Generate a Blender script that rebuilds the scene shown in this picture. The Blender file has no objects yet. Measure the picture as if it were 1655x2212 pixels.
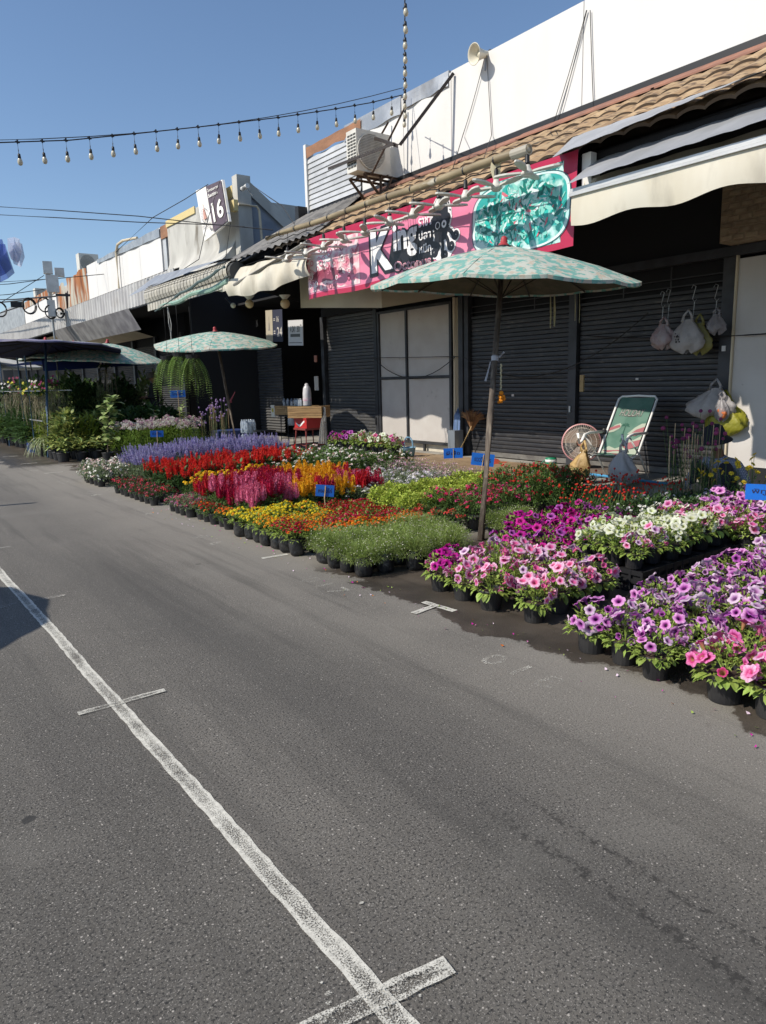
import bpy, bmesh, math, random
from mathutils import Vector, Matrix, Quaternion
random.seed(7)
R_ = math.radians
S = bpy.context.scene
COL = S.collection
# ------------------------------------------------------------------ camera
W_, H_, F_ = 1655.0, 2212.0, 1540.0
CAM_H = 1.6
def _frame():
    cx, cy = W_/2, H_/2
    yv = cy + F_/math.tan(R_(10.5)); xv = cx + (yv-cy)*math.tan(R_(1.5))
    down = Vector((xv-cx, yv-cy, F_)).normalized()
    v = Vector((-343-cx, 848-cy, F_)); v = (v - down*v.dot(down)).normalized()
    up = -down; x = v.cross(up)
    return Matrix((x, v, up))            # world = R @ camera ray
RM = _frame()
def ray(px, py): return RM @ Vector((px-W_/2, py-H_/2, F_))
def at(px, py, ax, val):
    """world point seen at a photo position on the plane axis=val (survey helper)"""
    d = ray(px, py); o = Vector((0, 0, CAM_H)); t = (val-o[ax])/d[ax]
    return o + d*t
cd = bpy.data.cameras.new('camera'); cam = bpy.data.objects.new('camera', cd); COL.objects.link(cam)
r = RM @ Vector((1, 0, 0)); u = RM @ Vector((0, -1, 0)); b = RM @ Vector((0, 0, -1))
cam.matrix_world = Matrix(((r.x, u.x, b.x, 0), (r.y, u.y, b.y, 0), (r.z, u.z, b.z, CAM_H), (0, 0, 0, 1)))
cd.sensor_fit = 'VERTICAL'; cd.sensor_height = 24; cd.lens = 24*F_/H_; cd.clip_end = 2000; cd.clip_start = .05
S.camera = cam
S.render.resolution_x = 766; S.render.resolution_y = 1024
# ------------------------------------------------------------------ sky, sun, exposure
SUN_EL, SUN_AZ = R_(42.5), R_(14)          # light travels towards +X and a little towards -Y
sdir = Vector((math.cos(SUN_AZ)*math.cos(SUN_EL), -math.sin(SUN_AZ)*math.cos(SUN_EL), -math.sin(SUN_EL)))
wd = bpy.data.worlds.new('World'); S.world = wd; wd.use_nodes = True
nt = wd.node_tree; bg = nt.nodes['Background']
sky = nt.nodes.new('ShaderNodeTexSky'); sky.sky_type = 'NISHITA'; sky.sun_disc = False
sky.sun_elevation = SUN_EL
sky.sun_rotation = math.atan2(-sdir.x, -sdir.y)
sky.air_density = 1.0; sky.dust_density = 0.35; sky.ozone_density = 3.4; sky.altitude = 0
nt.links.new(sky.outputs[0], bg.inputs[0]); bg.inputs[1].default_value = 0.118
sl = bpy.data.lights.new('sun', 'SUN'); sl.energy = 4.3; sl.angle = R_(.5); sl.color = (1, .93, .82)
so = bpy.data.objects.new('sun', sl); COL.objects.link(so)
so.rotation_euler = sdir.to_track_quat('-Z', 'Y').to_euler()
S.view_settings.view_transform = 'Standard'; S.view_settings.look = 'None'
S.view_settings.gamma = 1; S.view_settings.use_curve_mapping = False
S.view_settings.exposure = 0.25
try: S.cycles.max_bounces = 6; S.cycles.transparent_max_bounces = 12
except Exception: pass
# ------------------------------------------------------------------ materials
MATS = {}
def mat(name, col, rough=.7, metal=0.0, col2=None, scale=6.0, detail=4.0, lo=.4, hi=.6, bump=0.0, bscale=40.0,
        trans=0.0, rnd=0.0, island=0.0, stretch=(1, 1, 1), spec=.5, alpha=1.0, emit=None, col3=None, scale3=2.0, lo3=.55, hi3=.7, coat=0.0):
    if name in MATS: return MATS[name]
    m = bpy.data.materials.new(name); m.use_nodes = True; MATS[name] = m
    n = m.node_tree.nodes; l = m.node_tree.links; P = n['Principled BSDF']
    P.inputs['Roughness'].default_value = rough; P.inputs['Metallic'].default_value = metal
    P.inputs['Specular IOR Level'].default_value = spec
    if coat: P.inputs['Coat Weight'].default_value = coat
    if alpha < 1: P.inputs['Alpha'].default_value = alpha
    tc = n.new('ShaderNodeTexCoord'); mp = n.new('ShaderNodeMapping'); mp.inputs['Scale'].default_value = stretch
    l.new(tc.outputs['Object'], mp.inputs[0])
    oi = None
    if rnd or col2:
        oi = n.new('ShaderNodeObjectInfo')
        ad = n.new('ShaderNodeVectorMath'); ad.operation = 'ADD'
        mu = n.new('ShaderNodeMath'); mu.operation = 'MULTIPLY'; mu.inputs[1].default_value = 37.0
        l.new(oi.outputs['Random'], mu.inputs[0]); l.new(mu.outputs[0], ad.inputs[1]); l.new(mp.outputs[0], ad.inputs[0]); vec = ad.outputs[0]
    else: vec = mp.outputs[0]
    def noise(s, d):
        t = n.new('ShaderNodeTexNoise'); t.inputs['Scale'].default_value = s; t.inputs['Detail'].default_value = d; l.new(vec, t.inputs['Vector']); return t.outputs['Fac']
    def mixc(fac, a, b):
        x = n.new('ShaderNodeMix'); x.data_type = 'RGBA'
        l.new(fac, x.inputs[0])
        for i, c in ((6, a), (7, b)):
            if isinstance(c, tuple): x.inputs[i].default_value = c+(1,)
            else: l.new(c, x.inputs[i])
        return x.outputs[2]
    def rampf(f, a, b):
        x = n.new('ShaderNodeMapRange'); x.inputs[1].default_value = a; x.inputs[2].default_value = b; l.new(f, x.inputs[0]); return x.outputs[0]
    c = col
    if col2: c = mixc(rampf(noise(scale, detail), lo, hi), col, col2)
    if col3: c = mixc(rampf(noise(scale3, 5), lo3, hi3), c, col3)
    if rnd or island:
        hs = n.new('ShaderNodeHueSaturation')
        if isinstance(c, tuple): hs.inputs['Color'].default_value = c+(1,)
        else: l.new(c, hs.inputs['Color'])
        src = None
        if rnd:
            x = n.new('ShaderNodeMapRange'); x.inputs[3].default_value = 1-rnd; x.inputs[4].default_value = 1+rnd; l.new(oi.outputs['Random'], x.inputs[0]); src = x.outputs[0]
        if island:
            g = n.new('ShaderNodeNewGeometry'); y = n.new('ShaderNodeMapRange'); y.inputs[3].default_value = 1-island; y.inputs[4].default_value = 1+island
            l.new(g.outputs['Random Per Island'], y.inputs[0])
            if src:
                z = n.new('ShaderNodeMath'); z.operation = 'MULTIPLY'; l.new(src, z.inputs[0]); l.new(y.outputs[0], z.inputs[1]); src = z.outputs[0]
            else: src = y.outputs[0]
            h = n.new('ShaderNodeMapRange'); h.inputs[3].default_value = .5-island*.035; h.inputs[4].default_value = .5+island*.035
            l.new(g.outputs['Random Per Island'], h.inputs[0]); l.new(h.outputs[0], hs.inputs['Hue'])
        l.new(src, hs.inputs['Value']); c = hs.outputs[0]
    if isinstance(c, tuple): P.inputs['Base Color'].default_value = c+(1,)
    else: l.new(c, P.inputs['Base Color'])
    if bump:
        bp = n.new('ShaderNodeBump'); bp.inputs['Strength'].default_value = bump; bp.inputs['Distance'].default_value = .02
        l.new(noise(bscale, 5), bp.inputs['Height']); l.new(bp.outputs[0], P.inputs['Normal'])
    if emit:
        P.inputs['Emission Color'].default_value = emit[0]+(1,); P.inputs['Emission Strength'].default_value = emit[1]
    if trans:
        t = n.new('ShaderNodeBsdfTranslucent')
        if isinstance(c, tuple): t.inputs[0].default_value = c+(1,)
        else: l.new(c, t.inputs[0])
        ms = n.new('ShaderNodeMixShader'); ms.inputs[0].default_value = trans
        l.new(P.outputs[0], ms.inputs[1]); l.new(t.outputs[0], ms.inputs[2]); l.new(ms.outputs[0], n['Material Output'].inputs[0])
    return m
# ------------------------------------------------------------------ mesh builder
def basis(d):
    d = Vector(d).normalized(); a = Vector((0, 0, 1)) if abs(d.z) < .95 else Vector((1, 0, 0))
    x = d.cross(a).normalized(); y = x.cross(d).normalized(); return x, y
def wloc(o):
    p = Vector((0, 0, 0))
    while o: p += o.location; o = o.parent
    return p
class MB:
    def __init__(s): s.v = []; s.f = []; s.m = []; s.uv = None; s.k = 0
    def mi(s, k): s.k = k; return s
    def face(s, *pts):
        n = len(s.v); s.v += [tuple(p) for p in pts]; s.f.append(tuple(range(n, n+len(pts)))); s.m.append(s.k); return s
    def idx(s, vs, fs):
        n = len(s.v); s.v += [tuple(p) for p in vs]
        for f in fs: s.f.append(tuple(n+i for i in f)); s.m.append(s.k)
        return s
    def box(s, c, d, rot=None):
        c = Vector(c); hx, hy, hz = d[0]/2, d[1]/2, d[2]/2
        vs = [Vector((x*hx, y*hy, z*hz)) for x in (-1, 1) for y in (-1, 1) for z in (-1, 1)]
        if rot is not None: vs = [rot @ p for p in vs]
        return s.idx([p+c for p in vs], [(0, 1, 3, 2), (4, 6, 7, 5), (0, 4, 5, 1), (2, 3, 7, 6), (0, 2, 6, 4), (1, 5, 7, 3)])
    def span(s, a, b): # box by corners
        a = Vector(a); b = Vector(b); return s.box((a+b)/2, [abs(x) for x in (b-a)])
    def tube(s, pts, r, n=8, cap=True):
        pts = [Vector(p) for p in pts]; rs = r if isinstance(r, (list, tuple)) else [r]*len(pts)
        n0 = len(s.v); px = None
        for i, p in enumerate(pts):
            d = (pts[min(i+1, len(pts)-1)]-pts[max(i-1, 0)])
            if d.length < 1e-9: d = Vector((0, 0, 1))
            d.normalize()
            if px is None: x, y = basis(d)
            else:
                x = (px - d*px.dot(d))
                x = x.normalized() if x.length > 1e-6 else basis(d)[0]
                y = d.cross(x)
            px = x
            for k in range(n):
                a = 2*math.pi*k/n; s.v.append(tuple(p+(x*math.cos(a)+y*math.sin(a))*rs[i]))
        for i in range(len(pts)-1):
            for k in range(n):
                a = n0+i*n+k; b = n0+i*n+(k+1) % n; s.f.append((a, b, b+n, a+n)); s.m.append(s.k)
        if cap and n > 2:
            s.f.append(tuple(n0+k for k in range(n))[::-1]); s.m.append(s.k)
            s.f.append(tuple(n0+(len(pts)-1)*n+k for k in range(n))); s.m.append(s.k)
        return s
    def lathe(s, prof, n=16, c=(0, 0, 0), ax=(0, 0, 1), jit=0.0):
        c = Vector(c); x, y = basis(ax); z = Vector(ax).normalized(); n0 = len(s.v)
        for (r, h) in prof:
            for k in range(n):
                a = 2*math.pi*k/n; rr = r*(1+random.uniform(-jit, jit)); s.v.append(tuple(c+(x*math.cos(a)+y*math.sin(a))*rr+z*h))
        for i in range(len(prof)-1):
            for k in range(n):
                a = n0+i*n+k; b = n0+i*n+(k+1) % n; s.f.append((a, a+n, b+n, b)); s.m.append(s.k)
        return s
    def ball(s, c, r, n=8, m=6, sc=(1, 1, 1)):
        prof = [(max(1e-4, math.sin(math.pi*i/m)), -math.cos(math.pi*i/m)) for i in range(m+1)]
        n0 = len(s.v); s.lathe(prof, n)
        for i in range(n0, len(s.v)):
            v = s.v[i]; s.v[i] = (c[0]+v[0]*r*sc[0], c[1]+v[1]*r*sc[1], c[2]+v[2]*r*sc[2])
        return s
    def grid(s, nu, nv, fn, flip=False):
        n0 = len(s.v)
        for i in range(nu+1):
            for j in range(nv+1): s.v.append(tuple(fn(i/nu, j/nv)))
        for i in range(nu):
            for j in range(nv):
                a = n0+i*(nv+1)+j; q = (a, a+nv+1, a+nv+2, a+1)
                s.f.append(q[::-1] if flip else q); s.m.append(s.k)
        return s
    def mesh(s, name, mats, smooth=False, off=None):
        me = bpy.data.meshes.new(name)
        vs = s.v if off is None else [(a-off[0], b-off[1], c-off[2]) for a, b, c in s.v]
        me.from_pydata(vs, [], s.f)
        mats = mats if isinstance(mats, (list, tuple)) else [mats]
        for m in mats: me.materials.append(m)
        if len(mats) > 1: me.polygons.foreach_set('material_index', s.m)
        if smooth: me.polygons.foreach_set('use_smooth', [True]*len(s.f))
        me.update(); return me
    def build(s, name, mats, parent=None, smooth=False, **tags):
        off = wloc(parent) if parent else None
        o = bpy.data.objects.new(name, s.mesh(name, mats, smooth, off)); COL.objects.link(o)
        if parent: o.parent = parent
        for k, v in tags.items(): o['category' if k == 'cat' else k] = v
        return o
def place(name, me, loc, parent=None, rot=None, sc=1.0, **tags):
    """object from shared mesh; loc in world if parent is an unrotated root"""
    o = bpy.data.objects.new(name, me); COL.objects.link(o)
    if parent: o.parent = parent; loc = Vector(loc)-wloc(parent)
    o.location = loc
    if rot is not None: o.rotation_euler = rot
    if sc != 1.0: o.scale = (sc, sc, sc) if not isinstance(sc, (tuple, list)) else sc
    for k, v in tags.items(): o['category' if k == 'cat' else k] = v
    return o
def thing(name, label, cat, loc, group=None, rz=0.0):
    o = bpy.data.objects.new(name, None); COL.objects.link(o); o.location = loc; o.empty_display_size = .1
    if rz: o.rotation_euler = (0, 0, rz)
    o['label'] = label; o['category'] = cat
    if group: o['group'] = group
    return o
def solo(mb, name, mats, label, cat, smooth=False, group=None):
    o = mb.build(name, mats, None, smooth)
    # origin to the mesh centre's base
    n = len(mb.v); c = Vector((sum(v[0] for v in mb.v)/n, sum(v[1] for v in mb.v)/n, min(v[2] for v in mb.v)))
    o.data.transform(Matrix.Translation(-c)); o.location = c
    o['label'] = label; o['category'] = cat
    if group: o['group'] = group
    return o
def struct(mb, name, mats, smooth=False):
    o = mb.build(name, mats, None, smooth); o['kind'] = 'structure'; return o
_TX = {}
def text2d(s, offset=0.0, shear=0.0):
    """filled outline of a word as flat 2D mesh: verts (x,y), faces; height of caps about 0.7"""
    k = (s, offset, shear)
    if k in _TX: return _TX[k]
    cu = bpy.data.curves.new('t', 'FONT'); cu.body = s; cu.size = 1; cu.offset = offset; cu.shear = shear; cu.resolution_u = 3
    cu.fill_mode = 'FRONT'
    o = bpy.data.objects.new('t', cu); COL.objects.link(o)
    dg = bpy.context.evaluated_depsgraph_get(); me = bpy.data.meshes.new_from_object(o.evaluated_get(dg))
    vs = [(v.co.x, v.co.y) for v in me.vertices]; fs = [tuple(p.vertices) for p in me.polygons]
    bpy.data.meshes.remove(me); bpy.data.objects.remove(o); bpy.data.curves.remove(cu)
    if vs:
        x0 = min(a for a, b in vs); x1 = max(a for a, b in vs); y0 = min(b for a, b in vs); y1 = max(b for a, b in vs)
    else: x0 = x1 = y0 = y1 = 0
    _TX[k] = (vs, fs, (x0, x1, y0, y1)); return _TX[k]
def put_text(mb, s, fn, x, y, w, h, offset=0.0, shear=0.0, ref=None):
    """fit the word into the box x,y,w,h of a 2D design space, mapped by fn(u,v)->3D"""
    vs, fs, bb = text2d(s, offset, shear)
    if ref is not None: bb = text2d(s, ref, shear)[2]
    if not vs: return
    sx = w/max(1e-6, bb[1]-bb[0]); sy = h/max(1e-6, bb[3]-bb[2])
    mb.idx([fn(x+(a-bb[0])*sx, y+(c-bb[2])*sy) for a, c in vs], fs)
def arc(a, b, sag, n=12):
    a = Vector(a); b = Vector(b)
    return [a.lerp(b, i/n)+Vector((0, 0, -4*sag*(i/n)*(1-i/n))) for i in range(n+1)]
NTH = ['first', 'second', 'third', 'fourth', 'fifth', 'sixth', 'seventh', 'eighth', 'ninth', 'tenth', 'eleventh', 'twelfth',
       'thirteenth', 'fourteenth', 'fifteenth', 'sixteenth', 'seventeenth', 'eighteenth', 'nineteenth', 'twentieth'] + ['%dth' % i if i % 10 not in (1, 2, 3) else '%d%s' % (i, {1: 'st', 2: 'nd', 3: 'rd'}[i % 10]) for i in range(21, 90)]
# ================================================================== GROUND
def asphalt():
    m = bpy.data.materials.new('asphalt'); m.use_nodes = True; n = m.node_tree.nodes; l = m.node_tree.links; P = n['Principled BSDF']
    tc = n.new('ShaderNodeTexCoord'); geo = tc.outputs['Object']
    def noise(s, d=4, st=(1, 1, 1), rough=.5):
        mp = n.new('ShaderNodeMapping'); mp.inputs['Scale'].default_value = st; l.new(geo, mp.inputs[0])
        t = n.new('ShaderNodeTexNoise'); t.inputs['Scale'].default_value = s; t.inputs['Detail'].default_value = d; t.inputs['Roughness'].default_value = rough; l.new(mp.outputs[0], t.inputs['Vector']); return t.outputs['Fac']
    def mr(f, a, b, c=0, d=1):
        x = n.new('ShaderNodeMapRange'); x.inputs[1].default_value = a; x.inputs[2].default_value = b; x.inputs[3].default_value = c; x.inputs[4].default_value = d; l.new(f, x.inputs[0]); return x.outputs[0]
    def mix(fac, a, b, mode='MIX'):
        x = n.new('ShaderNodeMix'); x.data_type = 'RGBA'; x.blend_type = mode; l.new(fac, x.inputs[0])
        for i, c in ((6, a), (7, b)):
            if isinstance(c, tuple): x.inputs[i].default_value = c+(1,)
            else: l.new(c, x.inputs[i])
        return x.outputs[2]
    def mth(op, a, b=None, v=None):
        x = n.new('ShaderNodeMath'); x.operation = op; l.new(a, x.inputs[0])
        if b is not None: l.new(b, x.inputs[1])
        elif v is not None: x.inputs[1].default_value = v
        return x.outputs[0]
    # aggregate
    c = mix(mr(noise(1.1, 7, rough=.6), .35, .65), (.112, .103, .090), (.150, .138, .120))
    c = mix(mr(noise(.9, 4, (1.5, .12, 1)), .30, .55), (.072, .067, .060), c)          # tyre-dark bands along the street
    c = mix(mth('MULTIPLY', mr(noise(24, 6, rough=.8), .42, .72), v=.5), c, (.150, .143, .132))
    c = mix(mr(noise(95, 3, rough=.75), .52, .60), c, (.030, .029, .028))
    c = mix(mr(noise(150, 2, rough=.6), .60, .66), c, (.30, .28, .25))
    vo = n.new('ShaderNodeTexVoronoi'); vo.inputs['Scale'].default_value = 58; l.new(geo, vo.inputs['Vector'])
    sp = mth('LESS_THAN', vo.outputs['Distance'], v=.19); cs = n.new('ShaderNodeSeparateColor'); l.new(vo.outputs['Color'], cs.inputs[0])
    sp = mth('MULTIPLY', sp, mth('GREATER_THAN', cs.outputs[0], v=.84)); c = mix(sp, c, (.40, .37, .33))
    vo2 = n.new('ShaderNodeTexVoronoi'); vo2.inputs['Scale'].default_value = 2.1; l.new(geo, vo2.inputs['Vector'])
    cs2 = n.new('ShaderNodeSeparateColor'); l.new(vo2.outputs['Color'], cs2.inputs[0])
    bl = mth('ADD', vo2.outputs['Distance'], mth('MULTIPLY', noise(30, 3), v=.05))
    bl = mth('MULTIPLY', mth('LESS_THAN', bl, v=.085), mth('GREATER_THAN', cs2.outputs[1], v=.55)); c = mix(bl, c, (.035, .034, .033))
    # road tone grows lighter with distance and towards the pots
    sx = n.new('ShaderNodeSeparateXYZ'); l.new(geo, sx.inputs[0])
    far_tone = mth('MULTIPLY', mr(sx.outputs[1], 3, 13), mr(sx.outputs[0], -4, 3.5)); c = mix(mth('MULTIPLY', far_tone, v=.5), c, (.245, .226, .196))
    side = mth('MULTIPLY', mr(sx.outputs[0], 1.9, 3.2), mr(noise(.8, 4), .2, .5)); c = mix(mth('MULTIPLY', side, v=.65), c, (.262, .241, .208))
    bx = mth('ABSOLUTE', mth('SUBTRACT', mth('ADD', sx.outputs[0], mth('MULTIPLY', noise(.7, 3), v=.7)), v=2.1)); band = mth('MULTIPLY', mr(bx, .5, .05), mr(noise(.5, 3, (1, .35, 1)), .3, .6)); c = mix(mth('MULTIPLY', band, v=.45), c, (.062, .059, .055))
    c = mix(mth('MULTIPLY', mr(noise(1.6, 6, (3.2, .16, 1), .65), .52, .68), v=.45), c, (.055, .052, .047))      # polished wheel streaks
    c = mix(mth('MULTIPLY', mr(noise(.55, 7, rough=.62), .56, .66), v=.35), c, (.17, .16, .142))                # dusty patches
    # dribbled wet wheel track crossing the lower right of the road
    A = at(1185, 1835, 2, 0); B = at(1650, 2150, 2, 0); dx_, dy_ = B.x-A.x, B.y-A.y; LL = math.hypot(dx_, dy_); nx_, ny2 = -dy_/LL, dx_/LL; cc0 = -(nx_*A.x+ny2*A.y)
    for off, wd2 in ((0.0, .035), (.16, .02)):
        dd_ = mth('ABSOLUTE', mth('ADD', mth('ADD', mth('MULTIPLY', sx.outputs[0], v=nx_), mth('MULTIPLY', sx.outputs[1], v=ny2)), mth('ADD', mth('MULTIPLY', noise(5, 3), v=.05), v=cc0-off-.025)))
        tk = mth('MULTIPLY', mr(dd_, wd2, wd2*.5), mth('MULTIPLY', mr(noise(34, 4, rough=.7), .48, .56), mth('MULTIPLY', mr(sx.outputs[1], A.y+.5, A.y), mr(sx.outputs[0], 1.2, 1.5)))); c = mix(mth('MULTIPLY', tk, v=.8), c, (.03, .028, .026))
    # wet asphalt in front of and under the flower pots
    e = mth('ADD', sx.outputs[0], mth('MULTIPLY', mth('SUBTRACT', noise(1.7, 6, rough=.6), v=.5), v=1.25))
    wn = mr(noise(.33, 3, (.4, 1, 1)), .42, .52)
    wet = mth('MULTIPLY', mr(e, 3.10, 3.15), mth('MULTIPLY', mr(sx.outputs[1], 5.5, 5.0), mr(sx.outputs[1], -9, -8)))
    wet2 = mth('MULTIPLY', mr(e, 3.5, 3.55), wn); wet = mth('MAXIMUM', wet, wet2)
    far = mth('MULTIPLY', mr(sx.outputs[1], 16.0, 16.6), mr(e, 2.6, 2.7)); wet = mth('MAXIMUM', wet, far)
    wet = mth('MULTIPLY', wet, mr(sx.outputs[0], 7.4, 7.2))
    wp = mr(noise(2.6, 5), .35, .65, .20, .42); wc = n.new('ShaderNodeCombineColor'); l.new(wp, wc.inputs[0]); l.new(mth('MULTIPLY', wp, v=.88), wc.inputs[1]); l.new(mth('MULTIPLY', wp, v=.80), wc.inputs[2])
    dk = mix(wet, c, (.3, .27, .24), 'MULTIPLY'); l.new(wc.outputs[0], dk.node.inputs[7]); c = mix(mth('MULTIPLY', wet, v=.93), c, dk)
    l.new(c, P.inputs['Base Color'])
    rg = mr(wet, 0, 1, .88, .38); l.new(rg, P.inputs['Roughness']); P.inputs['Specular IOR Level'].default_value = .35
    bp = n.new('ShaderNodeBump'); bp.inputs['Strength'].default_value = .75; bp.inputs['Distance'].default_value = .006
    l.new(noise(110, 4, rough=.7), bp.inputs['Height']); l.new(bp.outputs[0], P.inputs['Normal'])
    return m
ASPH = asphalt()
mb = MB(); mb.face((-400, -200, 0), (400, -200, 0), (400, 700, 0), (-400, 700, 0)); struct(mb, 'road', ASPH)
def paint(name, dens, scale=210.0, edge=True, soft=.16):
    m = bpy.data.materials.new(name); m.use_nodes = True; n = m.node_tree.nodes; l = m.node_tree.links; P = n['Principled BSDF']
    P.inputs['Base Color'].default_value = (.62, .60, .54, 1); P.inputs['Roughness'].default_value = .85
    tc = n.new('ShaderNodeTexCoord')
    def noise(s, d, r=.6):
        t = n.new('ShaderNodeTexNoise'); t.inputs['Scale'].default_value = s; t.inputs['Detail'].default_value = d; t.inputs['Roughness'].default_value = r; l.new(tc.outputs['Object'], t.inputs['Vector']); return t.outputs['Fac']
    def mth(op, a, b): 
        x = n.new('ShaderNodeMath'); x.operation = op
        for i, q in enumerate((a, b)):
            if isinstance(q, (int, float)): x.inputs[i].default_value = q
            else: l.new(q, x.inputs[i])
        return x.outputs[0]
    cr = n.new('ShaderNodeMapRange'); cr.inputs[1].default_value = .3; cr.inputs[2].default_value = .7; cr.inputs[3].default_value = .72; cr.inputs[4].default_value = 1.08
    l.new(noise(40, 4), cr.inputs[0])
    f = mth('ADD', noise(scale, 3, .7), mth('MULTIPLY', noise(3, 4), .45))
    f = mth('ADD', f, mth('MULTIPLY', noise(22, 3), .18))
    if edge:
        at_ = n.new('ShaderNodeAttribute'); at_.attribute_name = 'edge'; f = mth('ADD', f, mth('MULTIPLY', at_.outputs['Fac'], .11))
    g = n.new('ShaderNodeMapRange'); g.inputs[1].default_value = dens; g.inputs[2].default_value = dens+soft; l.new(f, g.inputs[0])
    tr = n.new('ShaderNodeBsdfTransparent'); ms = n.new('ShaderNodeMixShader')
    l.new(g.outputs[0], ms.inputs[0]); l.new(tr.outputs[0], ms.inputs[1]); l.new(P.outputs[0], ms.inputs[2]); l.new(ms.outputs[0], n['Material Output'].inputs[0])
    hs = n.new('ShaderNodeHueSaturation'); hs.inputs['Color'].default_value = (.62, .60, .53, 1); l.new(cr.outputs[0], hs.inputs['Value']); l.new(hs.outputs[0], P.inputs['Base Color'])
    return m
PAINT = paint('worn_white_road_paint', .735); PAINTB = paint('rubbed_white_road_paint', .80); PAINT2 = paint('faint_road_paint', .91); PAINT3 = paint('chalky_number_paint', .84, 160, False, .12)
def stripe(name, a, b, w, m, z=.004, seg=.05):
    a = Vector(a); b = Vector(b); d = (b-a); L = d.length; d.normalize(); pr = Vector((-d.y, d.x)); n = max(2, int(L/seg))
    mb = MB(); cols = [(-.5, 1.0), (-.36, 1.0), (-.2, 0), (.2, 0), (.36, 1.0), (.5, 1.0)]; ed = []
    for i in range(n+1):
        t = i/n; p = a+d*L*t; jl = random.uniform(-.0035, .0035); jr = random.uniform(-.0035, .0035); wob = .003*math.sin(t*L*2.1)+.0015*math.sin(t*L*5.3+1)
        for k, (c, e) in enumerate(cols):
            q = p+pr*(c*w+wob+(jl if k < 2 else jr if k > 3 else 0)); mb.v.append((q.x, q.y, z)); ed.append(e if 0 < i < n else 1.0)
    for i in range(n):
        for k in range(5): s0 = i*6+k; mb.f.append((s0, s0+6, s0+7, s0+1)); mb.m.append(0)
    o = mb.build(name, m); o['kind'] = 'structure'
    at_ = o.data.attributes.new('edge', 'FLOAT', 'POINT'); at_.data.foreach_set('value', ed)
    return o
stripe('road_line', (.925, -3), (.925, 40), .069, PAINT)
ticks = []
for k in range(7):
    y = 1.325+2.25*k
    if k == 0: stripe('road_marking', (.66, y+.03), (1.14, y-.045), .068, PAINTB, .008)
    elif k == 1: stripe('road_marking', (.735, y), (1.175, y-.005), .044, PAINTB, .008)
    else: stripe('road_marking', (.70, y), (1.20, y), .045, PAINT2, .008)
# T mark beside the petunias and the other bay marks along the pots
tA, tB = at(915, 1301, 2, 0), at(982, 1321, 2, 0); sA_, sB_ = at(893, 1327, 2, 0), at(946, 1308, 2, 0); stripe('road_marking', (tA.x, tA.y), (tB.x, tB.y), .055, PAINT, .004); stripe('road_marking', (sA_.x, sA_.y), (sB_.x, sB_.y), .055, PAINT, .008)
for y in (5.83, 8.08, 10.33, 14.8, 17.1, 19.3): stripe('road_marking', (2.92, y), (3.25 if y > 6 else 3.18, y-.02), .05, PAINT if y < 7 or y > 12 else PAINT2, .004)
stripe('road_marking', (3.02, 1.22), (3.22, 1.25), .12, PAINT, .004)
stripe('road_marking', (1.9, 17.4), (3.3, 16.4), .05, PAINT2, .004)
def ground_text(s, x, y, w, h, m):     # letters run towards -Y, tops towards +X
    mb = MB(); put_text(mb, s, lambda a, b: (x+b, y-a, .004), 0, 0, w, h, .012); 
    o = mb.build('stall_number', m); o['kind'] = 'structure'
for s, y in (('0 1 8', 2.80), ('0 1 7', 4.95), ('0 1 6', 7.2), ('0 1 5', 9.4), ('0 1 4', 11.6), ('0 1 3', 13.4), ('0 1 2', 15.6)):
    ground_text(s, 2.72 if y < 3 else 2.80, y, .52, .17, PAINT3)
pz = MB()
for (zx, zy, r_) in ((975, 440, .007), (748, 1065, .010), (750, 1130, .009), (752, 1205, .013), (700, 990, .005), (670, 885, .005), (712, 1250, .012), (755, 145, .005), (825, 1190, .006), (1380, 1078, .006)):
    g_ = at((550+zx/2.758)*.8642, (2100+zy/2.758)*.8642, 2, 0); pz.face(*[(g_.x+r_*(1+.3*math.sin(k*2+zx))*math.cos(k*.785), g_.y+r_*.8*math.sin(k*.785), .0045) for k in range(8)])
struct(pz, 'paint_drips', PAINT)
# pavement with kerb
CONC = mat('pavement_concrete', (.26, .245, .22), .9, col2=(.34, .32, .28), scale=3, bump=.25, col3=(.15, .14, .125), scale3=1.3)
TILEF = mat('pavement_tile', (.30, .215, .13), .7, col2=(.25, .17, .1), scale=5, rnd=.12)
k = MB(); k.span((7.44, -6, 0), (7.60, 14.9, .125)); struct(k, 'kerb', CONC)
p = MB(); p.span((7.602, -6, 0), (14, 14.9, .12)); p.span((7.44, 14.902, 0), (14, 70, .12)); struct(p, 'pavement', CONC)
# tan floor tiles, laid one by one where they show between the flower beds and the shutters
tm = MB(); tm.box((0, 0, .004), (.394, .394, .008)); tme = tm.mesh('paving_tile', TILEF)
pv = bpy.data.objects['pavement']
for i in range(4):
    for j in range(16): place('tile', tme, (7.85+i*.4, 7.9+j*.4, .1205+random.uniform(0, .002)), pv, rot=(0, 0, random.uniform(-.004, .004)))
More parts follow.
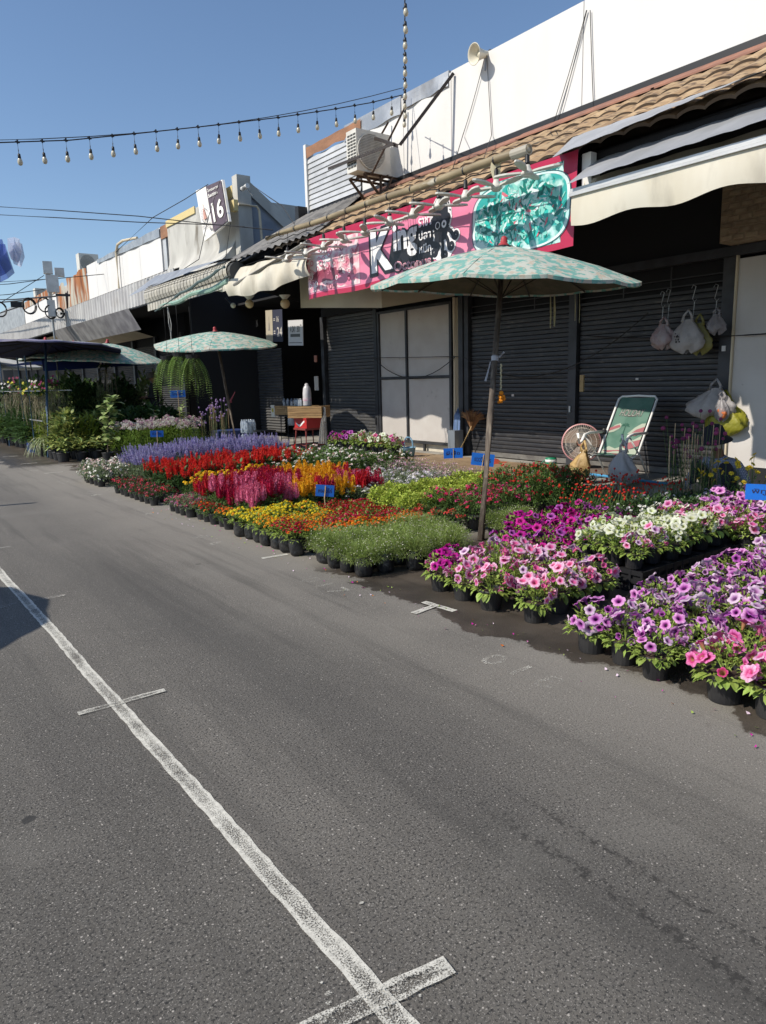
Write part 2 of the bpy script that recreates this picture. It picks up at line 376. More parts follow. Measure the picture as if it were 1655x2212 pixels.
# ================================================================== MAIN SHOPHOUSE
WHITE = mat('white_painted_board', (.68, .67, .65), .7, col2=(.64, .625, .60), scale=1.6, lo=.45, hi=.75, bump=.35, bscale=6, col3=(.48, .44, .38), scale3=2.4, lo3=.68, hi3=1.1, stretch=(1, 1, .22))
DARK = mat('dark_interior_shade', (.014, .014, .016), .9)  # near-black tone puts the deep shade of the interiors into the colour
DARKM = mat('dark_grey_steel', (.05, .052, .058), .55, .3, col2=(.035, .036, .04), scale=4)
SHUT = mat('grey_shutter_steel', (.034, .035, .040), .5, .3, col2=(.046, .045, .047), scale=2.2, rnd=.1, stretch=(1, 1, 5), col3=(.095, .088, .08), scale3=5, lo3=.58, hi3=.75)
SHUT2 = mat('lighter_shutter_steel', (.062, .063, .067), .55, .2, col2=(.085, .083, .08), scale=2.4, rnd=.08, stretch=(1, 1, 4), col3=(.16, .15, .13), scale3=6, lo3=.6, hi3=.8)
TILE = mat('brown_roof_tile', (.41, .29, .165), .85, col2=(.30, .19, .10), scale=5, rnd=.16, bump=.3, bscale=60, col3=(.13, .085, .055), scale3=9, lo3=.52, hi3=.66)
TEDGE = mat('roof_tile_edge', (.09, .065, .045), .9)
FLASH = mat('red_brown_flashing', (.30, .135, .085), .7, col2=(.21, .1, .07), scale=3)
FIBRE = mat('grey_corrugated_fibre', (.23, .22, .205), .85, col2=(.15, .145, .14), scale=3, bump=.2, col3=(.10, .098, .095), scale3=1.5)
GALV = mat('galvanised_sheet', (.46, .47, .475), .42, .55, col2=(.36, .37, .38), scale=3, col3=(.24, .22, .2), scale3=1.2, lo3=.6, hi3=.8)
ALU = mat('pale_metal_siding', (.60, .60, .59), .4, .3, col2=(.50, .5, .49), scale=2, rnd=.08)
WOODR = mat('weathered_fascia_wood', (.33, .16, .085), .8, col2=(.22, .11, .06), scale=4, stretch=(1, .3, 1))
CREAM = mat('cream_board', (.60, .52, .38), .8, col2=(.54, .46, .33), scale=2)
BOARD = mat('grey_white_board', (.50, .475, .445), .75, col2=(.46, .43, .40), scale=2.5, col3=(.36, .33, .30), scale3=7, lo3=.66, hi3=.8)
BLACKM = mat('black_steel', (.018, .018, .02), .5, .2)
CABLE = mat('black_cable', (.012, .012, .013), .6)
bld = thing('shophouse', 'long shophouse with white parapet, brown tiled eave and grey roller shutters', 'building', (11, 7, 0))
def yz(px, py, X): p = at(px, py, 0, X); return p.y, p.z
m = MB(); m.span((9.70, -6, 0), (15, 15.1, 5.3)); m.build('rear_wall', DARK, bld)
m = MB(); m.span((9.42, -6, 5.3), (15, 15.12, 6.7)); m.build('roof_block', WHITE, bld)
PX = 9.3
ys = [-6, 0.5, yz(1457*.8642, 0, PX)[0] if False else yz(1259, 130, PX)[0], yz(975, 240, PX)[0], yz(872, 300, PX)[0], yz(800, 330, PX)[0], 12.95]
zt = {0: 6.88, 1: 6.88, 2: 6.9, 3: 6.86, 4: 6.86, 5: 6.86}
for i in range(len(ys)-1):
    m = MB(); g = .006
    top = 6.90 if ys[i] < 10 else 6.88
    m.span((PX, ys[i]+g, 5.50), (PX+.08, ys[i+1]-g, top)); m.build('parapet_panel', WHITE, bld)
for i in range(1, len(ys)-1):
    m = MB(); m.span((PX+.02, ys[i]-.006, 5.5), (PX+.07, ys[i]+.006, 6.86)); m.build('panel_joint', DARKM, bld)
# grey metal cap bent over the top of the panels by the air conditioner
def cap(y0, y1, h):
    m = MB(); n = 10
    def fn(u, v):
        y = y0+(y1-y0)*u; z = 6.93-h*v if v > .05 else 6.93
        return (PX-.012-(.02*math.sin(u*9)+.015)*v, y, z+.015*math.sin(u*13)*v)
    m.grid(n, 3, fn); m.grid(n, 1, lambda u, v: (PX-.012+.12*v, y0+(y1-y0)*u, 6.93)); m.build('parapet_cap', GALV, bld)
cap(ys[3]+.05, ys[4]-.05, .26); cap(ys[4]+.05, ys[5]+.9, .33)
# metal siding with overlapping boards at the far end
for i in range(10):
    z0 = 5.52+i*.112; m = MB(); y1 = 15.05
    m.idx([(PX-.03, 12.98, z0), (PX-.03, y1, z0), (PX-.005, y1, z0+.112), (PX-.005, 12.98, z0+.112), (PX+.02, 12.98, z0), (PX+.02, y1, z0)], [(0, 1, 2, 3)[::-1], (0, 4, 5, 1)])
    m.build('siding_board', ALU, bld)
m = MB(); m.grid(14, 2, lambda u, v: (PX-.04-.01*math.sin(u*20), 12.9+2.2*u, 6.66+.22*v+(.02*math.sin(u*17) if v == 0 else 0))); m.build('top_board', WOODR, bld)
m = MB(); m.span((PX-.06, 15.06, 5.2), (PX+.15, 15.16, 6.95)); m.build('corner_board', WHITE, bld)
# black gap and red-brown flashing above the tiles
m = MB(); m.span((PX-.03, -6, 5.34), (PX+.10, 15.05, 5.495)); m.build('parapet_gap', BLACKM, bld)
yy = -6; k = 0
while yy < 13:
    L = 2.4; m = MB(); z = 5.40+.008*(k % 2)
    m.idx([(PX-.05, yy, z), (PX-.05, yy+L+.05, z+.004), (PX-.22, yy+L+.05, z-.10), (PX-.22, yy, z-.11), (PX-.22, yy+L+.05, z-.125), (PX-.22, yy, z-.135)], [(0, 1, 2, 3), (3, 2, 4, 5)]); m.build('flashing', FLASH, bld); yy += L; k += 1
# roof tiles, one object each
T0 = Vector((9.17, 0, 5.27)); T1 = Vector((7.12, 0, 4.14)); sl_ = (T1-T0); SL = sl_.length; sdn = sl_/SL; snv = Vector((-sdn.z, 0, sdn.x)); snv = snv if snv.z > 0 else -snv
ROWS = 4; TW = .30; exp_ = SL/ROWS
def tile_mesh():
    m = MB(); n = 10; Lt = exp_+.07
    def h(u): return .038*abs(math.sin(math.pi*u))**.8
    def pt(u, v, dz=0): # v down-slope
        q = sdn*(Lt*v)+snv*(h(u)+.030*v+dz); return (q.x, u*TW-.002, q.z)
    m.mi(0).grid(n, 1, lambda u, v: pt(u, v)); m.mi(1).grid(n, 1, lambda u, v: pt(u, 1, -.034*v)); return m.mesh('roof_tile', [TILE, TEDGE])
tme2 = tile_mesh(); ny = int((12.9+1.0)/TW)
for r_i in range(ROWS):
    for j in range(ny):
        y = -1.0+j*TW
        if y < 1.6 and True: continue
        base = T0+sdn*(exp_*r_i)
        place('roof_tile', tme2, (base.x+random.uniform(-.004, .004), y, base.z+random.uniform(-.004, .006)), bld, rot=(random.uniform(-.008, .008), random.uniform(-.012, .012), random.uniform(-.012, .012)))
m = MB(); m.idx([(9.3, -6, 5.30), (9.3, 15.1, 5.30), (7.16, 15.1, 4.10), (7.16, -6, 4.10)], [(0, 1, 2, 3)]); m.idx([(9.3, -6, 5.26), (9.3, 15.1, 5.26), (7.16, 15.1, 4.06), (7.16, -6, 4.06)], [(3, 2, 1, 0)]); m.build('roof_deck', BLACKM, bld)
def corr(mb, a, b, c, d, waves, amp, seg=6, prof='sin', segv=2):
    """sheet with corners a-b (across the ribs) and d-c; ribs run from a to d"""
    a, b, c, d = map(Vector, (a, b, c, d)); nrm = (b-a).cross(d-a).normalized()
    def fn(u, v):
        p = a.lerp(b, u).lerp(d.lerp(c, u), v); t = (u*waves) % 1
        if prof == 'sin': h = math.sin(2*math.pi*u*waves)
        else: h = 1.0 if t < .22 else (-.2 if .35 < t < .87 else .4)
        return p+nrm*amp*h
    mb.grid(int(waves*seg), segv, fn)
# grey corrugated fibre sheets laid over the far end of the roof
for (ta, tb, ea, eb) in ((15.15, 14.15, 15.15, 13.75), (14.13, 13.3, 13.73, 12.3), (13.28, 12.75, 12.28, 11.1)):
    m = MB(); corr(m, (9.20, ta, 5.42), (9.20, tb, 5.42), (7.0, eb, 4.17), (7.0, ea, 4.17), 5, .022); m.build('corrugated_sheet', FIBRE, bld)
m = MB(); m.span((9.0, 15.1, 5.1), (9.3, 15.25, 5.6)); m.build('roof_end_board', BLACKM, bld)
m = MB(); 
m.idx([(7.15, 15.17, 4.12), (9.3, 15.17, 5.36), (9.3, 15.17, 3.4), (7.15, 15.17, 3.8)], [(0, 1, 2, 3)]); m.build('gable_end', DARKM, bld)
# soffit and dark upper wall
m = MB(); m.span((7.25, -6, 4.0), (9.7, 15.1, 4.03)); m.build('soffit', DARK, bld); m = MB(); m.span((7.19, -6, 3.55), (7.24, 15.1, 4.08)); m.build('sun_gap_board', DARK, bld)  # board added behind the banner to keep a sliver of sun off the shutters
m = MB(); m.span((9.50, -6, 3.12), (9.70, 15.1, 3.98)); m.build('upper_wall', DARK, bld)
m = MB(); m.span((9.44, -6, 3.06), (9.56, 9.9, 3.18)); m.build('lintel', DARKM, bld)
# ---------------------------------------------------------------- shutters
slat_cache = {}
def slat_mesh(w, m_):
    k = (round(w, 3), m_.name)
    if k not in slat_cache:
        s = MB(); h = .0715
        pr = [(0.002, 0), (-.006, .006), (-.009, h*.5), (-.006, h-.008), (.004, h-.003)]
        for i in range(4):
            a, b_ = pr[i], pr[i+1]; s.face((a[0], 0, a[1]), (b_[0], 0, b_[1]), (b_[0], w, b_[1]), (a[0], w, a[1]))
        s.face((pr[2][0]-.001, w*.0, 0.0), (.0, w*.0, .0), (.0, w, 0), (pr[2][0]*.6, w, 0))
        slat_cache[k] = s.mesh('slat', m_)
    return slat_cache[k]
def shutter(y0, y1, z0, z1, m_, X=9.6, bar=True):
    sh = MB(); sh.span((X+.03, y0, z0), (X+.05, y1, z1)); o = sh.build('roller_shutter', BLACKM, bld)
    n = int((z1-z0-.09)/.0735); me = slat_mesh(y1-y0-.02, m_)
    for i in range(n): place('slat', me, (X+random.uniform(-.002, .002), y0+.01, z0+.09+i*.0735), o)
    if bar:
        q = MB(); q.span((X-.02, y0+.01, z0), (X+.02, y1-.01, z0+.085)); q.build('bottom_bar', mat('shutter_bottom_bar', (.19, .18, .16), .6, .2, col2=(.12, .11, .1), scale=5), o)
    return o
shutter(5.16, 7.50, .14, 2.66, SHUT)
shutter(7.68, 10.0, .14, 2.66, SHUT)
shutter(13.02, 15.02, .30, 3.36, SHUT2)
def bars(y0, y1, z0, z1):   # dark lattice transom over a shutter
    o = MB(); o.span((9.585, y0, z0), (9.61, y1, z0+.04)); o = o.build('transom', DARKM, bld)
    n = int((z1-z0)/.105)
    for i in range(1, n): q = MB(); q.span((9.585, y0, z0+i*.105), (9.605, y1, z0+i*.105+.014)); q.build('transom_bar', DARKM, o)
    for yv_ in (y0+(y1-y0)*.33, y0+(y1-y0)*.66): q = MB(); q.span((9.59, yv_, z0), (9.6, yv_+.02, z1)); q.build('transom_upright', DARKM, o)
bars(5.16, 7.50, 2.67, 3.08); bars(7.68, 10.0, 2.67, 3.08)
for (a, c, X) in ((4.96, 5.15, 9.52), (7.51, 7.67, 9.52), (10.01, 10.12, 9.52), (10.14, 10.26, 9.50), (12.90, 13.01, 9.52), (15.03, 15.16, 9.50)):
    m = MB(); m.span((X, a, .12), (X+.12, c, 3.12)); m.build('steel_post', DARKM, bld)
m = MB(); m.span((9.56, 10.28, .12), (9.62, 10.46, 3.1)); m.build('concrete_pier', CREAM, bld)
m = MB(); m.tube([(9.50, 10.37, .3), (9.50, 10.37, 3.1)], .028, 8); m.build('drain_pipe', CREAM, bld)
# white boards in a grey frame (left) : four panels
yb = [10.52, 11.42+.35, 12.86]; 
for (a, c) in ((10.56, 11.86), (11.92, 12.82)):
    for (z0, z1) in ((.33, 1.60), (1.66, 3.00)):
        m = MB(); m.span((9.57, a, z0), (9.60, c, z1)); m.build('wall_board', BOARD, bld)
for (a, c) in ((10.49, 10.555), (11.865, 11.915), (12.825, 12.89)):
    m = MB(); m.span((9.53, a, .27), (9.575, c, 3.05)); m.build('frame_bar', DARKM, bld)
for z0 in (.27, 1.605, 3.0): m = MB(); m.span((9.535, 10.49, z0), (9.572, 12.89, z0+.05)); m.build('frame_bar', DARKM, bld)
m = MB(); m.span((9.64, 10.4, .12), (9.68, 12.95, .40)); m.build('plinth', mat('pale_plinth', (.6, .55, .44), .8, col2=(.5, .45, .36), scale=4), bld)
for y in (11.35, 12.8, 10.5): m = MB(); m.span((9.55, y, .12), (9.59, y+.05, .27)); m.build('frame_leg', DARKM, bld)
# right hand boards and woven box
m = MB(); m.span((9.50, 2.0, .34), (9.53, 4.93, 3.02)); m.build('wall_board', mat('warm_grey_board', (.56, .53, .50), .7, col2=(.52, .49, .46), scale=2, col3=(.34, .3, .28), scale3=9, lo3=.72, hi3=.8), bld)
m = MB(); m.span((9.51, 1.9, .12), (9.6, 4.97, .36)); m.build('board_base', BLACKM, bld)
m = MB(); m.span((9.46, 4.935, .2), (9.52, 4.955, 3.3)); m.build('frame_bar', CREAM, bld)
WOV = mat('woven_bamboo', (.34, .255, .165), .8, col2=(.27, .19, .12), scale=9, rnd=.22, bump=.2)
wb = MB(); wy1 = yz(1557, 450, 9.15)[0]; wz0 = yz(1600, 518, 9.15)[1]
wb.span((9.17, 1.8, wz0), (9.7, wy1, 4.05)); wbo = wb.build('woven_cladding', WOV, bld)
sm = MB(); sm.idx([(0, .005, .012), (0, .153, .012), (0, .153, .068), (0, .005, .068), (-.014, .03, .018), (-.014, .128, .018), (-.014, .128, .062), (-.014, .03, .062)], [(0, 4, 5, 1), (1, 5, 6, 2), (2, 6, 7, 3), (3, 7, 4, 0), (4, 7, 6, 5)])
sme = sm.mesh('woven_strip', WOV)
for i in range(int((4.02-wz0)/.075)):
    for j in range(18):
        y = wy1-.16-j*.16-(.08 if i % 2 else 0)
        if y < 2.2: continue
        place('woven_strip', sme, (9.168, y, wz0+.01+i*.075), wbo)
# cream fascia boards under the banner end
m = MB(); m.span((7.50, 9.6, 3.02-.35), (7.53, 12.9, 3.4)); 
m2 = MB(); ya, za = yz(650, 665, 8.0); yb2, zb = yz(825, 665, 8.0)
m2.idx([(8.0, ya, za), (8.0, yb2, zb), (8.0, yb2, zb+.35), (8.0, ya, za+.7)], [(0, 1, 2, 3)]); 
m2.idx([(8.0, yb2, zb), (9.5, yb2-.3, 3.12), (9.5, yb2-.3, 3.4), (8.0, yb2, zb+.35)], [(0, 1, 2, 3)]); m2.idx([(8.0, ya, za), (8.0, yb2, zb), (9.5, yb2, 3.12), (9.5, ya, 3.3)], [(0, 1, 2, 3)])
m2.build('cream_fascia', CREAM, bld)
SHEET = mat('blue_grey_roof_sheet', (.36, .37, .39), .5, .15, col2=(.30, .31, .325), scale=2, col3=(.2, .19, .18), scale3=1.6, lo3=.64, hi3=.85)
# metal sheets over the right hand awning: a lapped pair
rs1 = MB(); a1 = at(1200, 336, 0, 7.25); a2 = at(1310, 395, 0, 6.95)
corr(rs1, (7.45, 6.0, 4.42), (7.5, 2.9, 4.42), (6.92, 3.1, 4.24), (6.78, 5.75, 4.03), 7, .006, 10, 'box'); rs1.build('metal_roof_sheet', SHEET, bld)
rs2 = MB(); corr(rs2, (7.35, 5.5, 4.08), (7.35, 1.0, 4.10), (6.50, 1.0, 3.72), (6.52, 5.32, 3.62), 12, .006, 10, 'box'); rs2.build('metal_roof_sheet', SHEET, bld)
m = MB(); m.span((7.05, 5.42, 3.5), (7.15, 5.54, 4.05)); m.build('eave_post', WHITE, bld)
for (y, z, w, h, mt_, nm_) in ((5.05, 1.86, .05, .07, WHITE, 'sticker'), (12.97, .62, .04, .16, BLACKM, 'lock_slot'), (7.59, 1.0, .03, .10, GALV, 'lock'), (8.9, 1.25, .06, .04, BOARD, 'sticker'), (6.4, 1.5, .05, .03, BOARD, 'sticker')):
    m = MB(); m.span((9.50, y, z), (9.519 if nm_ != 'lock' else 9.53, y+w, z+h)) if y in (5.05, 12.97, 7.59) else m.span((9.583, y, z), (9.586, y+w, z+h)); m.build(nm_, mt_, bld)
# cables looping over shutters
for pts in ([(9.48, 10.25, 2.0)]+arc((9.46, 12.95, 2.08), (9.46, 10.3, 2.0), .42), arc((9.46, 10.1, 2.0), (9.46, 6.2, 2.45), .62, 16), arc((9.44, 5.0, 2.05), (9.42, 2.0, 2.1), .02), arc((9.44, 7.3, 2.2), (9.44, 5.0, 2.05), .03)):
    m = MB(); m.tube(pts, .009, 5); m.build('cable', CABLE, bld)
for (px0, py0, px1, py1) in ((1267, 22, 1190, 330), (1268, 22, 1200, 325), (1275, 22, 1283, 250), (1048, 120, 1000, 320), (1052, 120, 1062, 292)):
    A = Vector((PX-.03, *yz(px0, py0, PX-.03))); B = Vector((PX-.03, *yz(px1, min(py1, 292), PX-.03)))
    B.z = max(B.z, 5.3); pts = arc(A, B, .05, 8)
    if px1 < 1230: pts.append(Vector((8.2, B.y-.9, 4.85))); 
    m = MB(); m.tube(pts, .007, 4); m.build('cable', CABLE, bld)
# ================================================================== AWNING (right, cream retractable)
CANV = mat('cream_canvas', (.66, .62, .52), .85, col2=(.60, .55, .44), scale=2.2, trans=.12, bump=.15, bscale=9, col3=(.36, .33, .27), scale3=3.5, lo3=.55, hi3=.85, stretch=(1, 1, .35))
aw = thing('awning', 'cream retractable awning with wavy valance over the dark shop front at right', 'awning', (6.8, 3.5, 3.3))
AY1 = 5.33; AX = 6.62
def zl(t): return 3.36+.0*t
m = MB(); m.grid(60, 10, lambda u, v: (AX-.01*math.sin(v*3)-.02*math.sin(u*23)*v, AY1-4.6*u, 3.505-(.30+.03*math.sin(u*4.6/.5*6.283*.5))*v)); m.build('valance', CANV, aw, True)
m = MB(); m.grid(40, 6, lambda u, v: (AX+.02+.30*v, AY1-.12-4.5*u, 3.57+.16*v-.03*math.sin(v*3.14)+.008*math.sin(u*37))); m.build('canopy_cloth', CANV, aw, True)
for i, z in enumerate((3.50, 3.53, 3.555)): m = MB(); m.span((AX-.03+.01*i, AY1-4.7, z), (AX+.03, AY1+.02, z+.026)); m.build('front_rail', ALU, aw)
m = MB(); m.tube([(7.0, AY1+.1, 3.70), (7.0, .8, 3.70)], .05, 10); m.build('roller', CANV, aw); m = MB(); m.span((6.95, AY1-.0, 3.55), (7.1, AY1+.08, 3.8)); m.build('bracket', WHITE, aw)
# ================================================================== BANNER
BX = 6.98
def ban(u, v):   # u 0..1 far->near, v 0..1 bottom->top
    y = 11.50-u*5.96; zb = 3.06; zt_ = 4.09
    x = BX+.006*math.sin(u*17+v*2)+.012*math.sin(v*2.4+u*4)*(1-v)
    z = zb+(zt_-zb)*v+.012*math.sin(u*19)*(1-v)
    return Vector((x-.0, y+.06*(1-v)*(u-.5), z))
def bu(px, py): p = at(px, py, 0, BX); return ((11.50-p.y)/5.96, (p.z-3.06)/1.03)
def layer(n): return lambda u, v: ban(u, v)+Vector((-.004*n, 0, 0))
banner = thing('banner', 'pink printed shop banner with an octopus, white lettering and a green food picture', 'banner', (BX, 8.9, 3.1))
def prt(name, col, **kw): return mat(name, col, .38, spec=.5, **kw)
PINK = prt('pink_print', (.74, .24, .36), col2=(.66, .17, .29), scale=3, stretch=(1, .5, 1), lo=.35, hi=.65)
MAG = prt('deep_magenta_print', (.44, .016, .065), col2=(.42, .015, .06), scale=2)
LPIK = prt('pale_pink_print', (.78, .64, .64), col2=(.72, .28, .36), scale=7, detail=6, lo=.42, hi=.6, col3=(.45, .12, .17), scale3=4, lo3=.56, hi3=.6)
PW = prt('white_print', (.82, .80, .80)); PB = prt('black_print', (.012, .012, .016)); 
TEAL = prt('teal_food_print', (.03, .36, .33), col2=(.50, .72, .68), scale=5, detail=9, lo=.44, hi=.56, col3=(.01, .16, .15), scale3=8, lo3=.57, hi3=.61)
PALET = prt('pale_teal_print', (.45, .68, .66), col2=(.72, .80, .78), scale=4, detail=6)
m = MB(); m.grid(120, 12, ban); m.build('cloth', PINK, banner, True)
def rect(name, u0, u1, v0, v1, mt, ly, nu=30, nv=6):
    f = layer(ly); m = MB(); m.grid(nu, nv, lambda a, b: f(u0+(u1-u0)*a, v0+(v1-v0)*b)); return m.build(name, mt, banner, True)
UP = bu(778, 560)[0]; UT = bu(1037, 470)[0]; UR = .968
rect('print', 0.0, 1.0, .86, 1.0, MAG, 1, 60, 2); rect('print', 0, 1, 0, .075, MAG, 1, 60, 2); rect('print', UR, 1.0, .07, .87, MAG, 1)
rect('print', 0.0, UP-.005, .10, .86, LPIK, 1); rect('print', UT, UR, .075, .93, TEAL, 1.5, 40)
def blob(name, cu, cv, ru, rv, mt, ly, n=28, wob=0.0, ring=None):
    f = layer(ly); m = MB(); c = [(cu+ru*math.cos(6.2832*i/n)*(1+wob*math.sin(i*2.7)), cv+rv*math.sin(6.2832*i/n)*(1+wob*math.cos(i*1.9))) for i in range(n)]
    if ring: 
        q = [(cu+(a-cu)*ring, cv+(b_-cv)*ring) for a, b_ in c]; n_ = len(c)
        for i in range(n_): j = (i+1) % n_; m.face(f(*c[i]), f(*c[j]), f(*q[j]), f(*q[i]))
    else:
        K = 5
        for k_ in range(K):
            for i in range(n):
                j = (i+1) % n; a0, a1 = k_/K, (k_+1)/K
                L = lambda p, a: f(cu+(p[0]-cu)*a, cv+(p[1]-cv)*a)
                m.face(L(c[i], a0), L(c[i], a1), L(c[j], a1), L(c[j], a0)) if k_ else m.face(f(cu, cv), L(c[i], a1), L(c[j], a1))
    return m.build(name, mt, banner)
# bowl of green food (a plain stand-in picture)
uc = (UT+UR)/2
def squircle(ru, rv, mt, ly, ring=None, n=48, p=.55):
    f = layer(ly); c = [(uc+ru*math.copysign(abs(math.cos(6.2832*i/n))**p, math.cos(6.2832*i/n)), .48+rv*math.copysign(abs(math.sin(6.2832*i/n))**p, math.sin(6.2832*i/n))) for i in range(n)]; m = MB()
    L = lambda q, a: f(uc+(q[0]-uc)*a, .48+(q[1]-.48)*a)
    for i in range(n):
        j = (i+1) % n
        if ring: m.face(L(c[i], ring), L(c[i], 1), L(c[j], 1), L(c[j], ring))
        else:
            for k_ in range(1, 6): m.face(L(c[i], k_/6), L(c[i], (k_+1)/6), L(c[j], (k_+1)/6), L(c[j], k_/6))
            m.face(f(uc, .48), L(c[i], 1/6), L(c[j], 1/6))
    m.build('print', mt, banner)
squircle(.135, .405, TEAL, 2); squircle(.135, .405, PALET, 2.6, .95); squircle(.138, .415, prt('dark_teal_print', (.01, .10, .13)), 3, .985)
random.seed(5)
FC = [prt('leaf_teal', (.0, .30, .26)), PALET, prt('bright_teal', (.02, .46, .40)), prt('food_pink', (.62, .14, .18)), prt('mint_print', (.22, .58, .50)), prt('deep_green_print', (.0, .17, .13))]
for q, (mt_, cnt) in enumerate(zip(FC, (90, 110, 90, 26, 110, 70))):
    f = layer(3.1+q*.12); m = MB()
    for i in range(cnt):
        a = random.uniform(0, 6.28); r_ = random.random()**.55; cu, cv = uc+.128*r_*math.cos(a), .47+.335*r_*math.sin(a); rot = random.uniform(0, 3.14); L, w = random.uniform(.02, .08), random.uniform(.008, .026); pts = []
        for k in range(7): t = k/7*6.283; x, y = L*math.cos(t)*(1+.3*math.cos(3*t+i)), w*math.sin(t)*(1+.3*math.sin(2*t+i)); pts.append(f(cu+(x*math.cos(rot)-y*math.sin(rot))/5.7, cv+x*math.sin(rot)+y*math.cos(rot)))
        m.idx(pts, [tuple(range(7))])
    m.build('food_print', mt_, banner, kind='stuff')
# tentacle picture at the left: rings of suckers
for i in range(70):
    u_, v_ = random.uniform(.01, UP-.03), random.uniform(.12, .84)
    r0 = random.uniform(.004, .010); blob('print', u_, v_, r0, r0*5.7, [PW, prt('plum_print', (.26, .05, .09)), PINK][i % 3], 2+i*.04, 12, ring=.68)
blob('print', .10, .33, .085, .10, prt('plum_print', (.26, .05, .09)), 1.6, 20, .2); blob('print', .2, .22, .05, .10, PINK, 1.7, 20, .3); blob('print', .07, .60, .06, .17, PW, 1.5, 20, .25)
# lettering; black slabs behind white letters. 2-D space in banner u,v (v scaled)
def letters(s, p0, p1, mt, ly, off=0.0, shear=.0, grow=0.0, ref=None):
    (u0, v0), (u1, v1) = p0, p1; f = layer(ly); m = MB()
    put_text(m, s, f, u0-grow, v0-grow*5.7, u1-u0+2*grow, v1-v0+11.4*grow, off, shear); m.build('lettering', mt, banner)
def outl(s, p0, p1, ly, off=.07, k=.0045):
    letters(s, p0, p1, PB, ly, off, 0, k)
K0 = bu(803, 588); K1 = bu(872, 500)
kk = lambda px, py: bu(px, py)
def slab(pts, mt, ly):
    f = layer(ly); uv = [bu(*p) for p in pts]; m = MB(); cu = sum(a for a, b_ in uv)/len(uv); cv = sum(b_ for a, b_ in uv)/len(uv)
    for i in range(len(uv)):
        j = (i+1) % len(uv)
        for k_ in range(4):
            a0, a1 = k_/4, (k_+1)/4; L = lambda p, a: f(cu+(p[0]-cu)*a, cv+(p[1]-cv)*a)
            if k_: m.face(L(uv[i], a0), L(uv[i], a1), L(uv[j], a1), L(uv[j], a0))
            else: m.face(f(cu, cv), L(uv[i], a1), L(uv[j], a1))
    m.build('print', mt, banner)
slab([(848, 512), (860, 503), (903, 496), (912, 488), (936, 478), (946, 488), (943, 535), (936, 568), (880, 580), (848, 588), (840, 560)], PB, 2)
slab([(905, 489), (942, 477), (943, 532), (912, 545)], PB, 2.1)
def tri(s, a, b_, ly=4, off=.035, mt=None): letters(s, a, b_, mt or PW, ly, off)
# "K" tall
ku0, kv0 = bu(803, 583); ku1, kv1 = bu(848, 503)
letters('K', (ku0-.002, .18), (ku1+.004, .80), PB, 3, .09, 0, .007); letters('K', (ku0, .19), (ku1, .80), PW, 4, .05)
iu0 = bu(851, 560)[0]; iu1 = bu(904, 545)[0]
letters('ing', (iu0, .30), (iu1, .80), PB, 3.2, .08, 0, .004); letters('ing', (iu0, .31), (iu1, .79), PW, 4.2, .035)
ou0 = bu(851, 570)[0]; ou1 = bu(934, 560)[0]
letters('Octopus', (ou0, .09), (ou1, .30), PB, 3.4, .07, 0, .006); letters('Octopus', (ou0, .10), (ou1, .28), prt('pink_letter', (.8, .36, .44)), 4.4, .03); letters('Octopus', (ou0+.0015, .115), (ou1-.0015, .265), prt('grey_letter', (.2, .17, .19)), 5.2, -.005)
tu0 = bu(907, 500)[0]; tu1 = bu(934, 500)[0]
for i, s in enumerate(('ราชา', 'ปลา', 'หมึก')): letters(s, (tu0, .66-.17*i), (tu1, .66-.17*i+.12), PW, 4.3, .02)
letters('สุดยอด', (bu(838, 480)[0], .80), (bu(882, 470)[0], .855), PW, 4, .02)
# octopus emblem: head, eyes, curling arms, white border below
def rib(pts, w, mt, ly, name='print'):
    f = layer(ly); m = MB(); n = len(pts); AS = 5.7
    for i in range(n-1):
        q = []
        for j in (i, i+1):
            a = pts[max(j-1, 0)]; b_ = pts[min(j+1, n-1)]; dx, dy = (b_[0]-a[0])*AS, b_[1]-a[1]; L = math.hypot(dx, dy) or 1
            ww = w*(1-.45*j/n)/2; nx, ny_ = -dy/L*ww/AS, dx/L*ww; q.append(((pts[j][0]+nx, pts[j][1]+ny_), (pts[j][0]-nx, pts[j][1]-ny_)))
        m.face(f(*q[0][0]), f(*q[0][1]), f(*q[1][1]), f(*q[1][0]))
    m.build(name, mt, banner)
hu, hv = bu(955, 500); hv = .62; HS = .027
def P2(x, y): return (hu+x*HS, hv+y*HS*5.7)
arms = []
for sx, x0, y0, reach, dp, turn in ((-1, -.5, -.6, -.55, -2.6, 1), (1, .0, -.9, .1, -3.0, -1), (1, .4, -.8, .95, -2.4, -1), (1, .7, -.4, 1.5, -1.6, -1), (-1, -.2, -.9, -.25, -2.2, 1)):
    pts = []
    for i in range(9): t = i/8; pts.append((x0+(reach-x0)*t+.18*math.sin(t*3.1)*sx, y0+(dp+.5-y0)*t))
    ex, ey = pts[-1]; r0 = .36
    for i in range(1, 22): t = i/21; r1 = r0*(1-.8*t); a = math.pi*(1 if sx < 0 else 0)+(-turn)*t*8.0*-1*sx*sx; pts.append((ex+sx*r0-sx*r1*math.cos(t*8.2), ey-r1*math.sin(t*8.2)))
    arms.append(pts)
for sx in (-1, 1):
    pts = [(.7*sx, -.2), (.95*sx, .1), (1.05*sx, .5)] + [(1.05*sx-sx*.25+sx*.25*(1-.7*t/10)*math.cos(t*.62), .5+.25*(1-.7*t/10)*math.sin(t*.62)) for t in range(1, 11)]
    arms.append(pts)
blob('print', hu, hv+.10, .036, .30, PW, 1.9, 24, .03); blob('print', hu+.006, hv-.24, .046, .22, PW, 1.95, 24, .1)
for a in arms: rib([P2(*p) for p in a], .115, PW, 2.0)
for i, a in enumerate(arms): rib([P2(*p) for p in a], .062, PB, 3+i*.15)
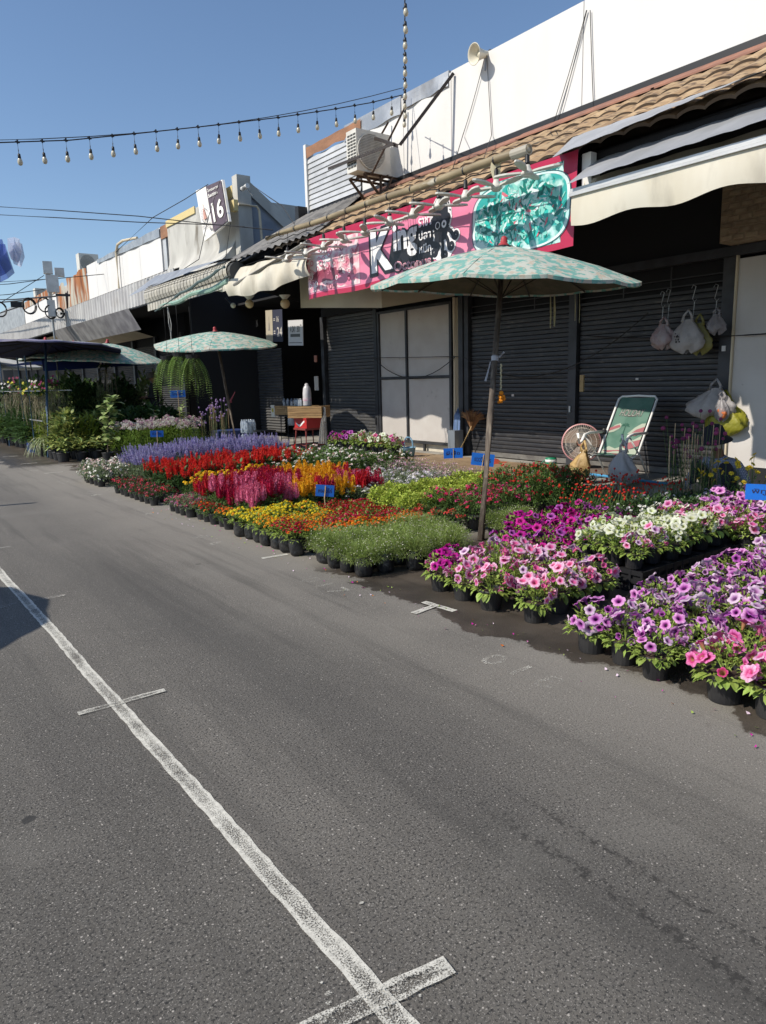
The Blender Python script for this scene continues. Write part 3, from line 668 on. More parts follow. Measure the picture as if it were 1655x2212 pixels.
blob('print', hu-.002, hv+.13, .026, .25, PB, 3.2, 24); blob('print', hu, hv-.07, .024, .15, PB, 3.3, 24)
for dx in (-.010, .012): blob('print', hu+dx, hv, .0085, .05, PW, 4.4, 16, ring=.72 if dx < 0 else .45); 
for i in range(11): a = -.6+i*.42; blob('print', hu+.0325*math.cos(a), hv+.10+.25*math.sin(a), .0022, .013, PB, 4, 8)
# thin strings holding the banner
for u_ in (.49, .51, .60): 
    m = MB(); p0 = ban(u_, 1.0); p1 = ban(u_+.02, .15); m.tube([p0+Vector((-.03, 0, .08)), (p0+p1)/2+Vector((-.05, 0, 0)), p1+Vector((-.03, 0, 0))], .004, 4); m.build('cord', CABLE, banner)
# ================================================================== SECTION 16 ROW (left)
random.seed(11)
row = thing('market_row', 'long market row with white, rusty and galvanised parapet sheets above a corrugated eave', 'building', (11, 30, 0))
GREYW = mat('weathered_grey_render', (.50, .49, .45), .85, col2=(.38, .37, .34), scale=1.6, detail=8, col3=(.16, .14, .11), scale3=2.2, lo3=.6, hi3=.75, stretch=(1, 1, .5))
BLUEG = mat('blue_grey_render', (.26, .29, .34), .9, col2=(.20, .23, .28), scale=2, detail=7)
RUST = mat('rusty_sheet', (.45, .43, .36), .8, .1, col2=(.34, .12, .035), scale=1.6, detail=6, stretch=(1, 1.2, .25), lo=.44, hi=.56, col3=(.20, .07, .03), scale3=2.5, lo3=.56, hi3=.66)
YEL = mat('yellow_trim', (.62, .50, .24), .8)
m = MB(); m.span((9.75, 24.3, 0), (15, 70, 5.3)); m.build('rear_wall', DARK, row); m = MB(); m.span((12.4, 18.82, 0), (12.5, 24.3, 5.3)); m.build('shop_rear_wall', DARK, row)
m = MB(); m.span((9.6, 18.9, 5.3), (14, 70, 6.6)); m.build('roof_block', GREYW, row)
def panel(y0, y1, z0, z1, mt, nm='parapet_panel', th=.06, dx=0):
    m = MB(); m.span((9.3-dx, y0+.008, z0), (9.3-dx+th, y1-.008, z1)); return m.build(nm, mt, row)
for a, c in ((24.7, 26.9), (26.9, 28.9), (28.9, 30.9), (30.9, 32.4), (32.4, 33.8)): panel(a, c, 5.42, 6.83, WHITE)
m = MB(); m.grid(30, 3, lambda u, v: (9.26+.02*math.sin(u*30), 24.7+7.3*u, 6.83-.0*u-.30*v*(1-.5*u))); m.build('parapet_cap', GALV, row)
def crumple(y0, y1, z0, z1, mt, amp=.05, nm='parapet_sheet', f=1.0):
    m = MB(); m.grid(36, 10, lambda u, v: (9.3-amp*(math.sin(u*24*f)*.5+math.sin(u*41*f+v*3)*.4)+.08*math.sin(v*4+u*5)*amp*8, y0+(y1-y0)*u, z0+(z1-z0)*v+(.06*math.sin(u*7) if v == 1 else 0))); return m.build(nm, mt, row, True)
crumple(33.85, 37.6, 5.25, 6.75, RUST); crumple(37.9, 39.6, 5.3, 6.6, RUST, .03)
for i, (a, c) in enumerate(((39.7, 41.6), (41.6, 43.6), (43.6, 45.6), (45.6, 47.6))): panel(a, c, 5.3, 6.35, WHITE)
m = MB(); m.grid(20, 2, lambda u, v: (9.27, 39.7+7.9*u, 6.33+.35*v-.1*u)); m.build('parapet_sheet', RUST, row)
for i in range(6):
    y0 = 47.7+i*3; m = MB(); corr(m, (9.3, y0+2.96, 5.2), (9.3, y0, 5.2), (9.3, y0, 6.75), (9.3, y0+2.96, 6.75), 15, .025, 4); m.build('corrugated_sheet', GALV, row)
m = MB(); m.span((9.34, 24.35, 5.45), (9.42, 24.66, 6.5)); m.build('wood_side', ALU, row); m = MB(); m.span((9.3, 24.0, 6.45), (9.40, 24.68, 6.85)); m.build('top_board', WOODR, row)
# weathered render fascia, bulging out at the foot, with yellow trim
def fas(u, v, y0=18.95, y1=24.0):
    y = y0+(y1-y0)*u; z = 4.75+(6.85-4.75)*v
    out = .75*(1-min(1, v/.42))**1.7
    return (9.28-out, y, z)
m = MB(); m.grid(10, 16, fas, True); m.build('curved_fascia', GREYW, row, True)
m = MB(); m.idx([fas(0, i/16) for i in range(17)]+[(9.6, 18.95, 4.75+(2.1)*i/16) for i in range(17)], [(i, i+1, i+18, i+17) for i in range(16)]); m.build('fascia_end', GREYW, row)
m = MB(); m.span((9.24, 18.95, 6.62), (9.27, 20.0, 6.92)); m.build('yellow_trim', YEL, row); m = MB(); m.span((9.24, 21.6, 6.70), (9.27, 24.0, 6.90)); m.build('yellow_trim', YEL, row)
m = MB(); m.span((9.22, 18.60, 4.3), (9.62, 18.90, 7.12)); m.build('corner_column', GREYW, row)
# lower sloping grey sheet skirt under the fascia
m = MB(); m.idx([(8.55, 18.9, 4.85), (8.55, 25, 4.85), (7.5, 25, 4.52), (7.5, 18.9, 4.52)], [(0, 1, 2, 3)]); m.build('fascia_skirt', GREYW, row)
m = MB(); corr(m, (9.3, 60, 5.35), (9.3, 23, 5.35), (7.5, 21.0, 4.66), (7.5, 60, 4.66), 150, .02, 3); m.build('eave_roof', FIBRE, row)
# gable side wall, blue grey with a pale raking band
m = MB(); m.idx([(9.3, 18.75, .1), (9.3, 18.75, 7.0), (13.3, 18.75, 3.9), (13.3, 18.75, .1)], [(0, 1, 2, 3)]); m.build('side_wall', BLUEG, row)
m = MB(); m.idx([(9.55, 18.66, 6.70), (9.55, 18.66, 7.05), (13.6, 18.66, 4.15), (13.6, 18.66, 3.75), (9.55, 18.9, 7.05), (13.6, 18.9, 4.15)], [(0, 3, 2, 1), (1, 2, 5, 4)]); m.build('rake_band', GREYW, row)
m = MB(); m.tube([(9.2, 18.55, 6.35), (9.75, 18.55, 6.35), (9.82, 18.55, 6.25), (9.9, 18.55, 4.3)], .035, 8); m.build('drain_pipe', CREAM, row)
m = MB(); m.box((9.18, 18.72, 6.33), (.16, .22, .28)); m.build('junction_box', YEL, row)
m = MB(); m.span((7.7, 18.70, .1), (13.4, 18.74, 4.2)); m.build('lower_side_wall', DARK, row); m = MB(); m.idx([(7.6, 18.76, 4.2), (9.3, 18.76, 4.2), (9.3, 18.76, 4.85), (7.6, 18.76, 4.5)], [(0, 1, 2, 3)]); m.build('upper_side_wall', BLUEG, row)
FASC = mat('pale_ribbed_fascia', (.50, .49, .47), .6, .1, col2=(.40, .39, .38), scale=1.5, rnd=.06, col3=(.28, .25, .22), scale3=1.1, lo3=.62, hi3=.85)
# corrugated eave sheets
for i in range(24):
    y0 = 19.1+i*1.5 if i < 23 else 53.6; m = MB(); corr(m, (7.5-.004*(i % 2), y0+1.53, 3.98), (7.5-.004*(i % 2), y0, 3.98), (7.5, y0, 4.66), (7.5, y0+1.53, 4.66), 5, .035, 14, 'box', 1); m.build('eave_sheet', FASC, row)
m = MB(); m.span((7.52, 19, 3.95), (7.58, 60, 4.0)); m.build('eave_angle', DARKM, row)
m = MB(); m.span((7.6, 18.9, 4.05), (9.8, 60, 4.09)); m.build('soffit', DARK, row)
m = MB(); m.idx([(7.8, 23, 3.35), (7.8, 33, 3.35), (7.45, 33, 3.98), (7.45, 23, 3.98)], [(0, 1, 2, 3)]); m.build('hanging_tarp', mat('grey_tarp', (.27, .26, .25), .8, col2=(.16, .15, .15), scale=2, detail=6), row)
m = MB(); m.idx([(7.9, 27, 3.9), (9.6, 27, 3.4), (9.6, 45, 3.4), (7.9, 45, 3.9)], [(0, 1, 2, 3)]); m.build('pale_ceiling', CREAM, row)
# far shutters: too small to pick slats apart
for i in range(12):
    y0 = 24.4+i*2.6; m = MB()
    for j in range(38): z = .25+j*.075; m.idx([(9.70, y0+.1, z), (9.70, y0+2.4, z), (9.665, y0+2.4, z+.035), (9.665, y0+.1, z+.035), (9.70, y0+2.4, z+.075), (9.70, y0+.1, z+.075)], [(0, 1, 2, 3)[::-1], (3, 2, 4, 5)[::-1]])
    m.build('roller_shutter', SHUT2 if i % 3 == 1 else SHUT, row)
    m = MB(); m.span((9.6, y0-.1, .1), (9.72, y0+.08, 3.4)); m.build('steel_post', DARKM, row)
# alley behind the coffee cart
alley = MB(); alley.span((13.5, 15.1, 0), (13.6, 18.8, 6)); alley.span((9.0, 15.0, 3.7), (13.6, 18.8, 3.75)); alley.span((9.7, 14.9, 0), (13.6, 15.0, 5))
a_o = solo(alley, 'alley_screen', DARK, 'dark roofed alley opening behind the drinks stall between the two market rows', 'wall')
sh2 = MB()
for j in range(30): z = .25+j*.075; sh2.idx([(9.55, 17.2, z), (9.55, 18.6, z), (9.515, 18.6, z+.035), (9.515, 17.2, z+.035), (9.55, 18.6, z+.075), (9.55, 17.2, z+.075)], [(3, 2, 1, 0), (5, 4, 2, 3)])
sh2.build('roller_shutter', SHUT2, row)
# ---------------------------------------------------------------- SECTION 16 sign
sg = thing('section_sign', 'tall white and dark purple SECTION 16 sign board on the curved fascia', 'sign', (8.9, 20.6, 5.2))
sA = at(423, 412, 0, 9.05); sB = at(480, 388, 0, 9.05); sC = at(442, 521, 0, 8.75); sD = at(495, 478, 0, 8.75); sM = at(447, 405, 0, 9.05); sN = at(465, 502, 0, 8.75)
def sgm(u, v, off=0):
    top = sA.lerp(sB, u); bot = sC.lerp(sD, u); p = bot.lerp(top, v); return p+Vector((-off, 0, 0))
m = MB(); q = [sgm(0, 0), sgm(1, 0), sgm(1, 1), sgm(0, 1)]; bk = [p+Vector((.07, 0, 0)) for p in q]
m.idx(q+bk, [(0, 1, 2, 3)[::-1], (4, 5, 6, 7), (0, 3, 7, 4), (1, 5, 6, 2), (3, 2, 6, 7), (0, 4, 5, 1)]); m.build('board', mat('sign_white', (.80, .78, .74), .5, col2=(.70, .67, .6), scale=3), sg)
m = MB(); m.face(sgm(.43, .02, .03), sgm(.985, .02, .03), sgm(.985, .99, .03), sgm(.43, .99, .03)); m.build('print', mat('sign_purple', (.075, .05, .065), .6, col2=(.13, .1, .11), scale=9, detail=8, lo=.55, hi=.7), sg)
SW = mat('sign_letter_white', (.82, .80, .72), .5)
for s, x, y, w, h, o_ in (('16', .53, .17, .40, .42, .02), ('Section', .48, .72, .34, .08, .015), ('โครงการ', .48, .84, .40, .07, .01)):
    m = MB(); put_text(m, s, lambda a, b_: sgm(a, b_, .05), x, y, w, h, o_); m.build('lettering', SW, sg)
SGR = mat('sign_grey_print', (.22, .20, .19), .6)
m = MB(); put_text(m, 'CHATUCHAK', lambda a, b_: sgm(a, b_, .04), .05, .225, .34, .035, .02); put_text(m, 'WEEKEND MARKET', lambda a, b_: sgm(a, b_, .04), .07, .185, .32, .025, .01); m.build('lettering', SGR, sg)
m = MB(); f = lambda a, b_: sgm(a, b_, .04)
for i in range(26):
    a = .5+i*.215
    if 1.3 < a < 1.8: continue
    cu, cv = .215+.125*math.cos(a), .44+.14*math.sin(a); m.face(f(cu-.012, cv-.008), f(cu+.012, cv-.008), f(cu+.012, cv+.010), f(cu-.012, cv+.010))
m.build('emblem_ring', SGR, sg)
m = MB(); 
for (x, w, y0, y1) in ((.215, .07, .36, .40), (.215, .05, .40, .50), (.215, .03, .50, .57), (.215, .008, .57, .68), (.18, .012, .36, .47), (.25, .012, .36, .47)): m.face(f(x-w, y0), f(x+w, y0), f(x+w*.7, y1), f(x-w*.7, y1))
m.build('clock_tower_emblem', mat('sign_red_brown', (.48, .25, .19), .6), sg)
m = MB(); m.face(f(.33, .09), f(.39, .09), f(.39, .14), f(.33, .14)); m.face(f(.08, .07), f(.10, .07), f(.10, .11), f(.08, .11)); m.build('small_logo', SGR, sg)
# clear sheet sticking up behind the sign
m = MB(); pA = at(440, 413, 0, 9.35); pB = at(481, 389, 0, 9.35); pC = at(481, 414, 0, 9.35); m.idx([pA, pB, pC, (pA.x+.01, pA.y, pA.z), (pB.x+.01, pB.y, pB.z), (pC.x+.01, pC.y, pC.z)], [(0, 1, 2), (5, 4, 3), (0, 3, 4, 1), (1, 4, 5, 2)])
solo(m, 'acrylic_sheet', mat('frosted_acrylic', (.62, .66, .68), .25, trans=.5), 'frosted triangular plastic sheet sticking up above the SECTION 16 sign', 'sheet')
# security camera pair on the corner column
cc = thing('security_camera', 'white security camera with black lens on the grey corner column', 'camera', tuple(at(535, 405, 0, 9.1)))
p = at(532, 404, 0, 9.05); m = MB(); m.tube([p+Vector((0, .22, 0)), p+Vector((0, -.08, .02))], .06, 10); m.build('housing', WHITE, cc); m = MB(); m.tube([p+Vector((-.0, .235, 0)), p+Vector((0, .28, 0))], .045, 10); m.build('lens', BLACKM, cc)
m = MB(); m.tube([p+Vector((.02, 0, -.04)), p+Vector((.15, -.05, -.2))], .02, 6); m.build('bracket', GALV, cc)
# ---------------------------------------------------------------- second and third outdoor units seen over the far parapet
ACW = mat('ac_white_paint', (.66, .64, .58), .5, col2=(.58, .56, .5), scale=4); GRILL = mat('ac_dark_grille', (.06, .058, .052), .6)
def acunit(c, W, H, D, label, name='air_conditioner'):
    """outdoor unit whose front faces -X side; width along Y"""
    t = thing(name, label, 'air conditioner', (c[0], c[1], c[2]-H/2))
    x0 = c[0]-D/2; m = MB(); m.span((x0+.012, c[1]-W/2, c[2]-H/2), (c[0]+D/2, c[1]+W/2, c[2]+H/2)); m.build('casing', ACW, t)
    m = MB(); m.grid(1, 1, lambda u, v: (x0+.008, c[1]-W/2+W*u, c[2]-H/2+H*v))
    m.build('front_panel', ACW, t)
    fc = (x0, c[1]-W*.08*-1, c[2]); r = H*.42
    m = MB(); m.lathe([(0.001, -.004), (r, -.004)], 28, fc, (1, 0, 0)); m.build('fan_opening', GRILL, t)
    m = MB()
    n = 11
    for i in range(-n, n+1):
        y = r*i/n*.98; hh = math.sqrt(max(0, r*r-y*y))
        if hh > .01: m.span((x0-.014, fc[1]+y-.004, fc[2]-hh), (x0-.006, fc[1]+y+.004, fc[2]+hh))
    for i in range(-n, n+1):
        z = r*i/n*.98; hh = math.sqrt(max(0, r*r-z*z))
        if hh > .01: m.span((x0-.018, fc[1]-hh, fc[2]+z-.004), (x0-.0145, fc[1]+hh, fc[2]+z+.004))
    o = m.build('grille', ACW, t)
    m = MB(); m.lathe([(r+.0, -.02), (r+.015, -.02), (r+.015, .0), (r, 0)], 28, fc, (1, 0, 0)); m.build('grille_ring', ACW, t)
    return t, x0
# main unit: louvred end faces down the street towards the left of the photo
acX = 8.74; ayc = 11.93; AH = .74; AW_ = .80; azc = 5.88
act, x0 = acunit((acX, ayc, azc), AW_, AH, .34, 'cream outdoor unit of an air conditioner on a rusty angle bracket above the tiles')
for i in range(11):
    for j in range(3):
        m = MB(); m.span((acX-.14+j*.095, ayc+AW_/2, azc-AH/2+.07+i*(AH-.12)/11), (acX-.14+j*.095+.075, ayc+AW_/2+.006, azc-AH/2+.07+i*(AH-.12)/11+.03)); m.build('louvre', GRILL, act)
act.rotation_euler = (0, 0, R_(90))
a_2, _x = acunit((9.75, 35.2, 7.15), .85, .8, .5, 'white outdoor unit standing above the rust streaked parapet sheet', 'air_conditioner')
a_3, _x = acunit((9.75, 44.6, 6.75), .85, .7, .5, 'small far outdoor unit above the far white parapet boards by the telecom pole', 'air_conditioner')
a_2.rotation_euler = a_3.rotation_euler = (0, 0, R_(90))
# bracket
RUSTM = mat('rusty_angle_steel', (.13, .085, .06), .8, .2, col2=(.07, .05, .04), scale=9); BLKANG = mat('dark_angle_steel', (.045, .035, .03), .6, .2)
br = thing('steel_bracket', 'rusty slotted angle bracket carrying the air conditioner above the tiled eave', 'bracket', (8.9, ayc, 5.2))
zb_ = azc-AH/2-.03
def beam(name, a, b_, w=.035, mt=RUSTM, par=br):
    a = Vector(a); b_ = Vector(b_); d = (b_-a); q = d.to_track_quat('X', 'Z').to_matrix(); m = MB(); m.box((a+b_)/2, (d.length, w, .006), q); m.box((a+b_)/2+q @ Vector((0, w/2, -w/2)), (d.length, .006, w), q); return m.build(name, mt, par)
for x in (8.6, 8.98): beam('shelf_rail', (x, ayc-.30, zb_), (x, ayc+.30, zb_))
for y in (ayc-.24, ayc-.0, ayc+.24): beam('cross_rail', (8.45, y, zb_-.01), (9.3, y, zb_-.01))
for y in (ayc-.24, ayc+.24): beam('strut', (8.45, y, zb_-.02), (8.95, y, zb_-.50))
beam('strut', (9.1, ayc-.24, zb_), (8.8, ayc-.24, zb_-.52)); beam('strut', (8.85, ayc-.24, zb_), (8.85, ayc-.24, zb_-.45)); beam('foot_rail', (8.35, ayc-.55, 4.93), (9.1, ayc-.2, 5.2))
beam('tie', Vector((8.6, ayc-.28, zb_)), Vector((9.22, *yz(873, 232, 9.22))))
beam('tie', Vector((8.6, ayc+.28, zb_)), Vector((9.22, *yz(838, 262, 9.22))))
# dark angle frame standing out beside the unit (three arms)
beam('arm', at(977, 157, 0, 9.25), at(861, 312, 0, 8.3), .05, BLKANG); beam('arm', at(863, 313, 0, 8.3), at(812, 296, 0, 8.75), .05, BLKANG); beam('arm', at(852, 308, 0, 8.3), at(711, 362, 0, 8.3), .05, BLKANG)
# ---------------------------------------------------------------- horn loudspeaker
hp = at(1035, 117, 0, 9.15); horn = thing('horn_loudspeaker', 'cream horn loudspeaker on top of the white parapet', 'loudspeaker', tuple(hp))
HC = mat('horn_cream', (.62, .58, .47), .45); d = Vector((-.93, .12, -.15)).normalized()
m = MB(); m.lathe([(.05, -.22), (.055, -.12), (.075, -.05), (.10, .02), (.15, .09), (.165, .105), (.16, .112), (.14, .09), (.085, .02), (.05, -.04)], 24, hp, d); m.build('bell', HC, horn, True)
m = MB(); m.lathe([(.001, .01), (.05, 0), (.06, -.04)], 14, hp, d); m.build('driver_cone', HC, horn, True)
m = MB(); m.lathe([(.001, -.36), (.07, -.36), (.075, -.22), (.05, -.21)], 14, hp, d); m.build('driver', DARKM, horn, True)
m = MB(); m.tube([hp-d*.15, hp+Vector((.14, .0, -.22))], .015, 6); m.build('bracket', GALV, horn)
# ================================================================== BAMBOO POLE WITH FAN LAMPS
BAM = mat('weathered_bamboo', (.30, .24, .14), .6, col2=(.20, .155, .09), scale=4, stretch=(1, .4, 1), col3=(.5, .46, .38), scale3=6, lo3=.6, hi3=.7)
FX = 6.52
pa = at(577, 515, 0, FX); pb = at(1143, 322, 0, FX)
pole = thing('lamp_pole', 'long weathered pole hung under the eave, carrying a row of fan shaped lamps', 'pole', tuple(pb))
pts = [pa.lerp(pb, i/12)+Vector((0, 0, .012*math.sin(i*1.3))) for i in range(13)]
m = MB(); m.tube(pts, [.042+.008*i/12 for i in range(13)], 10); m.build('pole', BAM, pole, True)
m = MB(); d = (pb-pa).normalized(); m.lathe([(.055, -.25), (.058, 0), (.045, 0), (.04, -.02), (.001, -.02)], 12, pb, d); m.build('end_sleeve', mat('dull_pvc', (.36, .33, .27), .5), pole)
for i in range(1, 12):
    q = pa.lerp(pb, i/12); m = MB(); m.lathe([(.052, -.012), (.056, 0), (.052, .012)], 10, q, d); m.build('wire_tie', CABLE, pole)
m = MB(); m.tube([pa.lerp(pb, i/40)+Vector((0, 0, -.08-.03*math.sin(i*1.1)**2)) for i in range(41)], .008, 4); m.build('lamp_cable', CABLE, pole)
FANW = mat('fan_lamp_plastic', (.62, .60, .54), .45, col2=(.54, .52, .46), scale=8, rnd=.05); FANY = mat('yellowed_lens', (.62, .55, .36), .3)
def blade_mesh():
    m = MB(); n = 12
    prof = []
    for i in range(n): a = 2*math.pi*i/n; prof.append((.165+.125*math.cos(a), .045*math.sin(a)*(1.0 if math.cos(a) > 0 else .8)))
    vs = [(x, y, .010) for x, y in prof]+[(x, y, -.010) for x, y in prof]+[(.165+(x-.165)*.8, y*.55, .013) for x, y in prof]
    fs = [(i, (i+1) % n, n+(i+1) % n, n+i)[::-1] for i in range(n)]+[(i, (i+1) % n, 2*n+(i+1) % n, 2*n+i) for i in range(n)]+[tuple(range(2*n, 3*n)), tuple(range(n, 2*n))[::-1]]
    m.idx(vs, fs); return m.mesh('blade', FANW, False)
BLM = blade_mesh(); BLY = BLM.copy(); BLY.materials[0] = FANY; FSC = (1.38, 1.25, 1)
hb = MB(); hb.lathe([(.001, .10), (.032, .095), (.040, .06), (.062, .015), (.075, -.005), (.075, -.03), (.06, -.045), (.045, -.055), (.001, -.058)], 16); HUBM = hb.mesh('hub', FANW, True)
sk = MB(); sk.lathe([(.001, .20), (.02, .195), (.026, .17), (.026, .115), (.034, .095)], 10); SOCK = sk.mesh('socket', BLACKM, True)
ln = MB(); ln.lathe([(.04, -.05), (.052, -.06), (.045, -.085), (.001, -.09)], 14); LENS = ln.mesh('lens', FANW, True)
fanpx = [(1139, 372), (1072, 403), (1006, 425), (948, 444), (893, 463), (842, 480), (789, 501), (744, 518), (700, 533), (662, 548), (622, 560)]
fl = []
for i, (fx, fy) in enumerate(fanpx):
    c = at(fx, fy, 0, FX+.0)
    desc = ['white fan shaped lamp nearest the camera under the open pole end', 'fan shaped lamp with one yellowed blade folded up', 'third fan lamp from the pole\'s open end, above the octopus'][i] if i < 3 else '%s fan shaped lamp from the open end of the long pole' % NTH[i]
    t = thing('fan_lamp', desc, 'lamp', tuple(c), 'fan shaped lamps hanging from the long pole')
    place('hub', HUBM, c, t, sc=(.95, .95, .8)); place('socket', SOCK, c, t); place('lens', LENS, c, t, sc=(1, 1, .6))
    a0 = random.uniform(0, 1.5); nb = 4
    for k in range(nb):
        a = a0+k*2*math.pi/nb
        up = -.05+random.uniform(-.04, .04)
        if i == 1 and k == 0:
            o_ = place('blade', BLY, c, t, rot=(0, R_(-86), .91), sc=(1.2, 1.5, 1)); o_['label'] = 'yellowed blade folded straight up'; continue
        place('blade', BLM, c, t, rot=(0, up, a), sc=FSC)
    m = MB(); top = pa+(pb-pa)*((c.y-pa.y)/(pb.y-pa.y)); m.tube([c+Vector((0, 0, .19)), Vector((top.x+.02, c.y, top.z-.02))], .006, 5); m.build('hanging_wire', CABLE, t)
# ================================================================== FESTOON LIGHTS
BULB = mat('frosted_bulb', (.62, .58, .46), .25, trans=.25); 
bm = MB(); bm.lathe([(.001, -.215), (.022, -.208), (.034, -.185), (.036, -.16), (.026, -.125), (.02, -.115)], 12); BULBM = bm.mesh('bulb', BULB, True)
bk_ = MB(); bk_.lathe([(.001, .0), (.006, -.003), (.006, -.02)], 6); bk_.tube([(0, 0, 0), (0, 0, -.05)], .005, 5); bk_.lathe([(.006, -.045), (.018, -.055), (.021, -.115), (.001, -.117)], 10); BSOCK = bk_.mesh('bulb_socket', BLACKM, True)
bj = MB(); bj.box((0, 0, 0), (.06, .02, .02)); bj.box((0, 0, .005), (.02, .02, .05)); BJ = bj.mesh('cable_joint', BLACKM)
def festoon(pts, n, label, extra=True, sc=1.0):
    t = thing('string_lights', label, 'string lights', tuple(pts[-1]))
    m = MB(); m.tube(pts, .009, 5); m.build('cable', CABLE, t)
    if extra:
        a, b_ = Vector(pts[0]), Vector(pts[-1]); m = MB(); m.tube(arc(a+Vector((0, 0, .05)), b_+Vector((0, 0, .12)), .20, 10), .006, 4); m.build('support_wire', CABLE, t)
    L = [0]
    for i in range(1, len(pts)): L.append(L[-1]+(Vector(pts[i])-Vector(pts[i-1])).length)
    for k in range(n):
        s_ = L[-1]*(k+.4)/n; i = max(j for j in range(len(L)) if L[j] <= s_); i = min(i, len(pts)-2)
        p = Vector(pts[i]).lerp(Vector(pts[i+1]), (s_-L[i])/(L[i+1]-L[i])); rz = random.uniform(0, 3)
        place('cable_joint', BJ, p, t); w = random.uniform(-.06, .06)
        q = (w, random.uniform(-.06, .06), rz)
        dl = MB
        o = place('bulb_socket', BSOCK, p+Vector((0, 0, -.10*sc)), t, rot=q, sc=sc*1.08); place('bulb', BULBM, p+Vector((0, 0, -.10*sc)), t, rot=q, sc=sc*.98)
        m = MB(); m.tube([p, p+Vector((0, 0, -.12*sc))], .004, 4); m.build('drop_wire', CABLE, t)
PB0 = at(870, 205, 0, 9.1)
dl = ray(-40, 312).normalized(); PL = Vector((0, 0, CAM_H))+dl*13.5
lp = []
for i, (x, y) in enumerate(((-40, 312), (0, 308), (150, 303), (300, 288), (450, 272), (600, 254), (720, 236), (800, 222), (870, 205))):
    dd = ray(x, y).normalized(); far = 13.5+(PB0-Vector((0, 0, CAM_H))).length*0; t_ = (x+40)/910; far = 12.2*(1-t_)+(PB0-Vector((0, 0, CAM_H))).length*t_; lp.append(Vector((0, 0, CAM_H))+dd*far)
festoon(lp, 20, 'string of festoon bulbs crossing the sky towards the parapet above the air conditioner')
# overhead string running from the bracket over the street past the viewer
P1 = at(874, 243, 0, 8.9); Pz = at(875, -330, 2, 7.0)
vs_ = arc(P1, Pz, .10, 16); festoon(vs_, 15, 'line of festoon bulbs coming overhead from the bracket, seen end on', False)
# lower wire with a plug and a bulb at the cream canvas
# ================================================================== TELECOM POLE AND WIRES
tp = thing('telecom_pole', 'telecom pole with grey equipment boxes and coiled black cables by the far eave', 'pole', (7.0, 33.5, 0))
GBX = mat('grey_equipment_box', (.62, .62, .60), .5, col2=(.52, .52, .5), scale=4)
tX = 7.0; pp = at(115, 700, 0, tX); TY = pp.y
tp.location = (tX, TY, 0)
m = MB(); m.tube([(tX, TY, 0), (tX, TY, at(113, 580, 0, tX).z)], .10, 8); m.build('pole', GALV, tp)
def tb(x0, y0, x1, y1, dx=0.0, d=.3, mt=GBX, nm='equipment_box'):
    k_ = (Vector((tX, TY, 4))-Vector((0, 0, CAM_H))).length/F_*.80; c = at((x0+x1)/2, (y0+y1)/2, 1, TY+dx); m = MB(); m.box(c, ((x1-x0)*k_, d, (y1-y0)*k_), Matrix.Rotation(R_(-12), 3, 'Z')); m.build(nm, mt, tp)
tb(93, 565, 113, 592, -.2); tb(100, 594, 127, 632, -.3); tb(118, 579, 139, 598, .2); tb(103, 648, 120, 685, -.3)
tb(24, 652, 52, 664, -.3, .15, BLACKM, 'splice_case'); tb(120, 635, 152, 640, 0, .1, DARKM, 'cross_arm'); tb(130, 675, 152, 680, 0, .1, DARKM, 'cross_arm')
def coil(cx, cy, r, n=3):
    c = at(cx, cy, 1, TY-.4); sc = (c-Vector((0, 0, CAM_H))).length/F_*r*.95
    for k in range(n):
        m = MB(); rr = sc*(1-.06*k); m.tube([c+Vector((rr*math.cos(a*.3927), .05*k+.1*math.cos(a*.39), rr*1.1*math.sin(a*.3927))) for a in range(17)], .022, 5, False); m.build('cable_coil', CABLE, tp)
coil(64, 661, 14); coil(96, 658, 13, 2); coil(110, 674, 12); coil(130, 676, 9); coil(0, 668, 13, 2)
for (a, c) in (((-60, 648), (120, 640)), ((-60, 652), (64, 648)), ((-60, 690), (50, 660))): 
    m = MB(); m.tube([at(*a, 0, tX-.4), at((a[0]+c[0])/2, (a[1]+c[1])/2+3, 0, tX-.4), at(*c, 0, tX-.4)], .03, 5); m.build('cable', CABLE, tp)
# thin aerial wires
def wire(label, pts, dist, r=.012):
    o = Vector((0, 0, CAM_H)); q = []
    for i, (x, y) in enumerate(pts): dd = ray(x, y).normalized(); k = dist[0]+(dist[1]-dist[0])*i/(len(pts)-1); q.append(o+dd*k)
    m = MB(); m.tube(q, r, 4); return solo(m, 'aerial_wire', CABLE, label, 'wire')
wire('thin upper wire ending at the pipe below the SECTION 16 corner', [(-60, 443), (120, 454), (300, 467), (470, 486), (528, 490)], (24, 20))
wire('thin lower wire passing under the upper one to the SECTION 16 sign', [(-60, 461), (120, 470), (300, 480), (480, 486), (590, 497)], (24, 20))
wire('drooping wire from the far gable down to the grey corrugated roof', [(548, 402), (580, 425), (610, 445), (640, 490)], (20.5, 17))
for lb, a, b_ in (('faint wire low in the sky left of the telecom boxes', (-60, 688), (95, 580+15)), ('faint far wire crossing just above the telecom boxes', (-60, 578+35), (300, 585)), ('wire reaching the middle grey telecom box', (-60, 618), (100, 603)), ('wire reaching the lower part of the telecom boxes', (-60, 642), (100, 624))):
    wire(lb, [a, ((a[0]+b_[0])/2, (a[1]+b_[1])/2+3), b_], (30, 34), .014)
for lb, P in (('loose wire curving from the sky across the curved fascia left of the sign', [(250, 545), (330, 470), (400, 430), (450, 398)]), ('wire hanging in a loop down the curved fascia to the eave', [(475, 392), (450, 470), (430, 560), (360, 605)]), ('wire hanging beside the sign down to the awning', [(500, 470), (490, 540), (480, 610)])):
    wire(lb, P, (21, 20.5), .010)
pc = MB(); q0 = yz(268, 725, 9.2); 
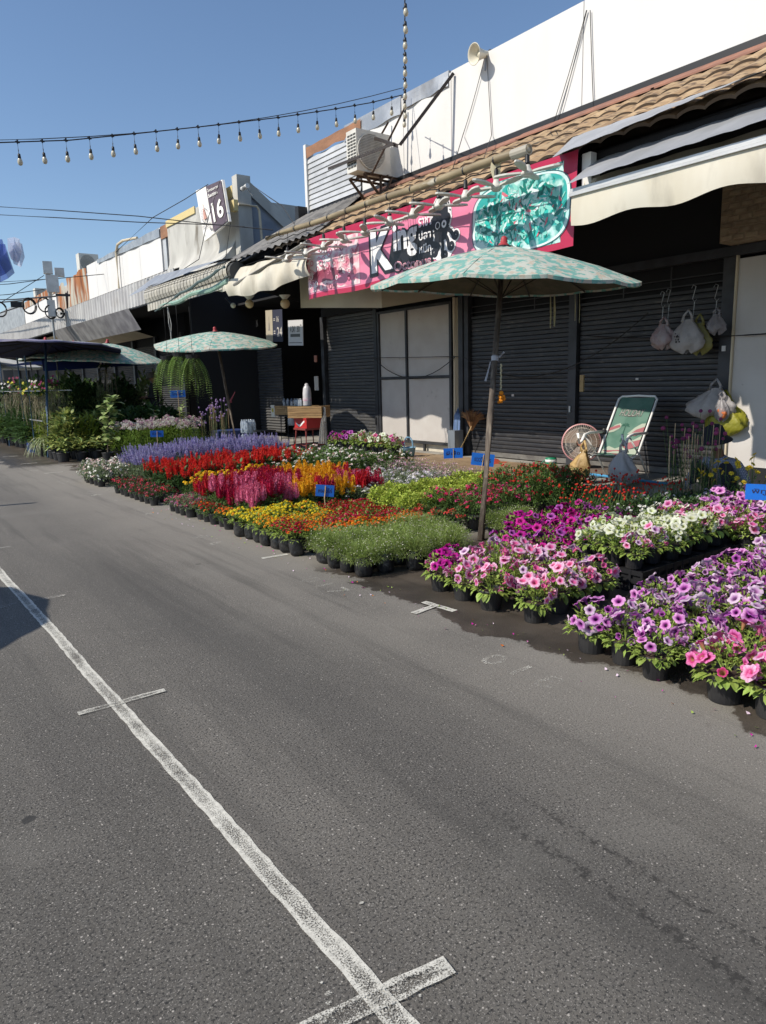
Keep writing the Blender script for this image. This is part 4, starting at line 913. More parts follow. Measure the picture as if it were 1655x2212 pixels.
pc.tube([(9.2, 29.3, 5.15), (9.2, 29.25, 6.7), (9.2, 29.0, 6.95), (9.25, 28.5, 7.02), (9.5, 27.6, 7.0)], .05, 8); solo(pc, 'bent_pipe', CREAM, 'bent cream conduit curving over the white parapet of the far row', 'pipe')
# ================================================================== CANVAS OVER THE DRINKS STALL
random.seed(21)
cv = thing('canvas_awning', 'loose cream canvas sagging over the drinks stall with a pole across it', 'awning', (6.9, 12.6, 3.4))
def cvf(u, v):   # u far->near, v top->bottom
    y = 15.1-3.9*u; zt2 = 3.98-.02*u; sag = .50+.12*math.sin(u*3.1)-(.12 if u < .15 else 0)
    return (7.02-.22*math.sin(v*2.2)-.03*math.sin(u*31+v*4), y, zt2-sag*v-.02*math.sin(u*21)*v)
m = MB(); m.grid(50, 10, cvf); m.build('cloth', CANV, cv, True)
m = MB(); m.tube([(6.85, 14.2, 3.62), (6.92, 11.3, 4.02)], .045, 8); m.build('pole', mat('grey_bar', (.2, .19, .17), .7), cv)
m = MB(); m.idx([(7.4, 15.1, 4.15), (7.4, 11.3, 4.15), (7.0, 11.2, 4.0), (7.0, 15.1, 3.99)], [(0, 1, 2, 3)]); m.build('top_flap', BLACKM, cv)
# rolled striped awning
RW = mat('striped_ribbed_plastic', (.46, .43, .36), .6, col2=(.36, .34, .29), scale=3, rnd=.06); RWD = mat('dark_weave', (.07, .07, .065), .8)
ra = thing('rolled_awning', 'rolled ribbed grey awning tied with green rope beside the cream canvas', 'awning', (6.9, 16.8, 3.6))
def rol(u, a): y = 19.2-4.9*u; r = .30-.08*u; return (6.95-r*math.cos(a), y, 3.90+r*math.sin(a)+.02*u)
for i in range(26):
    u0, u1 = i/26, (i+.86)/26; m = MB(); m.grid(1, 7, lambda u, v: rol(u0+(u1-u0)*u, -.6+2.5*v)); 
    m.grid(1, 1, lambda u, v: Vector(rol(u0+(u1-u0)*u, -.6))+Vector((.03, 0, -.20*v))); m.build('rib', RW, ra)
m = MB(); m.tube([(6.95, 19.2, 3.88), (6.95, 14.2, 3.9)], .2, 12); m.build('core', RWD, ra)
m = MB()
for i in range(60):
    u = i/60*.98+.01; 
    for k in range(6): a = .3+k*.22; p = Vector(rol(u, a)); m.box(p+Vector((-.004, 0, .002)), (.02, .012, .016))
m.build('weave_slots', RWD, ra, kind='stuff')
GRN = mat('green_tarp_roll', (.18, .33, .26), .6, col2=(.30, .42, .36), scale=8, stretch=(1, 3, 1))
m = MB(); m.tube([(6.80, 18.6-.3*i, 3.56+.03*math.sin(i)+.010*i) for i in range(15)], .06, 8); m.build('green_tarp', GRN, ra)
m = MB(); m.tube([(6.6, 14.1+.35*i, 3.95-.038*i+.02*math.sin(i*2)) for i in range(9)], .03, 6); m.tube([(6.6, 16.9, 3.64), (6.6, 18.3, 3.45)], .02, 6); m.build('rope', mat('blue_green_rope', (.09, .13, .13), .9), ra)
m = MB(); m.tube([(6.7, 17.7, 3.5), (6.68, 17.65, 3.1), (6.72, 17.68, 2.9), (6.7, 17.62, 2.45)], .012, 5); m.tube([(6.72, 17.75, 3.5), (6.76, 17.7, 3.1), (6.7, 17.66, 2.6)], .012, 5); m.build('hanging_cord', mat('grey_cord', (.4, .4, .38), .9), ra)
m = MB(); m.idx([(7.45, 20.4, 4.62), (7.45, 14.8, 4.32), (6.75, 14.6, 4.18), (6.7, 20.6, 4.05)], [(0, 1, 2, 3)]); solo(m, 'roof_sheet', GALV, 'pale metal sheet lying over the rolled ribbed awning', 'roof sheet')
# globe lamps
GLB = mat('cream_glass_globe', (.70, .52, .30), .25, col2=(.62, .45, .24), scale=3, trans=.15)
for (x, y, l) in ((539, 656, 'left of the two cream globe lamps under the canvas'), (616, 656, 'right of the two cream globe lamps, nearer the banner')):
    c = at(x, y, 0, 7.6); t = thing('globe_lamp', l, 'lamp', tuple(c), 'cream globe lamps under the canvas'); m = MB(); m.ball(c, .098, 18, 12); m.build('globe', GLB, t, True)
    m = MB(); m.lathe([(.12, .17), (.05, .10), (.045, .085), (.03, .085)], 16, c); m.build('holder', FANW, t); m = MB(); m.tube([c+Vector((0, 0, .16)), c+Vector((.1, .1, .5))], .012, 5); m.build('flex', CABLE, t)
c = at(525, 657, 0, 7.4)+Vector((0, .5, .02)); t = thing('bulb_lamp', 'small white bulb on an angled holder beside the rolled awning', 'lamp', tuple(c)); m = MB(); m.ball(c, .06, 12, 8); m.build('bulb', BULB, t, True); m = MB(); m.tube([c+Vector((.0, .05, .03)), c+Vector((0, .35, .2))], .03, 8); m.build('holder', BLACKM, t)
# ================================================================== UMBRELLAS
CAMO = mat('turquoise_lace_cloth', (.52, .54, .47), .8, col2=(.18, .40, .345), scale=11, detail=10, lo=.48, hi=.53, trans=.12, col3=(.50, .44, .35), scale3=12, lo3=.56, hi3=.60, stretch=(1, 1, .6))
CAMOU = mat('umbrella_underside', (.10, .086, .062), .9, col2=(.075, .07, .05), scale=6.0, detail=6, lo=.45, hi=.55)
NAVY = mat('navy_umbrella_cloth', (.028, .03, .09), .8, trans=.1); LAV = mat('faded_lavender_cloth', (.26, .24, .33), .85, col2=(.10, .10, .19), scale=3)
WOODP = mat('worn_wooden_pole', (.085, .065, .05), .8, col2=(.24, .20, .155), scale=8, stretch=(4, 4, .5), lo=.5, hi=.75); REDC = mat('red_plastic_cap', (.36, .035, .04), .5); RIBM = mat('dark_umbrella_rib', (.03, .022, .016), .7)
SEAM = mat('umbrella_seam', (.24, .29, .25), .9)
def umbrella(base, apex, nrm, R, rise, label, top=CAMO, under=CAMOU, polem=WOODP, n=12, pr=.032, group=None):
    base = Vector(base); apex = Vector(apex); z = Vector(nrm).normalized(); x, y = basis(z)
    t = thing('market_umbrella', label, 'umbrella', tuple(base), group)
    seg = n*4
    def cp(a, q, off=0.0):
        k = a/(2*math.pi)*n; sc_ = 1-.035*q*(.5-abs((k % 1)-.5))*2
        drop = rise*(.25*q+.75*q**1.65)+(.0 if q < 1 else 0)+.02*q*q*math.sin(a*3+base.x)+.035*q*(1-q*.55)*math.sin(math.pi*(k % 1))
        return apex+(x*math.cos(a)+y*math.sin(a))*R*q*sc_-z*(drop+off)
    m = MB(); m.grid(seg, 9, lambda u, v: cp(u*2*math.pi, .02+.98*v)); 
    m.grid(seg, 1, lambda u, v: cp(u*2*math.pi, 1.0, .03*v)); m.build('canopy', top, t, True)
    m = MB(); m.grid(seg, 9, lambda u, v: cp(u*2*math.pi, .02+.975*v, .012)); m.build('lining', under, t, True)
    for i in range(n):
        a = 2*math.pi*i/n; m = MB(); m.tube([cp(a, .03, .02), cp(a, .35, .026), cp(a, .7, .028), cp(a, .99, .03)], .009, 4); m.build('rib', RIBM, t)
        m = MB(); m.tube([cp(a, .05, -.002), cp(a, .35, -.002), cp(a, .7, -.002), cp(a, 1.0, -.002)], .0035, 4); m.build('seam', SEAM, t)
        if i % 2 == 0: m = MB(); hub = apex-z*(rise+.12); m.tube([hub, cp(a, .48, .03)], .007, 4); m.build('strut', RIBM, t)
    d = (apex-base).normalized(); L = (apex-base).length
    m = MB(); m.tube([base, base+d*L*.42, base+d*L*.44, apex+d*.02], [pr*1.15, pr*1.1, pr*.95, pr*.8], 10); m.build('pole', polem, t, True)
    m = MB(); m.lathe([(.062, -.005), (.05, .02), (.035, .03), (.038, .05), (.032, .055), (.034, .075), (.022, .095), (.001, .10)], 12, apex, d); m.build('cap', REDC, t, True)
    m = MB(); m.lathe([(.11, -.02), (.09, .004), (.001, .01)], 16, apex, z); m.build('top_disc', BLACKM, t)
    return t, cp
ub = Vector((4.92, 5.0, 0)); ua = at(1088, 532, 1, 5.22); uz = Vector((-.016, -.066, 1))
u1, cp1 = umbrella(ub, ua, uz, 1.33, .37, 'large turquoise and cream lace umbrella over the flowers, before the banner')
# knotted tie, garland and loose strings on the large umbrella
def upole(z): return ub+(ua-ub)*((z-ub.z)/(ua.z-ub.z))
k = upole(1.78); m = MB(); m.lathe([(.036, -.025), (.038, .02), (.03, .03)], 10, k, (ua-ub)); m.tube([k+Vector((.03, -.03, .01)), k+Vector((.06, -.07, .06))], .012, 5); m.tube([k+Vector((-.03, .03, -.03)), k+Vector((-.07, .06, -.22))], [.006, .012], 5); m.build('plastic_tie', mat('pale_plastic_strip', (.42, .42, .45), .5), u1)
ga = thing('flower_garland', 'small white and orange flower garland hanging from the umbrella pole', 'garland', tuple(k+Vector((.02, -.07, -.45))))
m = MB()
for i in range(16): m.ball(k+Vector((.02+.004*math.sin(i*2), -.065, -.06-i*.016)), .010, 6, 4)
m.build('jasmine_string', mat('jasmine_white', (.55, .5, .32), .8), ga)
m = MB()
for i in range(14): m.ball(k+Vector((.02+random.uniform(-.02, .03), -.07+random.uniform(-.025, .025), -.40+random.uniform(-.03, .03))), .018, 6, 4)
m.ball(k+Vector((.02, -.07, -.34)), .024, 8, 5); m.build('marigold_head', mat('marigold_orange', (.72, .25, .01), .8), ga)
m = MB()
for (a, q, L, w) in ((1.25, .99, .36, .012), (1.29, .99, .34, .016), (1.48, .99, .30, .006), (1.52, .99, .33, .005)):
    # strips hang from the right rim, nearest the shutters
    A = cp1(a, q, .03); m.tube([A, A+Vector((.01, .0, -L*.5)), A+Vector((-.01, -.015, -L))], [w*.5, w, w*.6], 4)
m.build('plastic_strip', mat('yellowish_strip', (.60, .58, .36), .6, trans=.3), u1)
umbrella((7.1, 15.1, .12), at(465, 716, 0, 6.55), (-.06, -.12, 1), 1.30, .27, 'turquoise lace umbrella leaning over the hanging ferns by the drinks stall', pr=.034, polem=WOODP)
m = MB(); kx = at(497, 868, 0, 6.95); m.tube([kx+Vector((-.02, .03, -.1)), kx, kx+Vector((.02, -.25, .22))], [.012, .02, .008], 5); m.lathe([(.045, -.02), (.045, .02)], 8, kx); solo(m, 'ribbon', mat('red_pink_ribbon', (.42, .08, .11), .6), 'pinkish red ribbon tied round the leaning pole of the second turquoise umbrella', 'ribbon')
umbrella((3.72, 18.2, 0), at(98, 737, 0, 4.1), (.06, .07, 1), 1.75, .20, 'dark navy umbrella with faded lavender top, leftmost in front', LAV, NAVY, mat('blue_steel_pole', (.05, .10, .17), .5, .2))
umbrella((5.6, 20.5, 0), at(232, 741, 0, 5.75), (.03, -.05, 1), 1.5, .46, 'turquoise lace umbrella just right of the navy umbrella', pr=.028, polem=BLACKM)
umbrella((5.0, 24.5, 0), at(158, 742, 0, 5.2), (.0, .0, 1), 1.4, .4, 'pale turquoise umbrella mostly hidden behind the navy umbrella', pr=.028, polem=BLACKM)
umbrella((3.70, 23.2, 0), at(-35, 742, 0, 4.0), (.0, .0, 1), 1.3, .38, 'turquoise umbrella at the far left edge behind the navy one', pr=.028, polem=BLACKM)
umbrella((4.6, 29.5, 0), (4.6, 29.5, 2.75), (.0, .0, 1), 1.6, .38, 'far plain white umbrella seen under the navy umbrella', mat('white_cloth', (.6, .6, .58), .8, trans=.3), mat('white_cloth', (.6, .6, .58), .8), BLACKM)
m = MB(); m.idx([(4.3, 20.6, 2.35), (7.2, 20.6, 2.45), (7.2, 26, 2.45), (4.3, 26, 2.35), (4.3, 20.5, 2.05), (7.2, 20.5, 2.2)], [(0, 1, 2, 3), (0, 4, 5, 1)]); solo(m, 'blue_tarp', mat('blue_tarpaulin', (.02, .035, .16), .5, trans=.2), 'dark blue tarpaulin stretched behind the navy umbrella above the orchids', 'tarpaulin')
# umbrella standing out of frame on the left whose shadow reaches the road line
umbrella((-2.28, 5.4, 0), (-2.28, 6.35, 2.45), (0, 0, 1), 1.15, .35, 'turquoise umbrella at the other kerb, outside the view', pr=.03)
m = MB(); m.tube([(-1.4, 11.9, 0), (-1.4, 11.9, 3.2)], .05, 8); solo(m, 'street_post', GALV, 'thin grey post on the far kerb, outside the view', 'post')
# blue net and pale net hanging at far left
for (pts, c, l, nm) in (([(-40, 515), (5, 517), (14, 545), (26, 580), (12, 592), (-5, 600), (-40, 590)], (.05, .10, .42), 'blue mesh cloth hanging at the upper left edge', 'blue_net'), ([(16, 515), (30, 512), (42, 516), (48, 545), (40, 568), (24, 560), (17, 540)], (.55, .60, .75), 'pale see-through mesh cloth beside the blue one', 'pale_net')):
    o = Vector((0, 0, CAM_H)); q = [o+ray(*p).normalized()*(13+.15*math.sin(i*2)) for i, p in enumerate(pts)]
    cc_ = sum(q, Vector())/len(q); n_ = len(q); dv = ray(20, 550).normalized()*.02
    m = MB(); m.idx([cc_+dv*6]+q, [(0, i+1, (i+1) % n_+1) for i in range(n_)]); m.idx([p+Vector((.05, .1, -.05)) for p in [cc_]+q], [(0, i+1, (i+1) % n_+1) for i in range(n_)])
    solo(m, nm, mat(nm+'_cloth', c, .7, trans=.4, alpha=.62), l, 'net')
# ================================================================== DRINKS STALL
WDX = mat('stall_plank', (.36, .22, .09), .6, col2=(.24, .14, .055), scale=4, stretch=(1, 1, 8), rnd=.1); REDP = mat('red_crate_plastic', (.42, .02, .02), .45); REDS = mat('red_painted_wood', (.20, .035, .03), .6)
st = thing('stool', 'red wooden stool carrying the red crate and the wooden drinks box', 'stool', (7.9, 13.2, .12))
SX, SY = 7.75, 12.95
for dx, dy in ((-.22, -.22), (.22, -.22), (-.22, .22), (.22, .22)):
    m = MB(); m.tube([(SX+dx*1.1, SY+dy*1.1, .12), (SX+dx*.9, SY+dy*.9, .62)], .022, 6); m.build('leg', REDS, st)
for z in (.3,):
    for a, b_ in (((-1, -1), (1, -1)), ((1, -1), (1, 1)), ((1, 1), (-1, 1)), ((-1, 1), (-1, -1))): m = MB(); m.tube([(SX+a[0]*.22, SY+a[1]*.22, z), (SX+b_[0]*.22, SY+b_[1]*.22, z)], .014, 5); m.build('stretcher', REDS, st)
m = MB(); m.span((SX-.24, SY-.24, .62), (SX+.24, SY+.24, .66)); m.build('seat', REDS, st)
cr = thing('drinks_crate', 'red plastic drinks crate with a white wave mark under the wooden box', 'crate', (SX, SY, .66))
m = MB(); m.span((SX-.21, SY-.25, .66), (SX+.21, SY+.25, .86)); m.build('body', REDP, cr)
m = MB(); m.span((SX-.22, SY-.26, .84), (SX+.22, SY+.26, .87)); m.build('rim', REDP, cr)
m = MB()
for i in range(10): t0, t1 = i/10, (i+1)/10; f2 = lambda t: (SX-.213, SY+.17-.34*t, .76-.05*math.sin(t*4.2)); a, b_ = f2(t0), f2(t1); w = .012+.012*math.sin(t0*3); m.face((a[0], a[1], a[2]-w), (b_[0], b_[1], b_[2]-w), (b_[0], b_[1], b_[2]+w), (a[0], a[1], a[2]+w))
m.build('white_mark', mat('label_white', (.75, .74, .70), .5), cr)
def woodbox(c, W, D, Hh, rz, label):
    t = thing('wooden_box', label, 'box', c, None, rz); q = Matrix.Rotation(0, 3, 'Z')
    for i in range(5):
        z = Hh*(i+.5)/5
        for (p, s_) in (((-D/2, 0, z), (.02, W, Hh/5-.005)), ((D/2, 0, z), (.02, W, Hh/5-.005)), ((0, -W/2-.002, z), (D-.024, .02, Hh/5-.005)), ((0, W/2+.002, z), (D-.024, .02, Hh/5-.005))):
            m = MB(); m.box(p, s_); o = bpy.data.objects.new('plank', m.mesh('plank', WDX)); COL.objects.link(o); o.parent = t
    m = MB(); m.box((0, 0, .02), (D-.04, W-.04, .03)); o = bpy.data.objects.new('bottom', m.mesh('bottom', WDX)); COL.objects.link(o); o.parent = t
    m = MB(); m.box((0, 0, Hh-.02), (D-.03, W-.03, .02)); o = bpy.data.objects.new('tray', m.mesh('tray', BLACKM)); COL.objects.link(o); o.parent = t
    return t
woodbox((SX, SY-.02, .87), .74, .50, .24, R_(38), 'varnished slatted wooden box on the red crate')
woodbox((7.9, 14.0, .90), .56, .36, .2, R_(20), 'smaller wooden box of bottles behind the flask, on a black stool')
fk = thing('flask', 'tall white flask wrapped in plastic on the wooden box', 'flask', (SX-.02, SY, 1.11))
m = MB(); m.lathe([(.001, 0), (.085, 0), (.09, .02), (.088, .26), (.075, .36), (.055, .40), (.04, .42), (.045, .44), (.02, .46), (.001, .465)], 18, (SX-.02, SY, 1.11)); m.build('body', mat('flask_white', (.55, .53, .53), .3, col2=(.46, .44, .45), scale=6), fk, True)
m = MB(); m.lathe([(.0915, .10), (.0915, .17)], 18, (SX-.02, SY, 1.11)); m.build('pink_print', mat('pink_label', (.5, .3, .36), .4, col2=(.6, .55, .55), scale=14), fk); m = MB(); m.tube([(SX-.08, SY+.02, 1.50), (SX-.03, SY, 1.58), (SX+.03, SY, 1.55)], .012, 6); m.build('handle', BLACKM, fk)
GLS = mat('clear_plastic', (.55, .60, .65), .12, spec=.8, alpha=.45)
bo = MB(); bo.lathe([(.001, 0), (.03, 0), (.032, .01), (.032, .12), (.026, .145), (.012, .165), (.012, .19), (.001, .19)], 10); bome = bo.mesh('bottle', GLS, True)
ln_ = ['nearest the road', 'second from the road', 'third from the road', 'fourth from the road', 'hindmost in front of the flask']
for i in range(5): place('small_bottle', bome, (SX-.12, SY+.09+i*.065, 1.11), None, label='small clear bottle beside the flask, %s' % ln_[i], cat='bottle', group='small bottles on the wooden box', sc=.8)
bo2 = MB(); bo2.lathe([(.001, 0), (.038, 0), (.04, .01), (.04, .12), (.03, .145), (.016, .16), (.016, .18), (.001, .18)], 10); bome2 = bo2.mesh('bottle', mat('blue_dark_bottle', (.05, .07, .12), .3, col2=(.5, .5, .5), scale=10), True)
for i in range(6): place('jar', bome2, (7.85+.04*(i % 2), 13.80+i*.085, 1.09), None, label='dark blue bottle in the small wooden box, %s from the right' % NTH[i], cat='bottle', group='bottles in the small wooden box', sc=.9)
pcd = thing('price_card', 'white price card with a yellow square hung on the small wooden box', 'card', (7.65, 14.32, .95)); m = MB(); m.box((7.65, 14.32, .98), (.012, .17, .26)); m.build('card', mat('card_white', (.6, .58, .52), .6), pcd); m = MB(); m.box((7.642, 14.32, 1.0), (.006, .08, .08)); m.build('yellow_print', mat('card_yellow', (.45, .38, .06), .6), pcd)
def stool4(x, y, h, label, mt=BLACKM):
    t = thing('stool', label, 'stool', (x, y, .12))
    for dx, dy in ((-.15, -.15), (.15, -.15), (-.15, .15), (.15, .15)): m = MB(); m.tube([(x+dx*1.1, y+dy*1.1, .12), (x+dx, y+dy, .12+h)], .016, 6); m.build('leg', mt, t)
    for z in (.12+h*.35,):
        for a, b_ in (((-1, -1), (1, -1)), ((1, -1), (1, 1)), ((1, 1), (-1, 1)), ((-1, 1), (-1, -1))): m = MB(); m.tube([(x+a[0]*.16, y+a[1]*.16, z), (x+b_[0]*.16, y+b_[1]*.16, z)], .01, 5); m.build('stretcher', mt, t)
    m = MB(); m.span((x-.18, y-.18, .12+h), (x+.18, y+.18, .15+h)); m.build('seat', mt, t)
stool4(7.9, 14.0, .74, 'black metal stool under the small wooden box'); stool4(7.2, 13.9, .45, 'low black stool left of the red stool')
m = MB(); m.lathe([(.001, 0), (.09, 0), (.10, .05), (.09, .26), (.05, .32), (.03, .33), (.03, .36), (.001, .36)], 14, (7.58, 13.35, .70)); solo(m, 'water_jug', GLS, 'clear plastic water jug beside the red crate', 'jug', True)
m = MB()
for i in range(14):
    a = i*.45; m.tube([(SX+.1, SY-.42-.03*(i % 3), 1.1-.01*i), (SX+.05+.05*math.sin(a), SY-.50-.04*math.cos(a), .8), (SX+.02+.08*math.sin(a), SY-.48-.1*math.cos(a), .35)], .016, 4)
solo(m, 'plastic_bag', mat('clear_bag', (.30, .29, .27), .3, alpha=.5), 'long clear bag hanging from the right end of the wooden box', 'bag')
# wall signs in the alley and water packs
def board(name, c, w, h, mt, label, tilt=0.0, cat='sign'):
    t = thing(name, label, cat, tuple(c)); q = Matrix.Rotation(tilt, 3, 'X'); m = MB(); m.box(c, (.02, w, h), q); m.build('board', mt, t); fn = lambda u, v: Vector(c)+q @ Vector((-.013, w/2-u*w, v*h-h/2)); return t, fn
WSB = mat('dim_white_board', (.50, .47, .43), .6); NVB = mat('navy_sign', (.03, .034, .06), .6); TAN = mat('tan_sign_half', (.42, .37, .28), .6)
c = at(593, 704, 0, 9.2); t, fn = board('wall_sign', c, .88, .80, NVB, 'dark section and soi number sign reading 16 and 24 in the alley', R_(3))
m = MB(); m.face(fn(0.0, 0.0)+Vector((-.004, 0, 0)), fn(.42, 0)+Vector((-.004, 0, 0)), fn(.42, 1)+Vector((-.004, 0, 0)), fn(0, 1)+Vector((-.004, 0, 0))); m.build('tan_panel', TAN, t)
for s, a in (('16', (.66, .62, .14, .18)), ('24', (.68, .16, .30, .30)), ('=', (.48, .66, .10, .07)), ('=', (.48, .25, .1, .1))): m = MB(); put_text(m, s, lambda u, v: fn(u, v)+Vector((-.004, 0, 0)), *a, .01); m.build('lettering', WSB, t)
m = MB(); put_text(m, 'CHATUCHAK', lambda u, v: fn(u, v)+Vector((-.008, 0, 0)), .1, .22, .22, .03, .01)
for (x, w, y0, y1) in ((.21, .07, .36, .40), (.21, .04, .40, .60), (.21, .01, .60, .8)): m.face(*[fn(a_, b_)+Vector((-.008, 0, 0)) for a_, b_ in ((x-w, y0), (x+w, y0), (x+w*.6, y1), (x-w*.6, y1))])
m.build('emblem', SGR, t)
c = at(639, 719, 0, 9.0); t, fn = board('shop_sign', c, .70, .60, mat('pale_sign', (.55, .54, .54), .5), 'white board reading A DAY 30 hung in the alley', R_(3))
for s, a in (('A DAY', (.14, .52, .38, .26)), ('30', (.60, .52, .20, .26)), ('THB', (.82, .76, .1, .06)), ('DRINKS AND SNACKS FROM OUR STALL'[:0] or '.', (.1, .1, .01, .01))): m = MB(); put_text(m, s, fn, *a, .02); m.build('lettering', PB, t)
m = MB(); m.face(fn(.16, .34), fn(.82, .34), fn(.82, .46), fn(.16, .46)); m.face(fn(.06, .1), fn(.94, .1), fn(.94, .125), fn(.06, .125)); m.build('black_bar', PB, t)
c = at(545, 708, 0, 9.6); m = MB(); put_text(m, 'I-CAN', lambda u, v: c+Vector((0, -u, v)), 0, 0, .35, .2, .02); t = solo(m, 'dim_lettering', WSB, 'faint white lettering on the black alley wall left of the number sign', 'sign')
c = at(684, 828, 0, 9.4); t, fn = board('notice', c, .18, .34, WSB, 'small pale notice on the post right of the drinks stall')
c = at(682, 775, 0, 9.4); t, fn = board('notice', c, .12, .16, mat('orange_paper', (.4, .16, .1), .6), 'tiny orange paper taped above the pale notice')
m_w = mat('water_pack_plastic', (.45, .52, .62), .1, spec=.9, alpha=.6); wp = 0
for k in range(2):
    c = Vector((7.55, 15.4, .13+.33*k)); t = thing('water_bottle_pack', ['lower', 'upper'][k]+' shrink wrapped pack of water bottles beyond the blue salvia', 'bottle pack', tuple(c), 'packs of water bottles')
    for i in range(4):
        for j in range(3): m = MB(); m.lathe([(.04, 0), (.042, .1), (.038, .12), (.042, .2), (.03, .26), (.014, .29), (.014, .31), (.001, .31)], 8, c+Vector((j*.09-.09, i*.09-.14, 0))); m.build('bottle', m_w, t, True)
m = MB(); m.span((7.1, 15.8, .12), (7.8, 16.5, .5)); solo(m, 'cooler_box', mat('navy_box', (.03, .05, .16), .5), 'dark blue box beside the packs of water bottles', 'box')
# ================================================================== CHAIR, FAN, BAGS
CW = mat('white_tube_paint', (.76, .75, .72), .35); GRC = mat('green_chair_cloth', (.065, .15, .11), .85, col2=(.10, .19, .145), scale=5); PKC = mat('faded_pink_print', (.30, .10, .11), .85); PLC = mat('pale_chair_print', (.34, .38, .30), .85)
ch = thing('folding_chair', 'green HOLIDAY canvas folding chair with white tube frame', 'chair', (8.6, 6.0, .12))
# seat corner measurements: faces the street slightly towards the camera side
CX, CY = 8.50, 6.02; cw = .52
FWD = Vector((-.985, -.17, 0)).normalized(); SD = Vector((.17, -.985, 0)).normalized()
C0 = Vector((CX, CY, .12))
def cp_(f, s_, z): return C0+(FWD*f+SD*s_+Vector((0, 0, z)))*1.10
hw = cw/2
def cloth(f0, z0, f1, z1, sag, name, mt, inset=.0):
    m = MB(); m.grid(10, 12, lambda u, v: cp_(f0+(f1-f0)*v, (-hw+.03)+(cw-.06)*u, z0+(z1-z0)*v-sag*math.sin(v*math.pi)-.015*math.sin(u*math.pi))); return m.build(name, mt, ch, True)
cloth(.36, .385, -.12, .34, .03, 'seat_cloth', GRC); bk1 = cloth(-.12, .34, -.66, 1.04, .0, 'back_cloth', GRC)
def bkf(u, v, off=.006): 
    p = cp_(-.12-.54*v, (-hw+.03)+(cw-.06)*u, .34+.70*v-.015*math.sin(u*math.pi)); nrm = Vector((FWD.x*.70, FWD.y*.70, .54)).normalized(); return p+nrm*off
m = MB(); put_text(m, 'HOLIDAY', lambda u, v: bkf(u, v), .13, .66, .72, .13, .03, .25); m.build('lettering', mat('chair_letter_outline', (.10, .06, .06), .8), ch)
m = MB(); put_text(m, 'HOLIDAY', lambda u, v: bkf(u, v, .009), .14, .67, .70, .11, -.008, .25); m.build('lettering', mat('chair_letter_fill', (.32, .34, .30), .8), ch)
def cloud(pts, mt, off):
    cu = sum(p[0] for p in pts)/len(pts); cv_ = sum(p[1] for p in pts)/len(pts); m = MB(); n_ = len(pts)
    m.idx([bkf(cu, cv_, off)]+[bkf(u, v, off) for u, v in pts], [(0, i+1, (i+1) % n_+1) for i in range(n_)]); m.build('print', mt, ch)
cloud([(0, .42), (.12, .50), (.25, .54), (.32, .50), (.27, .44), (.14, .38), (0, .35)], PLC, .005); cloud([(0, .44), (.13, .48), (.25, .51), (.29, .47), (.12, .42), (0, .38)], PKC, .007)
cloud([(.55, .36), (.72, .47), (.88, .53), (1, .53), (1, .36), (.8, .33)], PLC, .005); cloud([(.60, .33), (.78, .43), (1, .47), (1, .36), (.8, .32)], PKC, .007); cloud([(.45, .18), (.62, .28), (.8, .25), (1, .32), (1, .16), (.7, .12)], PLC, .005); cloud([(.5, .16), (.7, .21), (1, .25), (1, .14), (.7, .08)], PKC, .007)
cloud([(0, .05), (.15, .13), (.35, .10), (.5, .14), (.8, .06), (1, .1), (1, .0), (0, 0)], PLC, .005); cloud([(0, .04), (.2, .06), (.5, .08), (.8, .01), (.4, 0)], PKC, .007)
for a in ((.50, .58, .02), ): pass
m = MB()
for i in range(6):   # palm fronds printed on the cloth
    a = .3+i*.5; pts = [(.42+.16*t*math.cos(a), .50+.10*t*math.sin(a)-.05*t*t) for t in (0, .5, 1)]
    m.face(bkf(pts[0][0], pts[0][1]), bkf(pts[1][0], pts[1][1]+.012), bkf(*pts[2]), bkf(pts[1][0], pts[1][1]-.012))
m.face(bkf(.41, .22), bkf(.44, .22), bkf(.43, .50), bkf(.415, .50)); m.build('palm_print', mat('dark_green_print', (.02, .09, .06), .85), ch)
def tubep(pts, r=.014, mt=CW, nm='frame_tube'):
    m = MB(); m.tube([cp_(*p) for p in pts], r, 8); return m.build(nm, mt, ch, True)
tubep([(.10, -hw, .0+.30), (-.12, -hw, .34), (-.64, -hw, 1.01), (-.665, -hw+.04, 1.045), (-.67, 0, 1.055), (-.665, hw-.04, 1.045), (-.64, hw, 1.01), (-.12, hw, .34), (.10, hw, .30)], .016, CW, 'back_frame')
tubep([(.38, -hw, .37), (.38, hw, .37)], .014, CW, 'seat_rail'); tubep([(.38, -hw, .37), (-.15, -hw, .33)], .014, CW, 'side_rail'); tubep([(.38, hw, .37), (-.15, hw, .33)], .014, CW, 'side_rail')
for s_ in (-hw-.03, hw+.03):
    tubep([(.16, s_, .60), (.24, s_, .60), (.33, s_, .30), (.40, s_, .06), (.385, s_, .014), (.33, s_, .012), (-.25, s_, .012)], .015, CW, 'leg_loop')
    tubep([(.36, s_, .50), (.30, s_, .52), (.22, s_, .60), (.10, s_, .615), (-.30, s_, .60)], .020, CW, 'armrest')
    tubep([(.36, s_, .50), (.40, s_, .63)], .02, CW, 'hand_grip')
    tubep([(.20, s_, .58), (-.12, s_, .32), (-.40, s_, .012)], .013, CW, 'rear_leg')
tubep([(-.25, -hw-.03, .012), (-.25, hw+.03, .012)], .014, CW, 'foot_bar')
m = MB(); m.lathe([(.02, -.04), (.035, -.01), (.03, .03), (.02, .05)], 8, cp_(-.28, -hw-.02, .60)); m.build('black_knot', BLACKM, ch)
